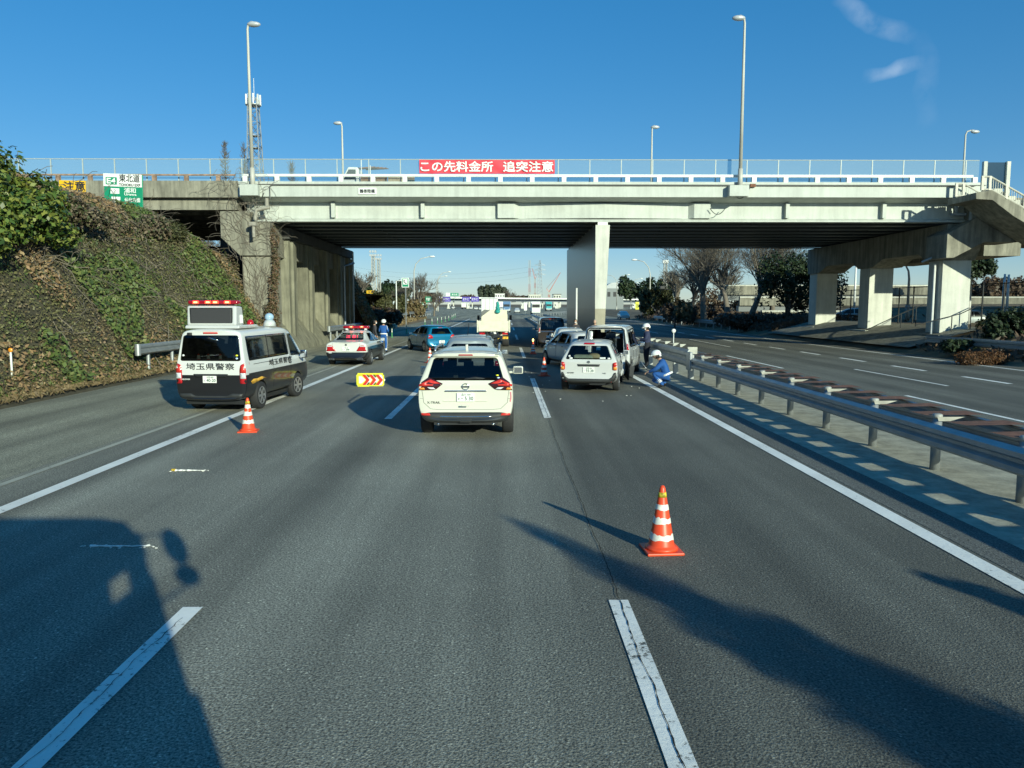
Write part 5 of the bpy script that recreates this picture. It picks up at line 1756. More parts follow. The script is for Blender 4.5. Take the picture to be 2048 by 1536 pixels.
c.plate(0, .56, '春日部 500', 'す', '12-45', 'す')
c.patch('lower_bumper', [(-.80, .24), (.80, .24), (.80, .36), (-.80, .36)], 'rear', M_black, .008, .04)
c.patch('high_brake_lamp', [(-.12, 1.335), (.12, 1.335), (.11, 1.355), (-.11, 1.355)], 'rear', M_redlens, .012, .008)
seam(c, 'tailgate_gap', [(-.5, .80), (-.50, .50), (-.4, .46), (.4, .46), (.5, .50), (.5, .80)], 'rear', w=.004, off=.0005)
MB().ball((.06, -1.55, 1.04), (.26, .10, .09)).build('yellow_bag', pm('yellow_bag_cloth', (.70, .58, .02), .7), c.root, True)
c.seats([(.0, (-.38, .38)), (-.95, (-.3, .3))], .95, .2, .32)

# --- silver van with dented roof ahead of the SUV
c = hatch('dented_van', 'silver grey van with dented creased roof just ahead of the cream SUV', base_of(-.95, 20.5, 4.4, 0), 0, M_silver, 1.02, 1.13, 1.15, glass=M_glassdark, group='vehicles queueing at the accident site')
for k in range(6):                                          # pressed ribs and creases over the roof
    y = -1.35 + k * .42
    p0, p1 = [c.on('top', x, y + (.14 if k % 2 else .0) * (x + .4), .004) for x in (-.50, .42)]
    MB().tube([p0, (p0 + p1) / 2 + Vector((0, .05, .012)), p1], [.016, .022, .014], 6).build('roof_crease', M_silver, c.root, True)
for sd in (1, -1):
    P = lambda pts: [(sd * x, z) for x, z in pts][::sd]
    c.patch('tail_lamp', P([(.68, .70), (.80, .70), (.80, 1.02), (.70, 1.05)]), 'rear', M_redlens, .014, .03)
c.plate(0, .62, '大宮 400', 'ぬ', '27-61', 'ぬ')
bt = MB()
rg = random.Random(5)
for k in range(10):                                         # torn trim along the right edge of its roof
    a = Vector((.50 + rg.uniform(-.05, .22), -1.7 + k * .25, 1.56 + rg.uniform(-.12, .16)))
    b = a + Vector((rg.uniform(-.12, .22), rg.uniform(-.2, .35), rg.uniform(-.12, .18)))
    bt.tube([a, (a + b) / 2 + Vector((rg.uniform(-.06, .06), 0, rg.uniform(0, .08))), b], rg.uniform(.012, .045), 5)
bt.build('torn_trim', M_grey_plastic, c.root)
MB().tube([(-.12, -.5, 1.62), (-.06, -.8, 2.02)], .008, 5).build('radio_aerial', M_black, c.root)

# --- white estate car (rear towards us)
ST_EST = [(-2.19, -1.86, .36, .93, 1.40, .74, .82, .78, .52, .13), (-2.12, -1.75, .30, .94, 1.445, .79, .84, .80, .56, .06), (-1.92, -1.6, .25, .94, 1.475, .82, .85, .82, .58, .01), (-1.4, -1.25, .22, .93, 1.49, .82, .85, .82, .59, 0),
          (-.3, -.3, .20, .91, 1.50, .82, .848, .82, .59, 0), (.5, .2, .20, .90, 1.48, .82, .848, .815, .58, 0), (1.05, .55, .20, .89, 1.39, .82, .85, .81, .56, 0),
          (1.35, 1.2, .20, .88, 1.02, .81, .85, .80, .62, 0), (1.95, 1.9, .24, .76, .88, .77, .82, .75, .57, 0), (2.14, 2.11, .30, .66, .76, .66, .72, .65, .48, 0), (2.2, 2.18, .34, .58, .67, .58, .64, .58, .4, -.1)]
rot = R(-11)
c = Car('estate_car', 'white company estate car with crumpled right side, rear facing the viewer', 'car', base_of(2.42, 22.15, 4.4, rot), rot, ST_EST, two_tone('estate_paint', (.54, .55, .535), (.05, .053, .055), .41, .30, -2.0),
        (-1.30, 1.30, .845, .305, .185), sides=[[(-1.75, 1.02), (-1.05, 1.0), (-1.05, 1.38), (-1.5, 1.37)], [(-.97, 1.0), (-.05, .98), (-.05, 1.41), (-.97, 1.40)], [(.03, .98), (1.0, .95), (.52, 1.32), (.03, 1.41)]],
        rear=[(-.68, .97), (.68, .97), (.53, 1.36), (-.53, 1.36)])
est = c
for sd in (1, -1):
    P = lambda pts: [(sd * x, z) for x, z in pts][::sd]
    lp_ = c.patch('tail_lamp', P([(.69, .66), (.84, .66), (.85, .88), (.80, .90), (.69, .87)]), 'rear', M_redlens, .014, .04)
    c.patch('amber_lens', P([(.71, .68), (.82, .68), (.82, .755), (.72, .76)]), 'rear', M_amber, .02, .02, parent=lp_)
    c.patch('red_lens', P([(.72, .79), (.82, .79), (.82, .87), (.73, .86)]), 'rear', M_reflred, .02, .02, parent=lp_)
    c.patch('bumper_reflector', P([(.64, .275), (.80, .275), (.80, .325), (.65, .325)]), 'rear', M_reflred, .02, .015)
c.patch('bumper', [(-.86, .20), (.86, .20), (.86, .60), (.74, .595), (.68, .47), (.58, .405), (-.58, .405), (-.68, .47), (-.74, .595), (-.86, .60)], 'rear', M_grey_plastic, .018, .03)
c.patch('tailgate_handle', [(-.31, .765), (.31, .765), (.33, .83), (-.33, .83)], 'rear', M_grey_plastic, .012, .01)
e = MB().lathe([(.04, -.005), (.04, .005)], 14, 'y').box((0, -.006, 0), (.10, .008, .02)).build('emblem', M_chrome, c.root)
e.location = c.on('rear', 0, .895, .01)
c.plate(.0, .665, '大宮 400', 'そ', '93-38', 'そ', off=.016)
c.text_rear('AD EXPERT', -.52, .575, .20, .05, M_ink)
c.text_rear('VE', .45, .57, .10, .05, M_ink)
c.patch('high_brake_lamp', [(-.16, 1.40), (.16, 1.40), (.155, 1.445), (-.155, 1.445)], 'rear', M_redlens, .03, .01)
for x, z, w in ((-.57, 1.06, .03), (-.52, 1.0, .045), (.40, 1.01, .085), (.58, 1.0, .04)):
    c.patch('window_sticker', [(x - w, z - .022), (x + w, z - .022), (x + w, z + .022), (x - w, z + .022)], 'rear', M_signwhite, .008, .012)
MB().box((-.18, -1.45, 1.0), (.62, .4, .14)).build('cargo_bundle', pm('pale_green_sheet', (.50, .52, .40), .8, var=.2), c.root, bevel=.05, seg=3)
MB().ball((.12, -1.5, 1.02), (.22, .16, .10)).build('cushion', pm('tan_cushion', (.62, .46, .26), .8), c.root, True)
MB().box((.25, .95, 1.12), (.5, .3, .03), rx=.3).build('paper_sheaf', pm('pale_paper', (.62, .74, .68), .8), c.root)
c.seats([(.0, (-.38, .38)), (-.8, (-.35, .35))], .98, .2, .32)
c.mirror(.80, 1.02, .83, M_white, (.18, .10, .15))
MB().box((0, 0, .21), (1.3, 3.2, .07)).box((.25, -1.75, .27), (.45, .5, .10)).build('underbody', M_black, c.root)
rg = random.Random(3)
m = MB()                                                     # crumpled front right wing and door
gr = []
for j in range(7):
    row = []
    for i in range(9):
        y = .15 + i * .21
        z = .30 + j * .11
        row.append((.84 + rg.uniform(-.02, .07) + .10 * smooth(.6, 1.4, y) - .03 * j / 7, y, z))
    gr += row
m.add(gr, [(j * 9 + i, j * 9 + i + 1, (j + 1) * 9 + i + 1, (j + 1) * 9 + i) for j in range(6) for i in range(8)])
m.build('crumpled_wing', M_white, c.root, fix=False)
MB().box((1.0, 1.15, .42), (.05, .5, .55), rz=.3, rx=.25).build('hanging_liner', M_black, c.root, bevel=.01)

# --- white minivan with its tailgate torn away
ST_MIN = [(-2.30, -2.10, .36, 1.02, 1.80, .78, .83, .81, .62, .09), (-2.24, -2.02, .30, 1.02, 1.83, .81, .845, .83, .66, .03), (-2.05, -1.9, .26, 1.02, 1.85, .825, .85, .835, .67, 0), (-1.2, -1.1, .24, 1.01, 1.86, .825, .85, .835, .67, 0),
          (.2, .2, .22, 1.0, 1.86, .825, .85, .83, .66, 0), (.9, .55, .22, .99, 1.82, .825, .85, .83, .65, 0), (1.55, .85, .22, .98, 1.74, .82, .85, .82, .62, 0), (1.80, 1.62, .24, .96, 1.12, .81, .85, .80, .66, 0),
          (2.15, 2.1, .28, .82, .94, .74, .80, .74, .58, 0), (2.26, 2.23, .32, .72, .82, .66, .72, .66, .5, 0), (2.32, 2.3, .36, .62, .72, .58, .64, .58, .42, -.08)]
rot = R(-15)
c = Car('damaged_minivan', 'white minivan with its rear door torn open beside the median barrier', 'minivan', (4.02, 28.45, 0), rot, ST_MIN, M_white,
        (-1.42, 1.38, .845, .315, .20), sides=[[(-1.85, 1.10), (-.98, 1.08), (-.98, 1.70), (-1.78, 1.70)], [(-.90, 1.08), (.10, 1.06), (.10, 1.72), (-.90, 1.71)], [(.18, 1.06), (1.45, 1.03), (.92, 1.62), (.18, 1.72)]],
        rear=[(-.68, .70), (.68, .70), (.60, 1.74), (-.60, 1.74)], glass=M_glassdark)
mv = c
for o in list(c.root.children):
    if o.name.startswith('rear_window'):
        bpy.data.objects.remove(o)
seam(c, 'door_seal', [(-.70, .70), (-.69, 1.1), (-.62, 1.70), (-.54, 1.76), (.54, 1.76), (.62, 1.70), (.69, 1.1), (.70, .70)], 'rear', w=.028, off=.012)
for sd in (1, -1):
    P = lambda pts: [(sd * x, z) for x, z in pts][::sd]
    lp_ = c.patch('tail_lamp', P([(.72, 1.02), (.84, 1.02), (.78, 1.60), (.70, 1.60)]), 'rear', M_clearlens, .014, .03)
    c.patch('red_lens', P([(.73, 1.02), (.84, 1.02), (.82, 1.24), (.73, 1.24)]), 'rear', M_redlens, .02, .02, parent=lp_)
MB().box((.12, -2.0, 1.26), (.07, .07, .98), rx=-.12).build('broken_door_strut', M_black, c.root, bevel=.01)
MB().prism(round_poly([(-.02, 1.06), (.30, 1.06), (.36, 1.62), (.02, 1.66)], .08), 'y', -2.10, -2.085).build('loose_glass', M_glassdark, c.root)
c.patch('inner_trim', [(-.66, .74), (-.50, .74), (-.44, 1.66), (-.58, 1.66)], 'rear', M_white, .02, .06)
MB().tube([(-.55, -2.02, 1.80), (0, -2.06, 1.835), (.55, -2.02, 1.80)], .02, 6).build('roof_lip', M_white, c.root, True)
c.seats([(.35, (-.42, .42)), (-.6, (-.42, .42))], 1.1, .22, .5)
c.mirror(1.1, 1.08, .84, M_chrome, (.18, .09, .16))
c.handles([-.75, .05], .98, M_white, ('right',))
seam(c, 'door_gap', [(.14, 1.72), (.14, .34)], 'right', w=.006)
seam(c, 'door_gap', [(-.94, 1.7), (-.94, .6)], 'right', w=.006)
seam(c, 'torn_gap', [(-1.93, .80), (-1.90, .5), (-1.95, .26)], 'right', w=.03)
MB().box((0, 0, .22), (1.4, 3.7, .08)).build('underbody', M_black, c.root)
rg = random.Random(11)
m = MB()
m.add([(.60, -2.36, .58), (1.02, -2.30, .46), (.98, -2.40, .10), (.70, -2.38, .06), (.55, -2.4, .34), (.60, -2.30, .58), (1.02, -2.24, .46), (.98, -2.34, .10), (.70, -2.32, .06), (.55, -2.34, .34)],
      [(0, 1, 2, 3, 4), (9, 8, 7, 6, 5), (0, 5, 6, 1), (1, 6, 7, 2), (2, 7, 8, 3), (3, 8, 9, 4), (4, 9, 5, 0)])
m.build('hanging_bumper', M_black, c.root)
c.patch('dented_panel', [(.70, .40), (.84, .40), (.84, .98), (.70, .98)], 'rear', M_white, .03, .05)

# --- white hatchback turned across and the one ahead of it, brown minivan
c = hatch('hatchback', 'white hatchback turned slightly left, standing behind the white estate car', (2.94, 32.5, 0), R(16.5), M_white, 1.0, 1.02, 1.02, glass=M_glassdark)
c.seats([(.0, (-.38, .38)), (-.9, (-.3, .3))], .98, .2, .32)
c = hatch('hatchback', 'white hatchback mostly hidden between the brown minivan and the slewed white hatchback', base_of(3.1, 35.6, 3.9, 0), 0, M_white, 1.0, 1.0, 1.03, glass=M_glass)
p = c.on('top', 0, -.7, 0)
MB().tube([p, p + Vector((0, -.08, .16))], .012, 5).build('roof_antenna', M_black, c.root)
st_ = [(a, b, z0, zm, zt, w0, w1, w2, w3, bu) for a, b, z0, zm, zt, w0, w1, w2, w3, bu in ST_MIN]
c = Car('minivan', 'dark brown minivan stopped in the right lane beside the centre pier', 'minivan', base_of(2.86, 46.2, 4.6, 0), 0, st_, M_brown,
        (-1.42, 1.38, .845, .315, .20), sides=[[(-1.85, 1.10), (-.98, 1.08), (-.98, 1.70), (-1.78, 1.70)], [(-.90, 1.08), (.10, 1.06), (.10, 1.72), (-.90, 1.71)], [(.18, 1.06), (1.45, 1.03), (.92, 1.62), (.18, 1.72)]],
        rear=[(-.70, 1.07), (.70, 1.07), (.60, 1.70), (-.60, 1.70)], glass=M_glassdark)
for sd in (1, -1):
    P = lambda pts: [(sd * x, z) for x, z in pts][::sd]
    lp_ = c.patch('tail_lamp', P([(.72, .92), (.84, .92), (.78, 1.50), (.71, 1.45)]), 'rear', M_clearlens, .014, .03)
    c.patch('red_lens', P([(.73, 1.0), (.83, 1.0), (.81, 1.25), (.735, 1.25)]), 'rear', M_reflred, .02, .02, parent=lp_)
c.patch('chrome_trim', [(-.66, .97), (.66, .97), (.66, 1.01), (-.66, 1.01)], 'rear', M_chrome, .014, .01)
c.patch('high_brake_lamp', [(-.2, 1.745), (.2, 1.745), (.2, 1.765), (-.2, 1.765)], 'rear', M_redlens, .014, .005)
c.mirror(1.1, 1.08, .84, M_brown, (.18, .09, .16))
c.plate(0, .80, '大宮 300', 'ね', '63-07', 'ね')
c.seats([(.35, (-.42, .42)), (-.6, (-.42, .42))], 1.1, .22, .45)
MB().box((0, 0, .22), (1.4, 3.7, .08)).build('underbody', M_black, c.root)

# --- trucks
M_cream = pm('cream_truck_paint', (.66, .64, .52), .45, var=.10, scale=3)
M_truckgrey = pm('grey_tarpaulin', (.16, .17, .17), .8, var=.12)
def truck_wheels(t, ys, track, r, dual=False):
    first = None
    for y in ys:
        for sd in (-1, 1):
            if first is None:
                w_ = .26 if not dual else .42
                first = MB().lathe([(r * .6, -w_ / 2), (r * .95, -w_ / 2), (r, -w_ * .4), (r, w_ * .4), (r * .95, w_ / 2), (r * .6, w_ / 2)], 20, 'x').build('wheel', M_rubber, t, True)
                rm = MB().lathe([(r * .58, w_ * .30), (r * .58, w_ * .48), (r * .3, w_ * .42), (.05, w_ * .5)], 16, 'x').build('rim', M_alloy, first)
                w = first
            else:
                w = first.copy(); COL.objects.link(w); w.parent = t
                r_ = rm.copy(); COL.objects.link(r_); r_.parent = w
            w.location = (sd * track, y, r)
            w.rotation_euler = (0, 0, math.pi if sd < 0 else 0)
t = thing('dump_truck', 'cream dump truck seen from behind in the middle lane under the bridge', 'truck', (-.67, 49.6, 0), 0, 'trucks heading for the toll plaza')
MB().box((0, 1.9, 1.30), (1.75, 1.4, 1.5)).build('cab', M_cream, t, bevel=.12, seg=3)
MB().box((0, -.3, .72), (.8, 4.6, .22)).build('chassis', M_black, t)
MB().prism([(-.92, .98), (.92, .98), (.95, 1.62), (-.95, 1.62)], 'y', -2.35, -2.27).build('tailgate', M_cream, t, bevel=.02)
m = MB()
for sd in (-1, 1):
    m.prism([(-2.3, .98), (.95, .98), (.95, 1.62), (-2.3, 1.55)], 'x', sd * .95 - .04, sd * .95 + .04)
m.box((0, -.7, .99), (1.88, 3.2, .06))
m.build('cargo_bed', M_cream, t, bevel=.012)
MB().prism([(-.86, 1.0), (.86, 1.0), (.83, 2.28), (-.26, 2.28), (-.85, 1.84)], 'y', .80, .95).build('headboard', M_cream, t, bevel=.02)
MB().prism([(-.84, 1.84), (-.27, 2.27), (-.66, 2.30), (-.84, 2.16)], 'y', .90, 1.05).build('tarpaulin', M_truckgrey, t)
m = MB()
for sd in (-1, 1):
    m.box((sd * .98, -2.32, 1.3), (.07, .12, .75))
m.build('corner_posts', M_cream, t)
MB().box((0, -2.30, 1.30), (1.84, .03, .025)).build('rib', M_cream, t)
MB().box((-.70, -2.28, .84), (.34, .06, .13)).build('tail_lamp', M_redlens, t, bevel=.015)
MB().box((.70, -2.28, .84), (.34, .06, .13)).build('tail_lamp', M_redlens, t, bevel=.015)
MB().box((0, -2.32, .86), (.34, .02, .17)).build('number_plate', M_plate, t)
bp = MB().box((0, -2.25, .50), (1.7, .10, .16)).build('underrun_bar', M_black, t, bevel=.01)
m = MB()
for k in range(4):
    m.prism([(.16 + k * .17, .525), (.26 + k * .17, .525), (.34 + k * .17, .645), (.24 + k * .17, .645)], 'y', -2.325, -2.30)
m.build('warning_stripes', M_amber, bp)
MB().box((.52, -2.30, .585), (.74, .02, .14)).build('striped_board', M_yellow, bp)
truck_wheels(t, (-1.2, 1.7), .74, .36, True)
m = MB()
for sd in (-1, 1):
    m.box((sd * 1.08, 2.3, 1.75), (.16, .10, .34))
    m.tube([(sd * .88, 2.4, 1.7), (sd * 1.08, 2.32, 1.72)], .02, 5)
m.build('door_mirror', M_black, t, bevel=.02)
b = thing('cloth_bundle', 'teal cloth bundle strapped upright to the headboard of the cream dump truck', 'bundle', (-.45, 50.32, 2.12))
m = MB()
for k in range(5):
    m.ball((.02 * (k % 2), 0, .05 + k * .13), (.17 - .018 * k, .11, .13), 10, 7)
m.build('cloth', pm('teal_cloth', (.02, .30, .29), .7, var=.3, scale=14), b, True)
MB().tube([(-.16, 0, .2), (0, -.115, .22), (.17, 0, .2)], .015, 5).build('strap', M_black, b)

def box_truck(label, loc, cab_col, box_col, facing=1, w=2.3, h=3.4, L=7.0, name='box_truck', group='trucks heading for the toll plaza'):
    t = thing(name, label, 'truck', loc, 0 if facing > 0 else math.pi, group)
    bo = MB().box((0, -.9, (h + .9) / 2), (w, L - 2.0, h - .9)).build('cargo_box', box_col, t, bevel=.04)
    m = MB()
    for sx in (-.5, 0, .5):
        m.box((sx * w * .5, -L / 2 + .08, (h + .9) / 2), (.03, .03, h - 1.1))
    for zz in (1.05, h - .15):
        m.box((0, -L / 2 + .08, zz), (w * .96, .04, .06))
    m.build('rear_door_frame', M_galv, bo)
    cb = MB().box((0, L / 2 - 1.0, 1.75), (w * .92, 1.7, 2.2)).build('cab', cab_col, t, bevel=.14, seg=3)
    MB().box((0, L / 2 - .14, 2.15), (w * .80, .06, .75)).build('windscreen', M_black, cb, bevel=.03)
    m = MB()
    for sx in (-1, 1):
        m.box((sx * w * .34, L / 2 - .14, 1.05), (.32, .06, .18))
    m.build('headlamps', M_clearlens, cb)
    MB().box((0, L / 2 - .13, .68), (w * .9, .08, .28)).build('bumper', M_whitepaint, cb)
    MB().box((0, -.2, .72), (.9, L - .8, .25)).build('chassis', M_black, t)
    m = MB()
    for sx in (-1, 1):
        m.box((sx * .8, -L / 2 + .25, .8), (.35, .06, .13))
    m.build('tail_lamps', M_redlens, t)
    truck_wheels(t, (-L / 2 + 1.7, L / 2 - 1.3), w / 2 - .2, .42, True)
    return t
box_truck('white box truck ahead of the cream dump truck', (-2.1, 112, road_z(112)), M_whitepaint, M_whitepaint, 1, 2.3, 3.55, 7.5)

# ------------------------------------------------------------------ people
BASE = dict(pelvis=(0, 0, .96), belly=(0, .01, 1.10), chest=(0, .0, 1.30), neck=(0, .0, 1.47), skull=(0, .015, 1.56),
            sh=(.17, 0, 1.41), el=(.25, .02, 1.14), wr=(.22, .18, .98), hip=(.095, 0, .90), kn=(.11, .03, .49), an=(.11, -.02, .10), toe=(.13, .15, .035))
RAD = dict(pelvis=(.155, .115), belly=(.145, .105), chest=(.165, .115), neck=(.055, .055), skull=(.06, .06), sh=(.075, .075), el=(.05, .05), wr=(.036, .036),
           hip=(.095, .09), kn=(.066, .066), an=(.048, .048), toe=(.04, .032))
def person(label, loc, rot, pose, top, leg, group=None, shoe=None, hood=None, hair=None, helmet=False, mask=False, head=None, look=0.0, thick=1.0, scale=1.0, belt=None, extra=None, visible_legs=True):
    t = thing('person', label, 'person', loc, rot, group)
    J = {}
    for k, p in BASE.items():
        if k in ('sh', 'el', 'wr', 'hip', 'kn', 'an', 'toe'):
            for sd, nm in ((-1, 'l'), (1, 'r')):
                q = pose.get(k + nm, pose.get(k, p))
                J[k + nm] = Vector((q[0] * sd if (k + nm) not in pose else q[0], q[1], q[2]))
        else:
            J[k] = Vector(pose.get(k, p))
    vs, es, rd, segs = [], [], [], []
    idx = {}
    def vert(nm, p, r):
        idx[nm] = len(vs)
        vs.append(p)
        rd.append(r)
    for k, p in J.items():
        kk = k if k in RAD else k[:-1]
        r = RAD[kk]
        vert(k, p, (r[0] * thick, r[1] * thick))
    chains = [('pelvis', 'belly', top), ('belly', 'chest', top), ('chest', 'neck', top), ('neck', 'skull', M_skin)]
    for s in 'lr':
        chains += [('chest', 'sh' + s, top), ('sh' + s, 'el' + s, top), ('el' + s, 'wr' + s, top), ('pelvis', 'hip' + s, leg), ('hip' + s, 'kn' + s, leg), ('kn' + s, 'an' + s, leg), ('an' + s, 'toe' + s, shoe or M_boot)]
    for a, b, mt in chains:
        es.append((idx[a], idx[b]))
        segs.append((J[a], J[b], mt))
    for s, sd in (('l', -1), ('r', 1)):                      # palm and five fingers, gently curled
        w, d = J['wr' + s], (J['wr' + s] - J['el' + s]).normalized()
        across = d.cross(Vector((0, 0, 1)))
        across = across.normalized() if across.length > .2 else Vector((sd, 0, 0))
        dn = across.cross(d).normalized()
        if dn.z > 0: dn = -dn
        palm = w + d * .075
        vert('palm' + s, palm, (.036, .018))
        es.append((idx['wr' + s], idx['palm' + s]))
        segs.append((w, palm, M_skin))
        for k, (o, ln) in enumerate(((-.030, .055), (-.010, .066), (.010, .062), (.029, .048))):
            a = palm + across * o + d * .035
            b = a + d * ln * .55 + dn * ln * .25
            e_ = b + d * ln * .25 + dn * ln * .40
            for nm, q, r in (('a', a, .010), ('b', b, .009), ('c', e_, .0075)):
                vert(f'f{s}{k}{nm}', q, (r, r))
            es += [(idx['palm' + s], idx[f'f{s}{k}a']), (idx[f'f{s}{k}a'], idx[f'f{s}{k}b']), (idx[f'f{s}{k}b'], idx[f'f{s}{k}c'])]
            segs.append((a, e_, M_skin))
        a = w + d * .035 + across * (-.034 * sd)
        b = a + d * .035 + across * (-.022 * sd) + dn * .012
        vert('t' + s, a, (.012, .012)); vert('t2' + s, b, (.009, .009))
        es += [(idx['wr' + s], idx['t' + s]), (idx['t' + s], idx['t2' + s])]
        segs.append((a, b, M_skin))
    me = bpy.data.meshes.new('body')
    me.from_pydata([tuple(v) for v in vs], es, [])
    o = put('tmp', me)
    sk = o.modifiers.new('k', 'SKIN')
    sk.use_smooth_shade = True
    for i, r in enumerate(rd):
        me.skin_vertices[0].data[i].radius = r
    me.skin_vertices[0].data[idx['pelvis']].use_root = True
    ss = o.modifiers.new('s', 'SUBSURF')
    ss.levels = ss.render_levels = 1
    me2 = evaluated(o)
    bpy.data.objects.remove(o)
    mats = []
    for _, _, mt in segs:
        if mt not in mats: mats.append(mt)
    for mt in (M_skin, M_hair):
        if mt not in mats: mats.append(mt)
    bm = bmesh.new()
    bm.from_mesh(me2)
    for f in bm.faces:
        c_ = f.calc_center_median()
        best, bd = None, 1e9
        for a, b, mt in segs:
            ab = b - a
            tt = max(0, min(1, (c_ - a).dot(ab) / max(1e-9, ab.length_squared)))
            dd = (a + ab * tt - c_).length
            if dd < bd: best, bd = mt, dd
        f.material_index = mats.index(best)
        f.smooth = True
    # head with a face, joined into the same mesh
    hc = Vector(head) if head else J['skull'] + Vector((0, .02, .085))
    hm = MB()
    hm.ball((0, 0, 0), (.078, .098, .118), 16, 12)
    fv = []
    for x, y, z in hm.v:
        if y > 0 and z < 0: y *= 1 + z * 1.2; x *= 1 + z * 1.6
        if y > .06 and abs(z + .012) < .03 and abs(x) < .02: y += .022          # nose
        if y > .05 and abs(z - .018) < .018 and .02 < abs(x) < .05: y -= .010   # eye sockets
        fv.append((x, y, z))
    hm.v = fv
    hm.mi = [0] * len(hm.f)
    hm.cur = 1
    for sd in (-1, 1):
        hm.ball((sd * .030, .083, .018), (.011, .008, .007), 8, 5)
    hm.box((0, .088, -.055), (.040, .008, .008))
    hm.cur = 0
    for sd in (-1, 1):
        hm.ball((sd * .080, -.005, .0), (.012, .022, .030), 8, 6)
    rl = Matrix.Rotation(look, 3, 'Z') @ Matrix.Rotation(-.25 if helmet else 0.0, 3, 'X')
    vv = [bm.verts.new(hc + rl @ Vector(v)) for v in hm.v]
    for f, mi in zip(hm.f, hm.mi):
        try:
            nf = bm.faces.new([vv[i] for i in f])
            nf.material_index = mats.index(M_hair if mi else M_skin)
            nf.smooth = True
        except ValueError:
            pass
    me2.materials.clear()
    bm.to_mesh(me2)
    bm.free()
    for mt in mats: me2.materials.append(mt)
    me2.name = 'body'
    body = put('body', me2, t)
    def head_part(m, name, mat):
        m.v = [tuple(hc + rl @ Vector(v)) for v in m.v]
        return m.build(name, mat, t, True)
    if helmet:
        m = MB().lathe([(.155, .005), (.150, .03), (.140, .085), (.112, .130), (.06, .158), (.01, .165)], 20)
        m.v = [(x * .92, y * 1.05 - .008, z + .005) for x, y, z in m.v]
        m.prism([(-.10, .10), (.10, .10), (.07, .20), (-.07, .20)], 'z', .012, .030)
        m.box((0, -.125, -.02), (.20, .06, .07))
        head_part(m, 'helmet', M_helmet)
        m = MB().lathe([(.094, -.10), (.104, -.03), (.104, .02)], 14)
        m.v = [(x * .88, min(y * 1.0, .02) - .014, z) for x, y, z in m.v]
        head_part(m, 'hair', M_hair)
    elif hair:
        m = MB().lathe([(.085, -.10), (.100, -.02), (.098, .05), (.08, .10), (.045, .128), (.01, .134)], 18)
        m.v = [(x * .95, (y * 1.08 if y < .03 or z > .06 else .03) - .012, z) for x, y, z in m.v]
        head_part(m, 'hair', hair)
    if mask:
        m = MB().ball((0, .045, -.048), (.066, .062, .052), 12, 8)
        head_part(m, 'face_mask', M_mask)
    if belt:
        p, r = J['pelvis'] + (J['belly'] - J['pelvis']) * .45, .168 * thick
        up = (J['belly'] - J['pelvis']).normalized()
        q = Vector((0, 0, 1)).rotation_difference(up)
        m = MB().lathe([(r, -.028), (r + .012, -.028), (r + .012, .028), (r, .028)], 20)
        m.v = [tuple(p + q @ Vector((x, y * .78, z))) for x, y, z in m.v]
        b_ = m.build('belt', belt, t)
        m = MB().box((0, 0, 0), (.05, .13, .14))
        m.v = [tuple(p + q @ (Vector(v) + Vector((.175, .03, -.07)))) for v in m.v]
        m.build('holster', belt, b_, bevel=.015)
    if extra:
        extra(t, J, hc)
    if scale != 1.0:
        t.scale = (scale,) * 3
    return t
def bands_on(t, J, names, mat, name, f=.86, r=.062, h=.035):
    for s in 'lr':
        a, b = J[names[0] + s], J[names[1] + s]
        p0, p1 = a.lerp(b, f - h), a.lerp(b, f + h)
        MB().tube([p0, p1], [r, r * .95], 12).build(name, mat, t, True)
def officer_marks(t, J, hc):
    bands_on(t, J, ('kn', 'an'), M_belt, 'white_gaiter', .80, .064, .12)
    m = MB().tube([J['shr'] + Vector((-.03, -.03, .075)), J['shr'] + Vector((.06, -.05, .0)), J['shr'] + Vector((.055, -.075, -.16))], .014, 6)
    m.build('shoulder_cord', M_belt, t, True)
    m = MB()
    for s, sd in (('l', -1), ('r', 1)):
        m.tube([J['hip' + s] + Vector((sd * .095, 0, -.05)), J['kn' + s] + Vector((sd * .066, 0, .02)), J['an' + s] + Vector((sd * .05, 0, .12))], .010, 5)
    m.build('trouser_stripe', M_belt, t, True)
stand_write = dict(el=(.26, .02, 1.15), wr=(.10, .25, 1.12), kn=(.12, .03, .49), an=(.13, -.03, .10), toe=(.15, .14, .035))
person('police officer in blue uniform and white helmet, back turned, beside the patrol car', (-6.58, 42.0, 0), R(-8), stand_write, M_uniform, M_uniform, 'police officers', helmet=True, belt=M_belt, extra=officer_marks, look=R(20), thick=1.18)
person('person in dark jacket talking with the police officer by the patrol car', (-7.15, 42.45, 0), R(-70), dict(el=(.25, .0, 1.15), wr=(.24, .08, .92)), M_darkcloth, M_trouser, 'people at the accident site', hair=M_hair, mask=True, thick=1.25)
def clipboard(t, J, hc):
    p = (J['wrl'] + J['wrr']) / 2 + Vector((0, .09, .03))
    b_ = MB().box((0, 0, 0), (.23, .32, .012), rx=R(30)).build('clipboard', M_ink, t)
    b_.location = p
    s_ = MB().box((0, 0, .010), (.20, .28, .006), rx=R(30)).build('paper', M_signwhite, b_)
person('police officer in navy jacket, white helmet and mask standing beside the damaged minivan', (5.86, 31.6, 0), R(82), dict(el=(.24, .05, 1.16), wr=(.10, .26, 1.14)), M_navy, M_trouser, 'police officers', helmet=True, mask=True, thick=1.62, extra=clipboard)
def squat_extra(t, J, hc):
    bands_on(t, J, ('kn', 'an'), M_belt, 'white_gaiter', .62, .07, .14)
    m = MB().tube([J['wrr'] + Vector((0, .06, 0)), J['wrr'] + Vector((.02, .16, .12)), J['wrr'] + Vector((.05, .30, .30))], .012, 6)
    m.build('measuring_rod', M_alloy, t, True)
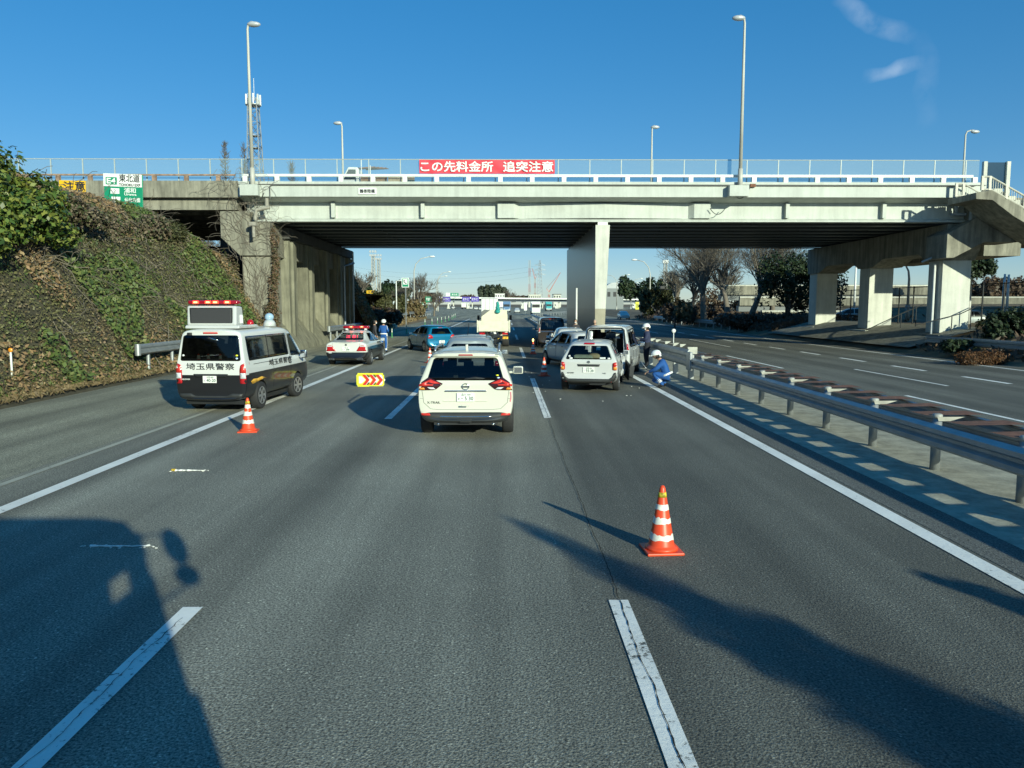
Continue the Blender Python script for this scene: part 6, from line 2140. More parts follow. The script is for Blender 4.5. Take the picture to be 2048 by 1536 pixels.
squat = dict(pelvis=(0, -.10, .37), belly=(0, -.04, .50), chest=(0, .07, .70), neck=(0, .15, .86), skull=(0, .20, .92), sh=(.18, .07, .79), el=(.23, .26, .58), wr=(.13, .46, .50),
             hip=(.10, -.08, .35), knl=(-.16, .34, .46), knr=(.17, .40, .20), anl=(-.14, .02, .10), anr=(.14, -.04, .14), toel=(-.15, .20, .04), toer=(.15, .06, .04))
person('police officer in blue uniform and white helmet crouching on the edge line', (4.93, 23.55, 0), R(72), squat, M_uniform, M_uniform, 'police officers', helmet=True, belt=M_belt, head=(0, .27, 1.00), extra=squat_extra, thick=1.38)
person('dark-haired person in dark clothes wearing a mask in front of the centre pier', (4.05, 43.9, 0), R(170), dict(el=(.25, .05, 1.15), wr=(.12, .24, 1.28)), M_darkcloth, M_trouser, 'people at the accident site', hair=M_hair, mask=True)
person('grey-haired person seen just above the roof of the damaged minivan', (4.78, 40.6, 0), R(150), {}, pm('pale_jacket', (.45, .42, .36), .85), M_trouser, 'people at the accident site', hair=M_greyhair, scale=1.03)

# ------------------------------------------------------------------ cones, arrow board, debris
def cone(label, loc, tilt=0.0, rz=0.0, bands_=((.15, .21), (.31, .37), (.46, .52)), first=None, tip=True):
    t = thing('traffic_cone', label, 'traffic cone', loc, rz, 'traffic cones around the accident')
    def rad(z): return .135 - (.135 - .028) * (z - .05) / .61
    MB().box((0, 0, .014), (.38, .38, .028)).build('base', M_cone, t, bevel=.01)
    MB().lathe([(.170, .027), (.165, .05), (.142, .06), (rad(.075), .075), (rad(.62), .62), (.030, .655), (.018, .68), (.004, .685)], 28).build('cone', M_cone, t, True)
    for k, (a, b) in enumerate(bands_):
        m = MB()
        n = 40
        v = []
        for i in range(n):
            u = 2 * math.pi * i / n
            jz0 = a + .016 * (vnoise(i * .6, k * 5, 1, 21) - .5)
            jz1 = b + (.030 if k < 2 else .01) * (vnoise(i * .7, k * 9 + 3, 1, 22) - .5)
            for z in (jz0, jz1):
                r = rad(z) + .0025
                v.append((r * math.cos(u), r * math.sin(u), z))
        m.add(v, [(2 * i, 2 * ((i + 1) % n), 2 * ((i + 1) % n) + 1, 2 * i + 1) for i in range(n)])
        m.build('reflective_band', M_conew, t, True)
    if tip:
        MB().lathe([(rad(.565) + .002, .565), (rad(.615) + .002, .615)], 24).build('tape_band', pm('yellow_black_tape', (.55, .42, .03), .5, var=.9, scale=14), t, True)
    return t
cone('orange traffic cone with torn white bands standing alone in the right foreground', tuple(gp(1322.5, 1101)), 0, R(4), ((.13, .195), (.30, .36), (.44, .495)))
cone('orange traffic cone behind the police van next to the edge line', tuple(gp(497, 863)), 0, R(10), ((.17, .25), (.33, .41), (.48, .55)))
cone('orange traffic cone between the patrol car and the cream SUV', tuple(gp(860, 726)), 0, R(30), ((.13, .22), (.30, .40), (.48, .56)), tip=False)
cone('orange traffic cone standing left of the white estate car', tuple(gp(1088, 752)), 0, R(15), ((.15, .23), (.31, .39), (.47, .55)), tip=False)
cf_ = cone('orange traffic cone with a small lit yellow lamp behind the brown minivan', tuple(gp(1066, 708)), 0, R(5), ((.15, .22), (.28, .35), (.41, .48)), tip=False)
MB().lathe([(.03, .66), (.045, .70), (.045, .78), (.02, .81)], 12).build('warning_lamp', pm('lit_yellow_lamp', (.8, .6, .1), .3, emit=(1, .75, .2), es=3.0), cf_, True)
ab = thing('arrow_board', 'folding yellow arrow board with three red chevrons lying open on the road', 'arrow board', tuple(gp(741, 773)), R(-2))
m = MB()
m.box((0, 0, .21), (.80, .012, .36))
m.build('panel', M_lime, ab)
m = MB()
for k in range(4):
    x0 = -.385 + k * .21
    m.prism([(x0, .045), (x0 + .10, .045), (x0 + .23, .21), (x0 + .10, .375), (x0, .375), (x0 + .13, .21)] if k else [(-.36, .10), (-.27, .10), (-.15, .21), (-.27, .32), (-.36, .32)], 'y', -.0105, -.006)
m.build('white_chevrons', M_signwhite, ab)
m = MB()
for k in range(3):
    x0 = -.26 + k * .21
    m.prism([(x0, .045), (x0 + .11, .045), (x0 + .24, .21), (x0 + .11, .375), (x0, .375), (x0 + .13, .21)], 'y', -.016, -.007)
m.build('red_chevrons', M_reflred, ab)
m = MB()
for k in range(2):
    x0 = -.135 + k * .21
    for sg in (-1, 1):
        m.prism([(x0, .21 + sg * .165), (x0 + .07, .21 + sg * .165), (x0 + .13, .21 + sg * .085), (x0 + .075, .21 + sg * .075)], 'y', -.014, -.007)
m.build('dark_stripes', pm('olive_stripe', (.09, .10, .01), .6), ab)
m = MB()
for sg in (-1, 1):
    m.box((0, -.004, .21 + sg * .195), (.80, .03, .035))
    m.box((sg * .415, -.004, .21), (.035, .03, .32))
m.build('frame', M_lime, ab)
m = MB()
for sg in (-1, 1):
    m.tube([(sg * .415, 0, 0), (sg * .415, 0, .42)], .014, 8)
    m.tube([(sg * .3, .26, .01), (sg * .3, .0, .38)], .012, 6)
m.box((.22, -.12, .015), (.45, .04, .02), rz=.05)
m.build('stand', M_chrome, ab)
MB().tube([(-.05, 0, .41), (-.02, 0, .45), (.05, 0, .45), (.08, 0, .41)], .008, 6).build('handle', M_black, ab)
# burnt-out flares on the lane: thin pale sticks
def flare(label, px0, px1, py, tip):
    a, b = gp(px0, py), gp(px1, py)
    t = thing('spent_flare', label, 'road flare', tuple(a), math.atan2(b.y - a.y, b.x - a.x), 'spent road flares')
    L = (b - a).length
    pts_ = [(L * i / 14, rng.uniform(-.008, .008), .012) for i in range(15)]
    MB().tube(pts_, [.017 * rng.uniform(.35, 1.1) * (1 - .6 * i / 14) for i in range(15)], 6).build('stick', pm('flare_ash', (.85, .84, .80), .7, var=.2, scale=40), t)
    if tip:
        MB().tube([(-.05, 0, .016), (.01, 0, .016)], .02, 8).build('tip', pm('flare_tip', (.45, .30, .02), .6, var=.6, scale=60), t)
    m = MB()
    for _ in range(14):
        x = rng.uniform(-.1, L * 1.2)
        m.box((x, rng.uniform(-.06, .06), .006), (rng.uniform(.01, .03), rng.uniform(.006, .015), .008), rz=rng.uniform(0, 3))
    m.build('crumbs', M_conew, t)
flare('thin spent road flare with yellow tip on the left lane, the farther of two', 350, 410, 942, True)
flare('thin white spent road flare near the shadow of the truck mirror', 180, 300, 1094, False)
dbr = MB()
for _ in range(34):                                          # small scattered fragments round the crash
    x, y = rng.uniform(.8, 5.0), rng.uniform(20, 30)
    dbr.box((x, y, .012), (rng.uniform(.015, .05), rng.uniform(.01, .03), .010), rz=rng.uniform(0, 3))
tag(dbr.build('crash_fragments', M_conew), kind='stuff')

# ------------------------------------------------------------------ roadside posts
def delineator(label, loc, dark=False):
    t = thing('delineator_post', label, 'delineator post', loc, 0, 'flexible posts along the left shoulder')
    MB().lathe([(.12, 0), (.11, .03), (.045, .05), (.040, .78), (.03, .80)], 12).build('post', pm('green_post', (.10, .34, .14), .5), t, True)
    for z in (.40, .58):
        MB().lathe([(.046, z), (.046, z + .15)], 12).build('band', M_conew, t, True)
    return t
dl = [(784, 675), (813.5, 667), (850, 651), (864, 648.5), (875, 646.5), (883, 645), (890.5, 643), (897.5, 641), (904, 638.5), (907.5, 636.5), (910.5, 634.5)]
for i, (px, py) in enumerate(dl):
    g_ = gp(px, py)
    delineator(f'green and white flexible post, {ORD[i]} of the row along the left shoulder', (min(g_.x, -8.6), g_.y, g_.z))
mk = thing('marker_post', 'thin white marker post with round orange reflector at the foot of the bank', 'marker post', (-13.35, 20.9, .55))
MB().tube([(0, 0, -.4), (0, 0, .72)], .028, 10).build('post', M_whitepaint, mk, True)
o = MB().lathe([(.055, -.02), (.06, 0), (.055, .02)], 18, 'y').build('reflector', pm('orange_reflector', (.85, .30, .02), .25, coat=.5), mk, True)
o.location = (0, 0, .78)
p1 = thing('marker_post', 'small white round-topped marker beside the standing police officer', 'marker post', (7.55, 34.3, 0))
MB().tube([(0, 0, 0), (0, 0, 1.35)], .02, 8).build('post', M_whitepaint, p1, True)
o = MB().lathe([(.09, -.01), (.09, .01)], 16, 'y').build('reflector', M_whitepaint, p1, True)
o.location = (0, 0, 1.42)
cone('small dark cone in the shade at the foot of the right pier', tuple(gp(1738, 690)), tip=False)

# ------------------------------------------------------------------ signs by the bridge
sg = thing('route_sign', 'green and white motorway route sign behind the ivy bank', 'road sign', (0, 0, 0))
SY = 38.0
a, b = at(206, 348, SY), at(287, 424, SY)
sg.location = ((a.x + b.x) / 2, SY, 5.5)
w_ = b.x - a.x
zt, zm_, zb_ = a.z - 5.5, at(206, 373.5, SY).z - 5.5, b.z - 5.5 - .3
tl = R(2.0)
MB().box((0, .03, (zt + zb_) / 2), (w_, .05, zt - zb_), ry=tl).build('panel', M_green, sg, bevel=.01)
wp = MB().box((0, -.003, (zt + zm_) / 2), (w_ - .02, .03, zt - zm_), ry=tl).build('white_panel', M_signwhite, sg)
zc = (zt + zm_) / 2
ep = MB().box((-w_ * .29, -.022, zc - .02), (w_ * .29, .016, (zt - zm_) * .58), ry=tl).build('route_badge', M_green, sg, bevel=.004)
text('E4', .36, M_signwhite, 'lettering', ep, (-w_ * .29, -.034, zc - .02), (math.pi / 2, tl, 0), width=w_ * .22, bold=.01)
text('東北道', .40, M_ink, 'lettering', sg, (w_ * .18, -.024, zc + .10), (math.pi / 2, tl, 0), width=w_ * .53, bold=.006)
text('TOHOKU EXP', .17, M_ink, 'lettering', sg, (w_ * .18, -.024, zc - .22), (math.pi / 2, tl, 0), width=w_ * .55, bold=.006)
for px, py, tx, h_, wd, ex, ey in ((260, 381, '浦和', .26, .30, 230, 382), (265, 400, '仙台方面', .22, .40, 232, 399)):
    q = at(px, py, SY)
    text(tx, h_, M_signwhite, 'lettering', sg, (q.x - sg.location.x, -.012, q.z - 5.5), (math.pi / 2, tl, 0), width=w_ * wd, bold=.004)
    q = at(ex, ey, SY)
    bd_ = MB().box((q.x - sg.location.x, -.004, q.z - 5.5), (.42, .02, .26), ry=tl).build('exit_badge', M_signwhite, sg)
    text('2' if tx == '浦和' else '1', .2, M_ink, 'lettering', bd_, (q.x - sg.location.x, -.018, q.z - 5.5), (math.pi / 2, tl, 0))
q = at(261, 389, SY)
text('Urawa', .15, M_signwhite, 'lettering', sg, (q.x - sg.location.x, -.012, q.z - 5.5), (math.pi / 2, tl, 0), width=w_ * .31, bold=.004)
m = MB()
for sx in (-.5, .5):
    m.tube([(sx, .1, -1.5), (sx, .1, zt - .1)], .06, 8)
m.build('post', M_galv, sg)
ys_ = thing('warning_sign', 'yellow warning sign half hidden behind the leafy bush on the bank', 'road sign', (0, 0, 0))
a, b = at(118, 361, 39), at(172, 384, 39)
ys_.location = ((a.x + b.x) / 2, 39, 5.8)
MB().box((0, 0, (a.z + b.z) / 2 - 5.8), (b.x - a.x, .05, a.z - b.z), ry=R(1.5)).build('panel', pm('warning_yellow', (.78, .45, .01), .45), ys_, bevel=.01)
text('注意', .5, M_ink, 'lettering', ys_, (.1, -.032, (a.z + b.z) / 2 - 5.8), width=1.05, bold=.012)
MB().tube([(0, .08, -1.5), (0, .08, b.z - 5.4)], .06, 8).build('post', M_galv, ys_)
# flatbed truck on the bridge
t = thing('flatbed_truck', 'small white flatbed truck with brown load crossing the bridge', 'truck', (bx(760) * 1.07, BD + 3.2, 8.62), 0)
m = MB().prism([(-1.95, .35), (-.95, .35), (-.95, 1.62), (-1.05, 1.72), (-1.55, 1.72), (-1.93, 1.0)], 'y', -.7, .7)
cb_ = m.build('cab', M_whitepaint, t, bevel=.05, seg=3)
MB().prism([(-1.82, 1.02), (-1.12, 1.02), (-1.12, 1.58), (-1.52, 1.58)], 'y', -.712, -.70).build('side_window', M_black, cb_)
MB().box((.65, 0, .62), (3.1, 1.4, .12)).build('bed', M_whitepaint, t)
MB().box((-.1, -.69, .98), (1.5, .05, .60)).build('side_board', pm('brown_board', (.34, .22, .13), .8, var=.2), t)
MB().box((1.45, -.69, .98), (1.5, .05, .60)).build('side_board', pm('tan_board', (.50, .40, .26), .8, var=.2), t)
m = MB()
for k in range(9):
    m.tube([(-1.4 + k * .12, -.3 + .07 * k, 1.70 + .02 * (k % 3)), (-.2 + .1 * k, -.2 + .05 * k, 1.78 + .04 * (k % 2))], .03, 5)
m.build('roof_load', M_rust, t)
m = MB()
for x in (-.8, -.3):
    m.tube([(x, -.68, .6), (x, -.68, 2.15 if x < -.5 else 1.8)], .03, 6)
m.build('stake', M_whitepaint, t)
for x in (-1.45, 1.3):
    for yy in (-.6, .6):
        w = MB().lathe([(.15, -.08), (.26, -.08), (.28, 0), (.26, .08), (.15, .08)], 16, 'y').build('wheel', M_rubber, t, True)
        w.location = (x, yy, .28)

# ------------------------------------------------------------------ ground and plants beyond the bridge
def far_bank(x, y):
    toe = -10.9 - 1.6 * smooth(68, 80, y) - 1.2 * smooth(90, 125, y) - 4 * smooth(135, 165, y) - 26 * smooth(160, 210, y)
    d = toe - x
    if d < 0:
        return road_z(y) - .08
    steep = smooth(82, 66, y)
    crest = 7.2 * steep + 3.2 * (1 - steep) * (1 - .6 * smooth(140, 190, y))
    sl = 2.1 * steep + .30 * (1 - steep)
    return road_z(y) + min(crest, sl * d) + (vnoise(x, y, 2.5, 4) - .5) * .35 * smooth(0, 2, d)
sheet('far_bank', [-10.6 - .45 * i for i in range(26)] + [-24 - 3 * i for i in range(16)], [63.3 + 1.2 * i for i in range(30)] + [101 + 5 * i for i in range(24)], far_bank, M_grassdirt)
pts, nr = [], []
for _ in range(9000):
    y = 63.5 + (rng.random() ** 1.5) * 110
    x = -11 - abs(rng.gauss(0, 4.0)) - 1.6 * smooth(68, 80, y) - 1.2 * smooth(90, 125, y) - 4 * smooth(135, 165, y)
    pts.append((x, y, far_bank(x, y) + rng.uniform(.02, .3)))
    nr.append((rng.uniform(-.5, .8), -1, .4))
tag(quad_mesh('dry_grass', leaf_quads(pts, nr, .42, .6, .35), M_straw), kind='stuff')
pts, nr = [], []
for _ in range(9000):                                        # dark ivy on the steep bank just behind the bridge
    y = rng.uniform(63.4, 74)
    x = -10.9 - rng.uniform(.0, 5)
    pts.append((x, y, far_bank(x, y) + rng.uniform(.0, .25)))
    nr.append((.8, -.3, .5))
tag(quad_mesh('ivy', leaf_quads(pts, nr, .22, .6), M_ivy), kind='stuff')

def blobs_at(px0, px1, py0, py1, y, n=4, depth=.7, seed=0):
    """crown lumps that fill a patch of view at distance y"""
    rg = random.Random(seed)
    a, b = at(px0, py0, y), at(px1, py1, y)
    W, H = b.x - a.x, a.z - b.z
    out = []
    for i in range(n):
        u = (i + .5) / n
        rx = W / n * rg.uniform(.65, .95)
        rz = H * rg.uniform(.36, .50)
        out.append((a.x + W * u, y + rg.uniform(-.4, .4) * W * depth / 2, b.z + H * .5 + rg.uniform(-.08, .10) * H, rx, max(rx, W * depth / n), rz))
    base = ((a.x + b.x) / 2, y, min(b.z, b.z))
    return base, out
def thicket(name, label, px0, px1, py0, py1, y, n, leaves, size, mat, seed=0, gap=.30, group=None, cat='bush', depth=.8):
    base, bl = blobs_at(px0, px1, py0, py1, y, n, depth, seed)
    return leafy(name, label, cat, base, bl, leaves, size, mat, .10, group, gap)
thicket('brown_bush', 'low reddish brown bush at the foot of the far left bank behind the emergency telephone', 734, 800, 612, 650, 84, 4, 5200, .28, M_brownleaf, 3)
thicket('olive_hedge', 'clipped olive green hedge block behind the emergency telephone sign', 790, 812, 586, 632, 100, 2, 3200, .34, M_olive, 4)
thicket('olive_bush', 'olive bush at the top of the far left bank beside the bridge shadow', 745, 782, 582, 622, 96, 3, 4200, .32, M_olive, 5)
thicket('tan_reeds', 'tan dry shrubs at the foot of the first left lamp post', 806, 850, 598, 636, 122, 4, 4200, .36, M_straw, 6)
thicket('evergreen_tree', 'dark evergreen tree group far left behind the floodlight masts', 755, 818, 558, 602, 190, 5, 5200, .75, M_everg, 7, cat='tree')
thicket('evergreen_tree', 'dark evergreen tree just behind the shaded left bank', 690, 744, 560, 615, 120, 3, 4000, .5, M_everg, 17, cat='tree')
for i, (px, y, h, lab, sd) in enumerate(((722, 100, 5.5, 'greyish bare tree rising above the shaded left bank', 4), (838, 150, 8.6, 'brown bare tree behind the first left lamp post', 8), (868, 170, 5.6, 'smaller brown bare tree left of the green signs', 9), (812, 160, 7.0, 'brown bare tree behind the emergency telephone sign', 12))):
    q = at(px, 600, y)
    bare_tree('bare_tree', lab, (q.x, y, far_bank(q.x, y)), h, 1.15, M_twig, .16, sd, 5, 'bare trees beyond the bridge', first=.16, fine=2.4)
# right verge and bank
def right_bank(x, y):
    d = x - (21.4 + .9 * smooth(60, 75, y))
    if d < 0:
        return -.05
    return road_z(y) + min(1.15, .26 * d) + (vnoise(x, y, 2.0, 6) - .5) * .18 * smooth(.3, 2, d) + 1.5 * smooth(8, 22, d) * smooth(70, 85, y)
sheet('right_bank', [21.3 + .5 * i for i in range(22)] + [33 + 4 * i for i in range(20)], [-60 + 5 * i for i in range(19)] + [34 + 1.5 * i for i in range(40)] + [98 + 8 * i for i in range(14)], right_bank, M_grassdirt)
strip('pier_apron', [21.9, 23, 24.2, 25.4, 27.6], [41.5 + 1.5 * i for i in range(16)], 0, M_conc, zfun=lambda x, y: road_z(y) + min(1.15, .26 * max(0, x - 21.4)) + .16)
pts, nr = [], []
for _ in range(7500):
    y = 64 + (rng.random() ** 1.3) * 70
    x = 22.6 + abs(rng.gauss(0, 4.5))
    pts.append((x, y, right_bank(x, y) + rng.uniform(.0, .55)))
    nr.append((-.5, -1, .4))
for _ in range(2500):
    y = rng.uniform(5, 41)
    x = 21.9 + abs(rng.gauss(0, 2.5))
    pts.append((x, y, right_bank(x, y) + rng.uniform(.0, .3)))
    nr.append((-.5, -1, .4))
tag(quad_mesh('dry_grass', leaf_quads(pts, nr, .40, .6, .35), M_brownleaf), kind='stuff')
def rtree(px, y, h, label, seed, spread=1.0, depth=5, fine=1.3, r=.30, mat=None):
    q = at(px, 610, y)
    return bare_tree('bare_tree', label, (q.x, y, right_bank(q.x, y)), h, spread, mat or M_twig, r, seed, depth, 'bare trees beyond the bridge', first=.13, fine=fine)
rtree(1410, 88, 12.5, 'large vase-shaped bare tree on the right bank under the bridge', 21, 1.12, 6, .9, .20)
rtree(1502, 80, 11.8, 'second vase-shaped bare tree beside the dark evergreen on the right', 22, 1.12, 6, .9, .19)
rtree(1455, 96, 11.0, 'bare tree close right of the large vase-shaped one', 25, 1.15, 6, 1.0, .17)
rtree(1380, 104, 9.8, 'bare tree close left of the large vase-shaped one', 26, 1.15, 6, 1.1, .16)
rtree(1545, 92, 11.0, 'bare tree whose crown shows above the dark evergreen', 27, 1.1, 6, 1.0, .17)
rtree(1352, 118, 7.6, 'brown bare tree behind the large vase-shaped one', 23, 1.15, 5, 2.2, .18)
rtree(1448, 112, 7.4, 'thin bare tree between the two vase-shaped trees', 24, 1.1, 5, 2.2, .16)
leafy('evergreen_tree', 'big dark evergreen tree in the bridge shadow behind the right piers', 'tree', tuple(at(1575, 640, 73)[:2]) + (1.2,),
      [(b[0], b[1], b[2], b[3], b[4], b[5]) for b in blobs_at(1515, 1690, 500, 640, 73, 5, .6, 31)[1]] + blobs_at(1530, 1640, 500, 580, 74, 3, .6, 32)[1], 15000, .26, M_everg, .3, gap=.36)
thicket('olive_bush', 'olive brown bush mass at the right verge under the far lamp post', 1284, 1345, 568, 632, 125, 4, 6500, .40, M_olive, 33)
thicket('evergreen_tree', 'dark rounded evergreen wood beyond the toll plaza lamps on the right', 1242, 1345, 552, 606, 210, 6, 6500, .8, M_everg, 34, cat='tree')
thicket('brown_bush', 'brown undergrowth at the foot of the large bare tree on the right', 1330, 1440, 606, 648, 90, 6, 6500, .30, M_brownleaf, 35)
thicket('brown_wood', 'grey brown twiggy scrub filling the gap behind the bare trees on the right', 1400, 1600, 570, 640, 108, 7, 8000, .34, M_brownleaf, 46, gap=.34)
thicket('tan_reeds', 'tan dry reeds beside the signal post on the right verge', 1352, 1382, 596, 642, 84, 3, 2600, .30, M_straw, 36)
thicket('brown_bush', 'dark undergrowth in the bridge shadow left of the far right pier column', 1440, 1620, 622, 662, 72, 6, 6000, .28, M_brownleaf, 37)
thicket('evergreen_bush', 'dark shrub at the right edge of the frame beside the near pier column', 1985, 2090, 600, 705, 38, 4, 8000, .17, M_everg, 38)
thicket('evergreen_bush', 'grey green shrub in front of the fence right of the near pier column', 1955, 2000, 628, 690, 42, 3, 3200, .16, M_olive, 39)
thicket('evergreen_bush', 'low dark creeper hanging over the guardrail before the near pier column', 1880, 1975, 676, 704, 37.5, 4, 3600, .15, M_everg, 40)
thicket('rust_bush', 'rust brown dry shrub at the right road edge', 1912, 2010, 698, 742, 33, 3, 7000, .075, M_rustleaf, 41, gap=.2)
thicket('brown_bush', 'dry tuft at the foot of the fence between the middle and near pier columns', 1828, 1858, 648, 672, 52, 2, 1500, .16, M_straw, 42)
thicket('evergreen_tree', 'spreading pine on the hill right of the near pier column', 1925, 1985, 512, 560, 90, 3, 3000, .4, M_everg, 43, cat='tree')
thicket('brown_wood', 'brown leafless wood on the hillside behind the stairway', 1935, 2075, 545, 612, 96, 6, 7000, .42, M_brownleaf, 44, cat='tree')
# trees seen over and under the left part of the bridge
def spire_tree(label, px, top, y, seed):
    rg = random.Random(seed)
    q = at(px, top, y)
    h = q.z - 4.0
    t = thing('bare_conifer', label, 'tree', (q.x, y, 4.0), 0, 'bare conifers behind the bridge')
    tr, cr = MB(), MB()
    tr.tube([(0, 0, 0), (0, 0, h * .5), (.1, 0, h)], [.26, .14, .03], 6)
    for k in range(300):
        z = h * (.18 + .8 * rg.random())
        a = rg.uniform(0, 6.28)
        L = (1 - z / h) * h * .14 + .35
        d = Vector((math.cos(a), math.sin(a), rg.uniform(.35, .75)))
        p = Vector((0, 0, z))
        e = p + d * L * rg.uniform(.6, 1)
        cr.tube([p, p.lerp(e, .5) + Vector((0, 0, -.05)), e], [.035, .028, .018], 3, False)
        for _k in range(2):
            f = p.lerp(e, rg.uniform(.3, .9))
            cr.tube([f, f + Vector((rg.uniform(-.4, .4), rg.uniform(-.4, .4), rg.uniform(.2, .6)))], [.022, .014], 3, False)
    tr.build('trunk', M_bark, t, True, fix=False)
    cr.build('crown', M_twig, t, True, fix=False)
spire_tree('tallest bare pointed conifer behind the fence left of the radio mast', 448, 282, 110, 1)
spire_tree('bare pointed conifer close left of the radio mast', 487, 285, 112, 2)
spire_tree('short bare pointed conifer right of the radio mast', 583, 322, 114, 3)
bare_tree('bare_tree', 'bare brown tree visible under the left side span', (-27.0, 70, 4), 6.2, 1.2, M_twig, .16, 51, 5, 'bare trees beyond the bridge', first=.16, fine=1.6)
leafy('dry_shrub', 'brown shrubs on the bank top under the left side span', 'shrub', (-24, 62, 4.2), [(-25.5, 60, 5.0, 2.2, 1.5, 1.1), (-22.3, 60.5, 4.6, 1.8, 1.5, .9), (-20.2, 58, 4.2, 1.6, 1.4, .9), (-28.5, 62, 5.6, 2, 1.5, 1.1)], 5200, .2, M_brownleaf, .08)
strip('bank_top', [-75, -40, -18, -14.6], [44, 52, 62, 75, 130], 0, M_soil, zfun=lambda x, y: 3.7 + .3 * vnoise(x, y, 9, 3))

# ------------------------------------------------------------------ lattice masts, lamps, power line
def lattice(m, p0, h, w0, w1, n, r):
    for k in range(n + 1):
        pass
    def corner(z, i):
        w = w0 + (w1 - w0) * z / h
        return Vector(p0) + Vector((w / 2 * (1 if i in (0, 1) else -1), w / 2 * (1 if i in (0, 3) else -1), z))
    for i in range(4):
        m.tube([corner(0, i), corner(h, i)], r, 4)
    for k in range(n):
        a, b = h * k / n, h * (k + 1) / n
        for i in range(4):
            j = (i + 1) % 4
            m.tube([corner(a, i), corner(b, j)], r * .6, 3, False)
            m.tube([corner(a, j), corner(b, i)], r * .6, 3, False)
            m.tube([corner(b, i), corner(b, j)], r * .6, 3, False)
M_mast = pm('mast_steel', (.34, .36, .37), .5, metal=.3, var=.12)
q = at(506, 192, 140)
t = thing('radio_mast', 'grey lattice radio mast with antenna platform behind the bridge', 'mast', (q.x, 140, 6))
m = MB()
lattice(m, (0, 0, 0), q.z - 6.5, 3.4, 1.5, 16, .09)
m.build('lattice', M_mast, t)
m = MB()
hz = q.z - 6
m.lathe([(1.25, hz - 1.7), (1.3, hz - 1.6), (1.3, hz - 1.5)], 14)
m.lathe([(1.0, hz - 9.0), (1.0, hz - 8.9)], 12)
m.lathe([(.95, hz - 6.9), (.95, hz - 6.8)], 12)
m.build('platform', M_mast, t)
m = MB()
for k in range(10):
    a = k * 2 * math.pi / 10
    m.box((math.cos(a) * 1.25, math.sin(a) * 1.25, hz - .7), (.28, .18, 1.7), rz=a)
m.build('antenna_panel', M_whitepaint, t)
MB().tube([(.2, 0, hz - 1), (.2, 0, hz + 3.0)], .04, 5).build('whip_antenna', M_whitepaint, t)
for i, (px, py, y) in enumerate(((746, 500, 150), (757, 508, 165))):
    q = at(px, py, y)
    t = thing('floodlight_mast', 'slim lattice floodlight mast beyond the bridge, ' + ('left and nearer one' if i == 0 else 'right and farther one'), 'mast', (q.x, y, 3), 0, 'floodlight masts')
    m = MB()
    lattice(m, (0, 0, 0), q.z - 4, .75, .55, 14, .06)
    m.build('lattice', M_pole, t)
    m = MB()
    for zz in (0, .7):
        for xx in (-.5, 0, .5):
            m.box((xx, -.2, q.z - 4 + zz), (.34, .3, .42))
    m.build('floodlights', M_lamphead, t)
q = at(1331, 524, 190)
t = thing('floodlight_mast', 'slim lattice mast above the dark wood on the right', 'mast', (q.x, 190, 2), 0, 'floodlight masts')
m = MB()
lattice(m, (0, 0, 0), q.z - 2, .9, .7, 12, .07)
m.build('lattice', M_pole, t)
MB().box((0, 0, q.z - 1.9), (1.4, .6, .8)).build('floodlights', M_lamphead, t)
def road_lamp(label, px, base_py, head_px, top_py, y, double=False, group='lamps along the motorway'):
    b, tp = at(px, base_py, y), at(head_px, top_py, y)
    t = thing('street_lamp', label, 'street lamp', (b.x, y, b.z), 0, group)
    h, dx = tp.z - b.z, tp.x - b.x
    m = MB()
    for sd in ((1, -1) if double else (1,)):
        d = dx * sd
        m.tube([(0, 0, 0), (0, 0, h * .74), (d * .10, 0, h * .87), (d * .38, 0, h * .965), (d * .85, 0, h)], [.13, .10, .08, .07, .06], 7)
    m.tube([(0, 0, 0), (0, 0, 1.4)], .2, 8)
    m.build('pole', M_pole, t, True)
    m = MB()
    for sd in ((1, -1) if double else (1,)):
        m.ball((dx * sd * .95, 0, h), (.55, .22, .17), 10, 6)
    m.build('lamp_head', M_whitepaint, t, True)
road_lamp('tall curved lamp post on the left verge beyond the bridge, nearest of three', 829, 628, 866, 513, 135)
road_lamp('second curved lamp post on the left verge beyond the bridge', 876, 623, 900, 543.5, 215)
road_lamp('third curved lamp post on the left verge near the toll plaza', 873, 622, 893, 552, 245)
road_lamp('tall curved lamp post on the right verge beyond the bridge, nearest of four', 1299, 636, 1267, 519.5, 140)
road_lamp('two-armed lamp post seen just right of the centre pier', 1233, 622, 1258, 549.5, 235, True)
road_lamp('curved lamp post on the right near the toll plaza', 1261.5, 622, 1284, 557, 255)
road_lamp('farthest curved lamp post on the right verge', 1296, 622, 1273, 565, 290)
road_lamp('white lamp post standing between the middle and near pier columns', 1814, 642, 1799, 527, 66)
q = at(1080, 521, 800)
t = thing('power_pylon', 'tall lattice power pylon far beyond the toll gate', 'pylon', (q.x, 800, 1), 0)
m = MB()
h = q.z - 1
lattice(m, (0, 0, 0), h, 7, 1.6, 14, .16)
for z in (.70, .80, .90):
    m.tube([(-6, 0, h * z), (6, 0, h * z)], .22, 4)
    m.tube([(-6, 0, h * z), (0, 0, h * z + 2)], .16, 3)
    m.tube([(6, 0, h * z), (0, 0, h * z + 2)], .16, 3)
m.build('lattice', M_mast, t)
pw = thing('power_line', 'thin power wires crossing the sky from the far pylon to the left', 'wires', (q.x, 800, h * .8))
for k, z in enumerate((.70, .80, .90)):
    a, b = Vector((q.x, 800, h * z + 1)), Vector((-190, 830, h * z + 6))
    pts = [a.lerp(b, i / 24) - Vector((0, 0, 11 * 4 * (i / 24) * (1 - i / 24))) for i in range(25)]
    MB().tube(pts, .06, 4, False).build('wire', M_grey_plastic, pw, world=True)
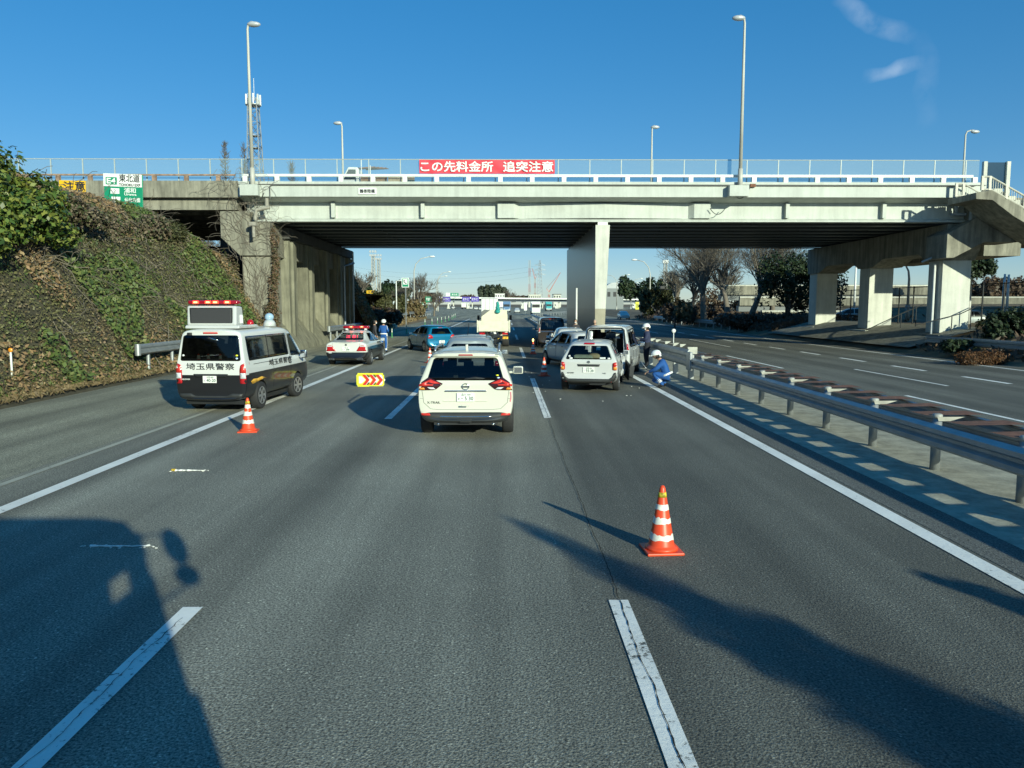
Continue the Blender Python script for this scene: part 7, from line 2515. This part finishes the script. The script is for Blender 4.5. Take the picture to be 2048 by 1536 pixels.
M_cranered = pm('hazed_crane_red', (.42, .15, .12), .5, var=.1)  # red dulled in the colour itself to stand for distance haze
def crane(label, px, base, top, y, jib=None, w=2.0):
    a, b = at(px, base, y), at(px, top, y)
    t = thing('tower_crane', label, 'crane', (a.x, y, 1), 0, 'construction cranes')
    h = b.z - 1
    for k in range(6):
        m = MB()
        lattice(m, (0, 0, h * k / 6), h / 6, w, w, 3, .15)
        m.build('mast_section', M_cranered if k % 2 == 0 else M_pole, t)
    if jib:
        j0, j1 = at(*jib[0], y), at(*jib[1], y)
        MB().tube([j0, j1], [.55, .25], 4).build('jib', M_cranered, t, world=True)
        c0 = at(*jib[2], y)
        MB().tube([c0, j1], .14, 3).tube([c0, j0], .3, 3).build('stay', M_cranered, t, world=True)
crane('red and white crane mast, left one beyond the toll gate', 1059, 596, 521, 760, None, 1.6)
crane('shorter red and white crane mast beside the power pylon', 1070, 596, 556, 780, ((1070, 558), (1064, 536), (1073, 553)), 1.6)
crane('red luffing crane with its jib raised to the right beside the centre pier', 1098, 600, 584, 700, ((1098, 584), (1121, 545), (1093, 577)), 1.8)

# ------------------------------------------------------------------ toll plaza
tg = thing('toll_gate', 'long low toll gate roof across the whole plaza in the distance', 'toll gate', (20, 440, road_z(440)))
gz = road_z(440)
P0, P1 = at(862, 594.5, 415), at(1300, 599.0, 490)
m = MB()
def along(u): return P0.lerp(P1, u)
dv = (P1 - P0)
dv.z = 0
dv.normalize()
ov = Vector((-dv.y, dv.x, 0))
def slab(m, z0, z1, d0, d1, u0=0.0, u1=1.0):
    a, b = along(u0), along(u1)
    zz = (P0.z + P1.z) / 2
    vs = []
    for p in (a, b):
        for d, z in ((d0, z0), (d1, z0), (d1, z1), (d0, z1)):
            vs.append((p.x + ov.x * d, p.y + ov.y * d, p.z + z))
    m.add(vs, [(0, 1, 2, 3), (7, 6, 5, 4), (0, 4, 5, 1), (1, 5, 6, 2), (2, 6, 7, 3), (3, 7, 4, 0)])
slab(m, -.55, .25, 0, 14)
m.build('roof', M_whitepaint, tg, world=True)
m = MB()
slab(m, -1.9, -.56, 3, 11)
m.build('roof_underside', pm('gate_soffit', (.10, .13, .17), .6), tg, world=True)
for k in range(13):
    p = along((k + .4) / 13)
    MB().box((p.x + ov.x * 6, p.y + ov.y * 6, (p.z - 1.9 + gz - .6) / 2), (.55, .7, p.z - 1.9 - gz + .6)).build('column', M_concpier, tg, world=True)
for k, px in enumerate((871, 893, 932, 950)):
    a = at(px, 598.5, 408)
    so = MB().box((a.x, a.y, a.z), (4.2, .25, 2.6)).build('lane_sign', M_purple, tg, world=True)
    text('ETC', 1.6, M_signwhite, 'lettering', so, (a.x - tg.location.x, a.y - .15 - tg.location.y, a.z - tg.location.z), width=3.0)
    MB().box((a.x, a.y + .3, a.z - 3.6), (.3, .3, 5.0)).build('sign_stem', M_whitepaint, so, world=True)
first = None
for k in range(12):
    p = along((k + .9) / 13)
    y = p.y + ov.y * 2
    lab = f'pale toll booth under the gate roof, {ORD[k]} from the left' if k else 'pale toll booth under the gate roof, leftmost one'
    if first is None:
        first = thing('toll_booth', lab, 'booth', (p.x, y, gz), 0, 'toll booths')
        MB().box((0, 0, .25), (1.8, 9, .5)).build('island', M_concpier, first, bevel=.1)
        MB().box((0, 1, 1.7), (1.5, 2.4, 2.4)).build('cabin', M_whitepaint, first, bevel=.08)
        MB().box((0, -.22, 2.0), (1.2, .06, .9)).build('window', M_black, first)
        MB().prism([(-.7, 0), (.7, 0), (.35, 2.6), (-.35, 2.6)], 'y', -4.4, -3.8).build('crash_guard', M_concpier, first)
    else:
        dup(first, (p.x, y, gz), 0, lab)
M_fargreen = pm('pale_green_paint', (.30, .55, .45), .5)
M_farblue = pm('truck_blue', (.10, .20, .36), .4)
M_farteal = pm('truck_teal', (.05, .35, .38), .4)
def plaza(px, y): 
    q = at(px, 613, y)
    return (q.x, y, road_z(y) + .012)
box_truck('blue truck coming from the toll gate right of the white box truck', plaza(1013.5, 250), M_farblue, M_farblue, -1, 2.4, 3.4, 8, group='trucks at the toll plaza')
box_truck('white truck coming towards the viewer left of the centre pier', plaza(1071, 190), M_whitepaint, M_whitepaint, -1, 2.3, 3.2, 7, group='trucks at the toll plaza')
box_truck('teal-topped truck leaving the toll gate beside the centre pier', plaza(1097, 300), M_farteal, M_farteal, -1, 2.4, 3.5, 8, group='trucks at the toll plaza')
box_truck('pale green truck at the toll gate left of the white box truck', plaza(928, 400), M_fargreen, M_whitepaint, 1, 2.3, 3.2, 7, group='trucks at the toll plaza')
far_w = hatch('small_car', 'small white car just in front of the toll gate, left lane group', plaza(942, 385), 0, M_white, cut=False, detail=False, group='cars at the toll plaza', glass=M_black)
for px, y, rt, lab in ((952, 350, 0, 'white car close to the toll gate left of the white box truck'), (962, 330, 0, 'white car just left of the white box truck'), (1003, 300, 0, 'white car just right of the white box truck'), (1034, 230, math.pi, 'white car facing us on the plaza between the blue and white trucks'), (907, 410, 0, 'white car at the leftmost toll lanes')):
    dup(far_w.root, plaza(px, y), rt, lab)
q = gp(1247, 639)
dup(far_w.root, (q.x, q.y, q.z), math.pi, 'light blue-white car coming towards us on the opposite road by the right verge', 'cars at the accident site')
far_s = hatch('small_car', 'silver car passing behind the fence between the middle and near pier columns', (36.5, 62, .75), R(80), M_silver, 1.0, 1.1, 1.0, cut=False, detail=False, group='cars beyond the fence', glass=M_black)
dup(far_s.root, (33.5, 74, .9), R(75), 'silver car half hidden behind the middle pier column')
dup(far_w.root, (41.0, 50, .75), R(85), 'white car behind the fence right of the near pier column', 'cars beyond the fence')
dup(far_w.root, (34.6, 98, 2.2), R(60), 'white car parked behind the trunks on the right bank', 'cars beyond the fence')
dup(far_w.root, (38.0, 100, 2.2), R(70), 'white car parked farthest right behind the trunks on the right bank', 'cars beyond the fence')
# signs on the plaza approach
def board(name, label, px0, px1, py0, py1, y, mat, txt=None, tmat=None, post_to=None, frame=None, size=.6, group='road signs beyond the bridge'):
    a, b = at(px0, py0, y), at(px1, py1, y)
    base = post_to if post_to is not None else road_z(y)
    t = thing(name, label, 'road sign', ((a.x + b.x) / 2, y, base), 0, group)
    cx, cz = 0, (a.z + b.z) / 2 - base
    po = MB().box((cx, 0, cz), (b.x - a.x, .10, a.z - b.z)).build('panel', mat, t, bevel=.02)
    if frame:
        MB().box((cx, .02, cz), (b.x - a.x + .16, .08, a.z - b.z + .16)).build('frame', frame, po)
    if txt:
        text(txt, (a.z - b.z) * size, tmat, 'lettering', po, (cx, -.062, cz), width=(b.x - a.x) * .72, bold=.01)
    MB().tube([(0, .12, -.3), (0, .12, cz)], .07, 6).build('post', M_galv, t)
    return t
es = board('telephone_sign', 'white and green emergency telephone sign on a tall pole', 804.5, 817, 557, 573.5, 95, M_green, None, None, far_bank(-13.2, 95), M_signwhite)
a, b = at(804.5, 557, 95), at(817, 573.5, 95)
cz = (a.z + b.z) / 2 - es.location.z
w_ = b.x - a.x
wp = MB().box((0, -.06, cz + .10), (w_ * .72, .02, (a.z - b.z) * .66)).build('white_field', M_signwhite, es)
m = MB()
m.tube([(-.12, -.08, cz + .32), (-.15, -.08, cz + .12), (-.02, -.08, cz - .06), (.15, -.08, cz - .12)], [.07, .045, .045, .07], 6)
m.build('handset_symbol', M_ink, wp)
pb = at(789, 632, 88)
t = thing('telephone_box', 'pale green emergency telephone cabinet behind the short guardrail', 'telephone box', (pb.x, 88, far_bank(pb.x, 88)))
MB().box((0, 0, .75), (.55, .5, 1.5)).build('cabinet', pm('cabinet_pale_green', (.55, .66, .55), .5), t, bevel=.03)
MB().box((0, -.26, 1.05), (.36, .02, .40)).build('panel', M_green, t)
pl_ = at(792, 545, 92)
t = thing('sign_pole', 'plain white pole carrying a bent arm left of the emergency telephone sign', 'pole', (pl_.x, 92, far_bank(pl_.x, 92)))
MB().tube([(0, 0, 0), (0, 0, at(792, 562, 92).z - far_bank(pl_.x, 92)), (.6, 0, at(792, 561, 92).z - far_bank(pl_.x, 92))], .07, 7).build('pole', M_whitepaint, t)
board('warning_sign', 'small yellow warning board beside the shaded left bank', 733, 749, 581, 587, 115, pm('warning_yellow2', (.78, .45, .01), .45), '注意', M_ink, far_bank(-20, 115))
board('direction_sign', 'lower green direction board at the bend of the left verge', 843, 855, 603, 616, 165, M_green, '浦和', M_signwhite, 1.0)
board('direction_sign', 'upper green direction board right behind the lower one', 851, 863, 593, 604, 185, M_green, '料金所', M_signwhite, 1.0)
board('display_board', 'dark grey variable message board near the toll gate', 857, 882, 585, 592, 330, M_board, None, None)
board('direction_sign', 'wide green board above the toll gate roof', 901, 917, 586, 592, 420, M_green, '東北道', M_signwhite)
board('direction_sign', 'white board left of the wide green one above the toll gate roof', 892, 899.5, 585.5, 592.5, 418, M_signwhite, None, None)
board('lane_board', 'tall narrow white board on the plaza left of the white truck', 1048, 1054, 605, 621, 210, M_signwhite, None, None)
board('warning_sign', 'tall yellow sign right of the centre pier', 1271, 1277.5, 604, 619, 190, M_lime, '注意', M_ink)
# signal post on the right
q = at(1350, 640, 86)
t = thing('signal_post', 'dark post with a horizontal arm carrying a lamp on the right verge', 'signal post', (q.x, 86, right_bank(q.x, 86)))
hz = at(1350, 575, 86).z - t.location.z
MB().tube([(0, 0, 0), (0, 0, hz + .4)], .09, 8).build('post', M_black, t)
MB().tube([(0, 0, hz - .2), (-1.6, 0, hz - .2)], .05, 6).build('arm', M_black, t)
MB().box((-1.5, -.05, hz), (.55, .3, .35)).build('lamp_box', M_black, t, bevel=.04)
# far buildings
def building(label, px0, px1, py0, py1, y, mat, roof=None, arch=False, floors=2, cols=4):
    a, b = at(px0, py0, y), at(px1, py1, y)
    t = thing('building', label, 'building', ((a.x + b.x) / 2, y, 0), 0, 'buildings beyond the toll plaza')
    W, H = b.x - a.x, a.z
    MB().box((0, 6, H / 2), (W, 12, H)).build('wall', mat, t)
    if arch:
        m = MB()
        n = 14
        m.prism([(W / 2 * math.cos(math.pi * i / n), H + W * .34 * math.sin(math.pi * i / n)) for i in range(n + 1)], 'y', -.2, 12.4)
        m.build('roof', roof or M_galv, t)
    else:
        MB().box((0, 6, H + .2), (W + .6, 12.6, .4)).build('roof', roof or M_concpier, t)
    top_h = a.z - b.z
    for i in range(cols):
        for j in range(floors):
            MB().box((-W / 2 + W * (i + .5) / cols, -.03, H - top_h * (j + .55) / floors), (W / cols * .5, .08, top_h / floors * .45)).build('window', M_black, t)
    return t
building('white flat-roofed house above the toll gate roof right of the dark trees', 990, 1009, 588, 595, 560, M_whitepaint, None, False, 1, 4)
building('row of pale block buildings under the crane masts', 1057, 1082, 590, 597, 620, M_concpier, None, False, 1, 6)
building('pale house with dark roof just left of the centre pier', 1107, 1122, 589, 597, 600, M_concpier, M_darkcloth, False, 1, 3)
building('large arched grey hall behind the two-armed lamp post', 1212, 1247, 577, 598, 420, pm('hall_grey', (.20, .22, .22), .6), M_galv, True, 1, 3)
building('pale building with arched roof far behind the left verge', 778, 798, 583, 594, 260, pm('pale_blue_wall', (.58, .64, .64), .6), pm('blue_grey_roof', (.20, .26, .32), .5), False, 1, 2)
thicket('evergreen_tree', 'large dark rounded tree group behind the toll gate roof', 958, 1012, 568, 600, 600, 5, 5200, 1.9, leaf_mat('hazy_evergreen', [(0.03, 0.045, 0.03), (0.05, 0.065, 0.04), (0.07, 0.08, 0.05)]), 61, gap=.12, cat='tree')  # distance haze is mixed into these paler, greyer leaf colours
for i, (a, b, c_, lab) in enumerate(((922, 950, 588, 'low brown tree line behind the purple toll signs'), (1012, 1060, 590, 'low brown tree line between the white house and the crane masts'), (826, 868, 584, 'brown wood behind the dark message board'), (1282, 1330, 592, 'low brown wood right of the yellow sign'))):
    thicket('brown_wood', lab, a, b, c_, 604, 640 if 900 < a < 1200 else 300, 5, 2600, 1.3, M_brownleaf, 70 + i, gap=.15, cat='tree')
bare_tree('bare_tree', 'pale bare tree to the right of the large dark tree group', tuple(at(1020, 600, 590)[:2]) + (1.5,), 15, .9, M_twig, .5, 91, 5, 'bare trees beyond the bridge', first=.2, fine=9)
# fence, ramp walls, poles behind the right piers
fn = thing('chain_fence', 'tall dark chain-link fence behind the right pier columns', 'fence', (30, 46, 1.0))
ysf = [38 + 2.05 * i for i in range(17)]
f0 = None
for y in ysf:
    if f0 is None:
        f0 = MB().tube([(0, 0, 0), (0, 0, 2.95)], .05, 6).build('fence_post', M_grey_plastic, fn)
        q_ = f0
    else:
        q_ = f0.copy(); COL.objects.link(q_); q_.parent = fn
    q_.location = (0, y - 46, 0)
MB().tube([(0, ysf[0] - 46, 2.9), (0, ysf[-1] - 46, 2.9)], .03, 5).tube([(0, ysf[0] - 46, 1.4), (0, ysf[-1] - 46, 1.4)], .02, 5).build('fence_rail', M_grey_plastic, fn)
MB().add([(.03, ysf[0] - 46, .1), (.03, ysf[-1] - 46, .1), (.03, ysf[-1] - 46, 2.88), (.03, ysf[0] - 46, 2.88)], [(0, 1, 2, 3)]).build('fence_mesh', mesh_panel('dark_wire_mesh', (.06, .065, .06), .22), fn, fix=False)
for k, (y, z0, z1, lab) in enumerate(((84, 1.0, 2.1, 'lowest and nearest concrete ramp parapet behind the fence'), (92, 2.6, 3.7, 'middle concrete ramp parapet behind the fence'), (100, 4.0, 5.3, 'topmost concrete ramp parapet behind the fence'))):
    t = thing('ramp_parapet', lab, 'wall', (60, y, 0), 0, 'ramp walls on the right')
    MB().box((0, 0, (z0 + z1) / 2), (64, .5, z1 - z0)).build('wall', M_conc, t, bevel=.03)
    MB().box((0, -.22, z1 - .1), (64, .15, .12)).build('coping', M_concpier, t)
    MB().box((0, .6, z0 - .35), (64, 1.0, .7)).build('girder', M_girder, t)
for k, (px, y, top, lab) in enumerate(((1713, 80, 512, 'pale utility pole between the far and middle pier columns'), (1942, 58, 556, 'short white post just right of the near pier column'), (2010, 70, 548, 'left of two thin white poles under the stairway'), (2018, 70, 549, 'right of two thin white poles under the stairway'))):
    q = at(px, top, y)
    t = thing('utility_pole', lab, 'pole', (q.x, y, 1.0), 0, 'utility poles on the right')
    MB().tube([(0, 0, 0), (0, 0, q.z - 1.0)], [.13, .09], 8).build('pole', M_whitepaint, t, True)
    MB().box((0, 0, q.z - 1.35), (.9 if k == 0 else .3, .08, .08)).build('crossarm', M_galv, t)
wl2 = thing('low_wall', 'low pale concrete wall right of the near pier column', 'wall', (29.8, 41.6, 0))
MB().box((0, 0, .75), (5.4, .4, 1.5)).build('wall', M_concpier, wl2, bevel=.02)
hr = thing('handrail', 'thin slanting handrail in front of the right pier columns', 'handrail', (25.5, 42.6, .9))
m = MB()
for px, dz in ((1733, 0), (1765, .5), (1883, .0), (1906, .35), (1928, .8)):
    pass
m.tube([(-2.6, 6.0, .1), (-.3, 6.2, 1.15), (1.2, 6.3, 1.75)], .03, 6)
m.tube([(-2.6, .2, .55), (0, .3, 1.2), (1.2, .4, 1.75)], .03, 6)
m.build('rail', M_grey_plastic, hr)
m = MB()
for x, z, y in ((-.3, 1.15, 6.2), (.7, 1.55, 6.3), (-.5, 1.1, .28), (.6, 1.5, .36)):
    m.tube([(x, y, -.1), (x, y, z)], .03, 6)
m.build('upright', M_grey_plastic, hr)

# ------------------------------------------------------------------ the viewer's own truck, known from its shadow, and two evergreens added for shadows
ot = thing('delivery_truck', 'delivery truck the view is taken from, seen only by its shadow', 'truck', (-.15, -2.5, 0))
cx0, cx1, yf = -1.3, .87, -.32
m = MB()
m.prism([(cx0, .5), (cx1, .5), (cx1, 1.75), (cx0, 1.75)], 'y', yf - 1.7, yf)
m.prism([(cx0 + .1, 2.95), (cx1 - .06, 2.95), (cx1 - .16, 3.14), (cx1 - .45, 3.20), (cx0 + .5, 3.20), (cx0 + .2, 3.14)], 'y', yf - 1.7, yf - .06)
for x in (cx0 + .09, cx1 - .10):
    m.prism([(yf - .08, 1.75), (yf - .20, 1.75), (yf - .24, 2.95), (yf - .12, 2.95)], 'x', x - .05, x + .05)
    m.box((x, yf - 1.05, 2.35), (.08, .16, 1.2))
m.box(((cx0 + cx1) / 2, yf - 1.66, 2.35), (cx1 - cx0 - .1, .08, 1.2))
xs_ = cx1 - .08
m.box((xs_, yf - 1.27, 2.35), (.05, .82, 1.2))
m.box((xs_, yf - .20, 2.35), (.05, .32, 1.2))
m.box((xs_, yf - .8, 2.12), (.05, 1.6, .76))
m.box((xs_, yf - .8, 2.83), (.05, 1.6, .28))
m.box((xs_ - .1, yf - .6, 2.6), (.05, .07, .3))
m.box((cx0 + .08, yf - .9, 2.35), (.05, 1.5, 1.2))
m.build('cab', M_whitepaint, ot, world=True)
m = MB().box((-.55, yf - .8, 2.0), (.5, .5, .9)).box((.45, yf - .8, 2.0), (.5, .5, .9))
m.build('seat', M_seat, ot, world=True)
MB().box(((cx0 + cx1) / 2, -4.9, 1.9), (2.2, 5.2, 2.3)).build('cargo_box', M_whitepaint, ot, world=True, bevel=.05)
m = MB()
m.ball((1.07, yf + .10, 2.78), (.125, .07, .21))
m.ball((1.07, yf + .10, 2.47), (.115, .07, .10))
m.tube([(cx1 - .03, yf - .1, 2.95), (1.08, yf + .1, 2.94), (1.08, yf + .1, 2.4), (cx1 - .03, yf - .1, 2.3)], .015, 6)
m.build('door_mirror', M_black, ot, world=True)
MB().box(((cx0 + cx1) / 2, -3.5, .6), (1.0, 6.0, .3)).build('chassis', M_black, ot, world=True)
first = None
for y in (-1.3, -5.6):
    for x in (-1.05, .75):
        if first is None:
            first = MB().lathe([(.2, -.13), (.42, -.13), (.44, 0), (.42, .13), (.2, .13)], 20, 'x').build('wheel', M_rubber, ot, True)
            q_ = first
        else:
            q_ = first.copy(); COL.objects.link(q_); q_.parent = ot
        q_.location = Vector((x, y, .44)) - ot.location
tan_el = math.tan(SUN_EL)
for tx, ty, bx_, rr_, lab in ((.42, 8.3, 7.75, .55, 'tall dense conical evergreen added unseen on the median to cast the long shadow'), (4.10, 6.65, 7.75, .36, 'short dense conical evergreen added unseen on the median to cast a shadow')):  # invented trees out of view, there only to cast the foreground shadows
    h = (bx_ - tx) / (math.sin(SUN_AZ) / tan_el)
    y = ty - h * (-math.cos(SUN_AZ)) / tan_el
    bl = []
    for k in range(10):
        z = h * (.10 + .88 * k / 9)
        r_ = min(rr_, .15 + (h - z) * .30)
        bl.append((bx_, y, z, r_, r_, h * .075))
    leafy('shadow_evergreen', lab, 'tree', (bx_, y, 0), bl, 12000, .10, M_everg, .14, 'conical evergreens added to cast shadows', gap=.0)

# ------------------------------------------------------------------ pieces that stand apart become parts of their own
def split_by(name, key, owner=None):
    for o in [o for o in bpy.data.objects if o.type == 'MESH' and o.name.split('.')[0] == name and (owner is None or (o.parent and o.parent.name.split('.')[0] in owner))]:
        bm = bmesh.new()
        bm.from_mesh(o.data)
        bm.verts.ensure_lookup_table()
        seen, isl = set(), []
        for v in bm.verts:
            if v.index in seen:
                continue
            st_, comp = [v], []
            seen.add(v.index)
            while st_:
                a = st_.pop()
                comp.append(a.index)
                for e in a.link_edges:
                    b = e.other_vert(a)
                    if b.index not in seen:
                        seen.add(b.index)
                        st_.append(b)
            isl.append(comp)
        groups = {}
        for comp in isl:
            c = sum((bm.verts[i].co for i in comp), Vector()) / len(comp)
            groups.setdefault(key(c), []).extend(comp)
        bm.free()
        if len(groups) < 2:
            continue
        me = o.data
        vs = [v.co.copy() for v in me.vertices]
        gi = {}
        for g, idx in groups.items():
            for i in idx:
                gi[i] = g
        faces = {g: [] for g in groups}
        for p in me.polygons:
            faces[gi[p.vertices[0]]].append((tuple(p.vertices), p.use_smooth))
        mt = me.materials[0]
        for g, fl in faces.items():
            used = sorted({i for f, _ in fl for i in f})
            mp = {i: k for k, i in enumerate(used)}
            n = bpy.data.meshes.new(name)
            n.from_pydata([vs[i] for i in used], [], [tuple(mp[i] for i in f) for f, _ in fl])
            n.polygons.foreach_set('use_smooth', [sm for _, sm in fl])
            n.materials.append(mt)
            q = put(name, n, o.parent)
            q.matrix_local = o.matrix_local.copy()
        bpy.data.objects.remove(o)
split_by('rusty_plates', lambda c: round((c.y + 8.4) / 1.01 - .25))
split_by('bracket', lambda c: round(c.y * 2))
split_by('screen_post', lambda c: c.x > 0)
split_by('screen_post', lambda c: round(c.x))
split_by('bridge_railing', lambda c: c.y > 10)
split_by('lamp_bracket', lambda c: c.x > 0)
split_by('platform', lambda c: round(c.z))
split_by('stair_railing', lambda c: c.y > -1.2)
split_by('cable', lambda c: round(c.x / 1.2))
split_by('corner_posts', lambda c: c.x > 0)
split_by('bearings', lambda c: round(c.y))
split_by('headlamps', lambda c: c.x > 0)
split_by('tail_lamps', lambda c: c.x > 0)
split_by('stake', lambda c: c.x > -.5)
split_by('antenna_panel', lambda c: (round(c.x * 2), round(c.y * 2)))
split_by('upright', lambda c: (round(c.x * 3), round(c.y)))
split_by('seat', lambda c: (c.x > 0, c.y > -.3))
for o in bpy.data.objects:                                   # singular names for the split pieces
    b = o.name.split('.')[0]
    for a, c in (('rusty_plates', 'rusty_plate'), ('corner_posts', 'corner_post'), ('bearings', 'bearing'), ('headlamps', 'headlamp'), ('tail_lamps', 'tail_lamp')):
        if b == a:
            o.name = c
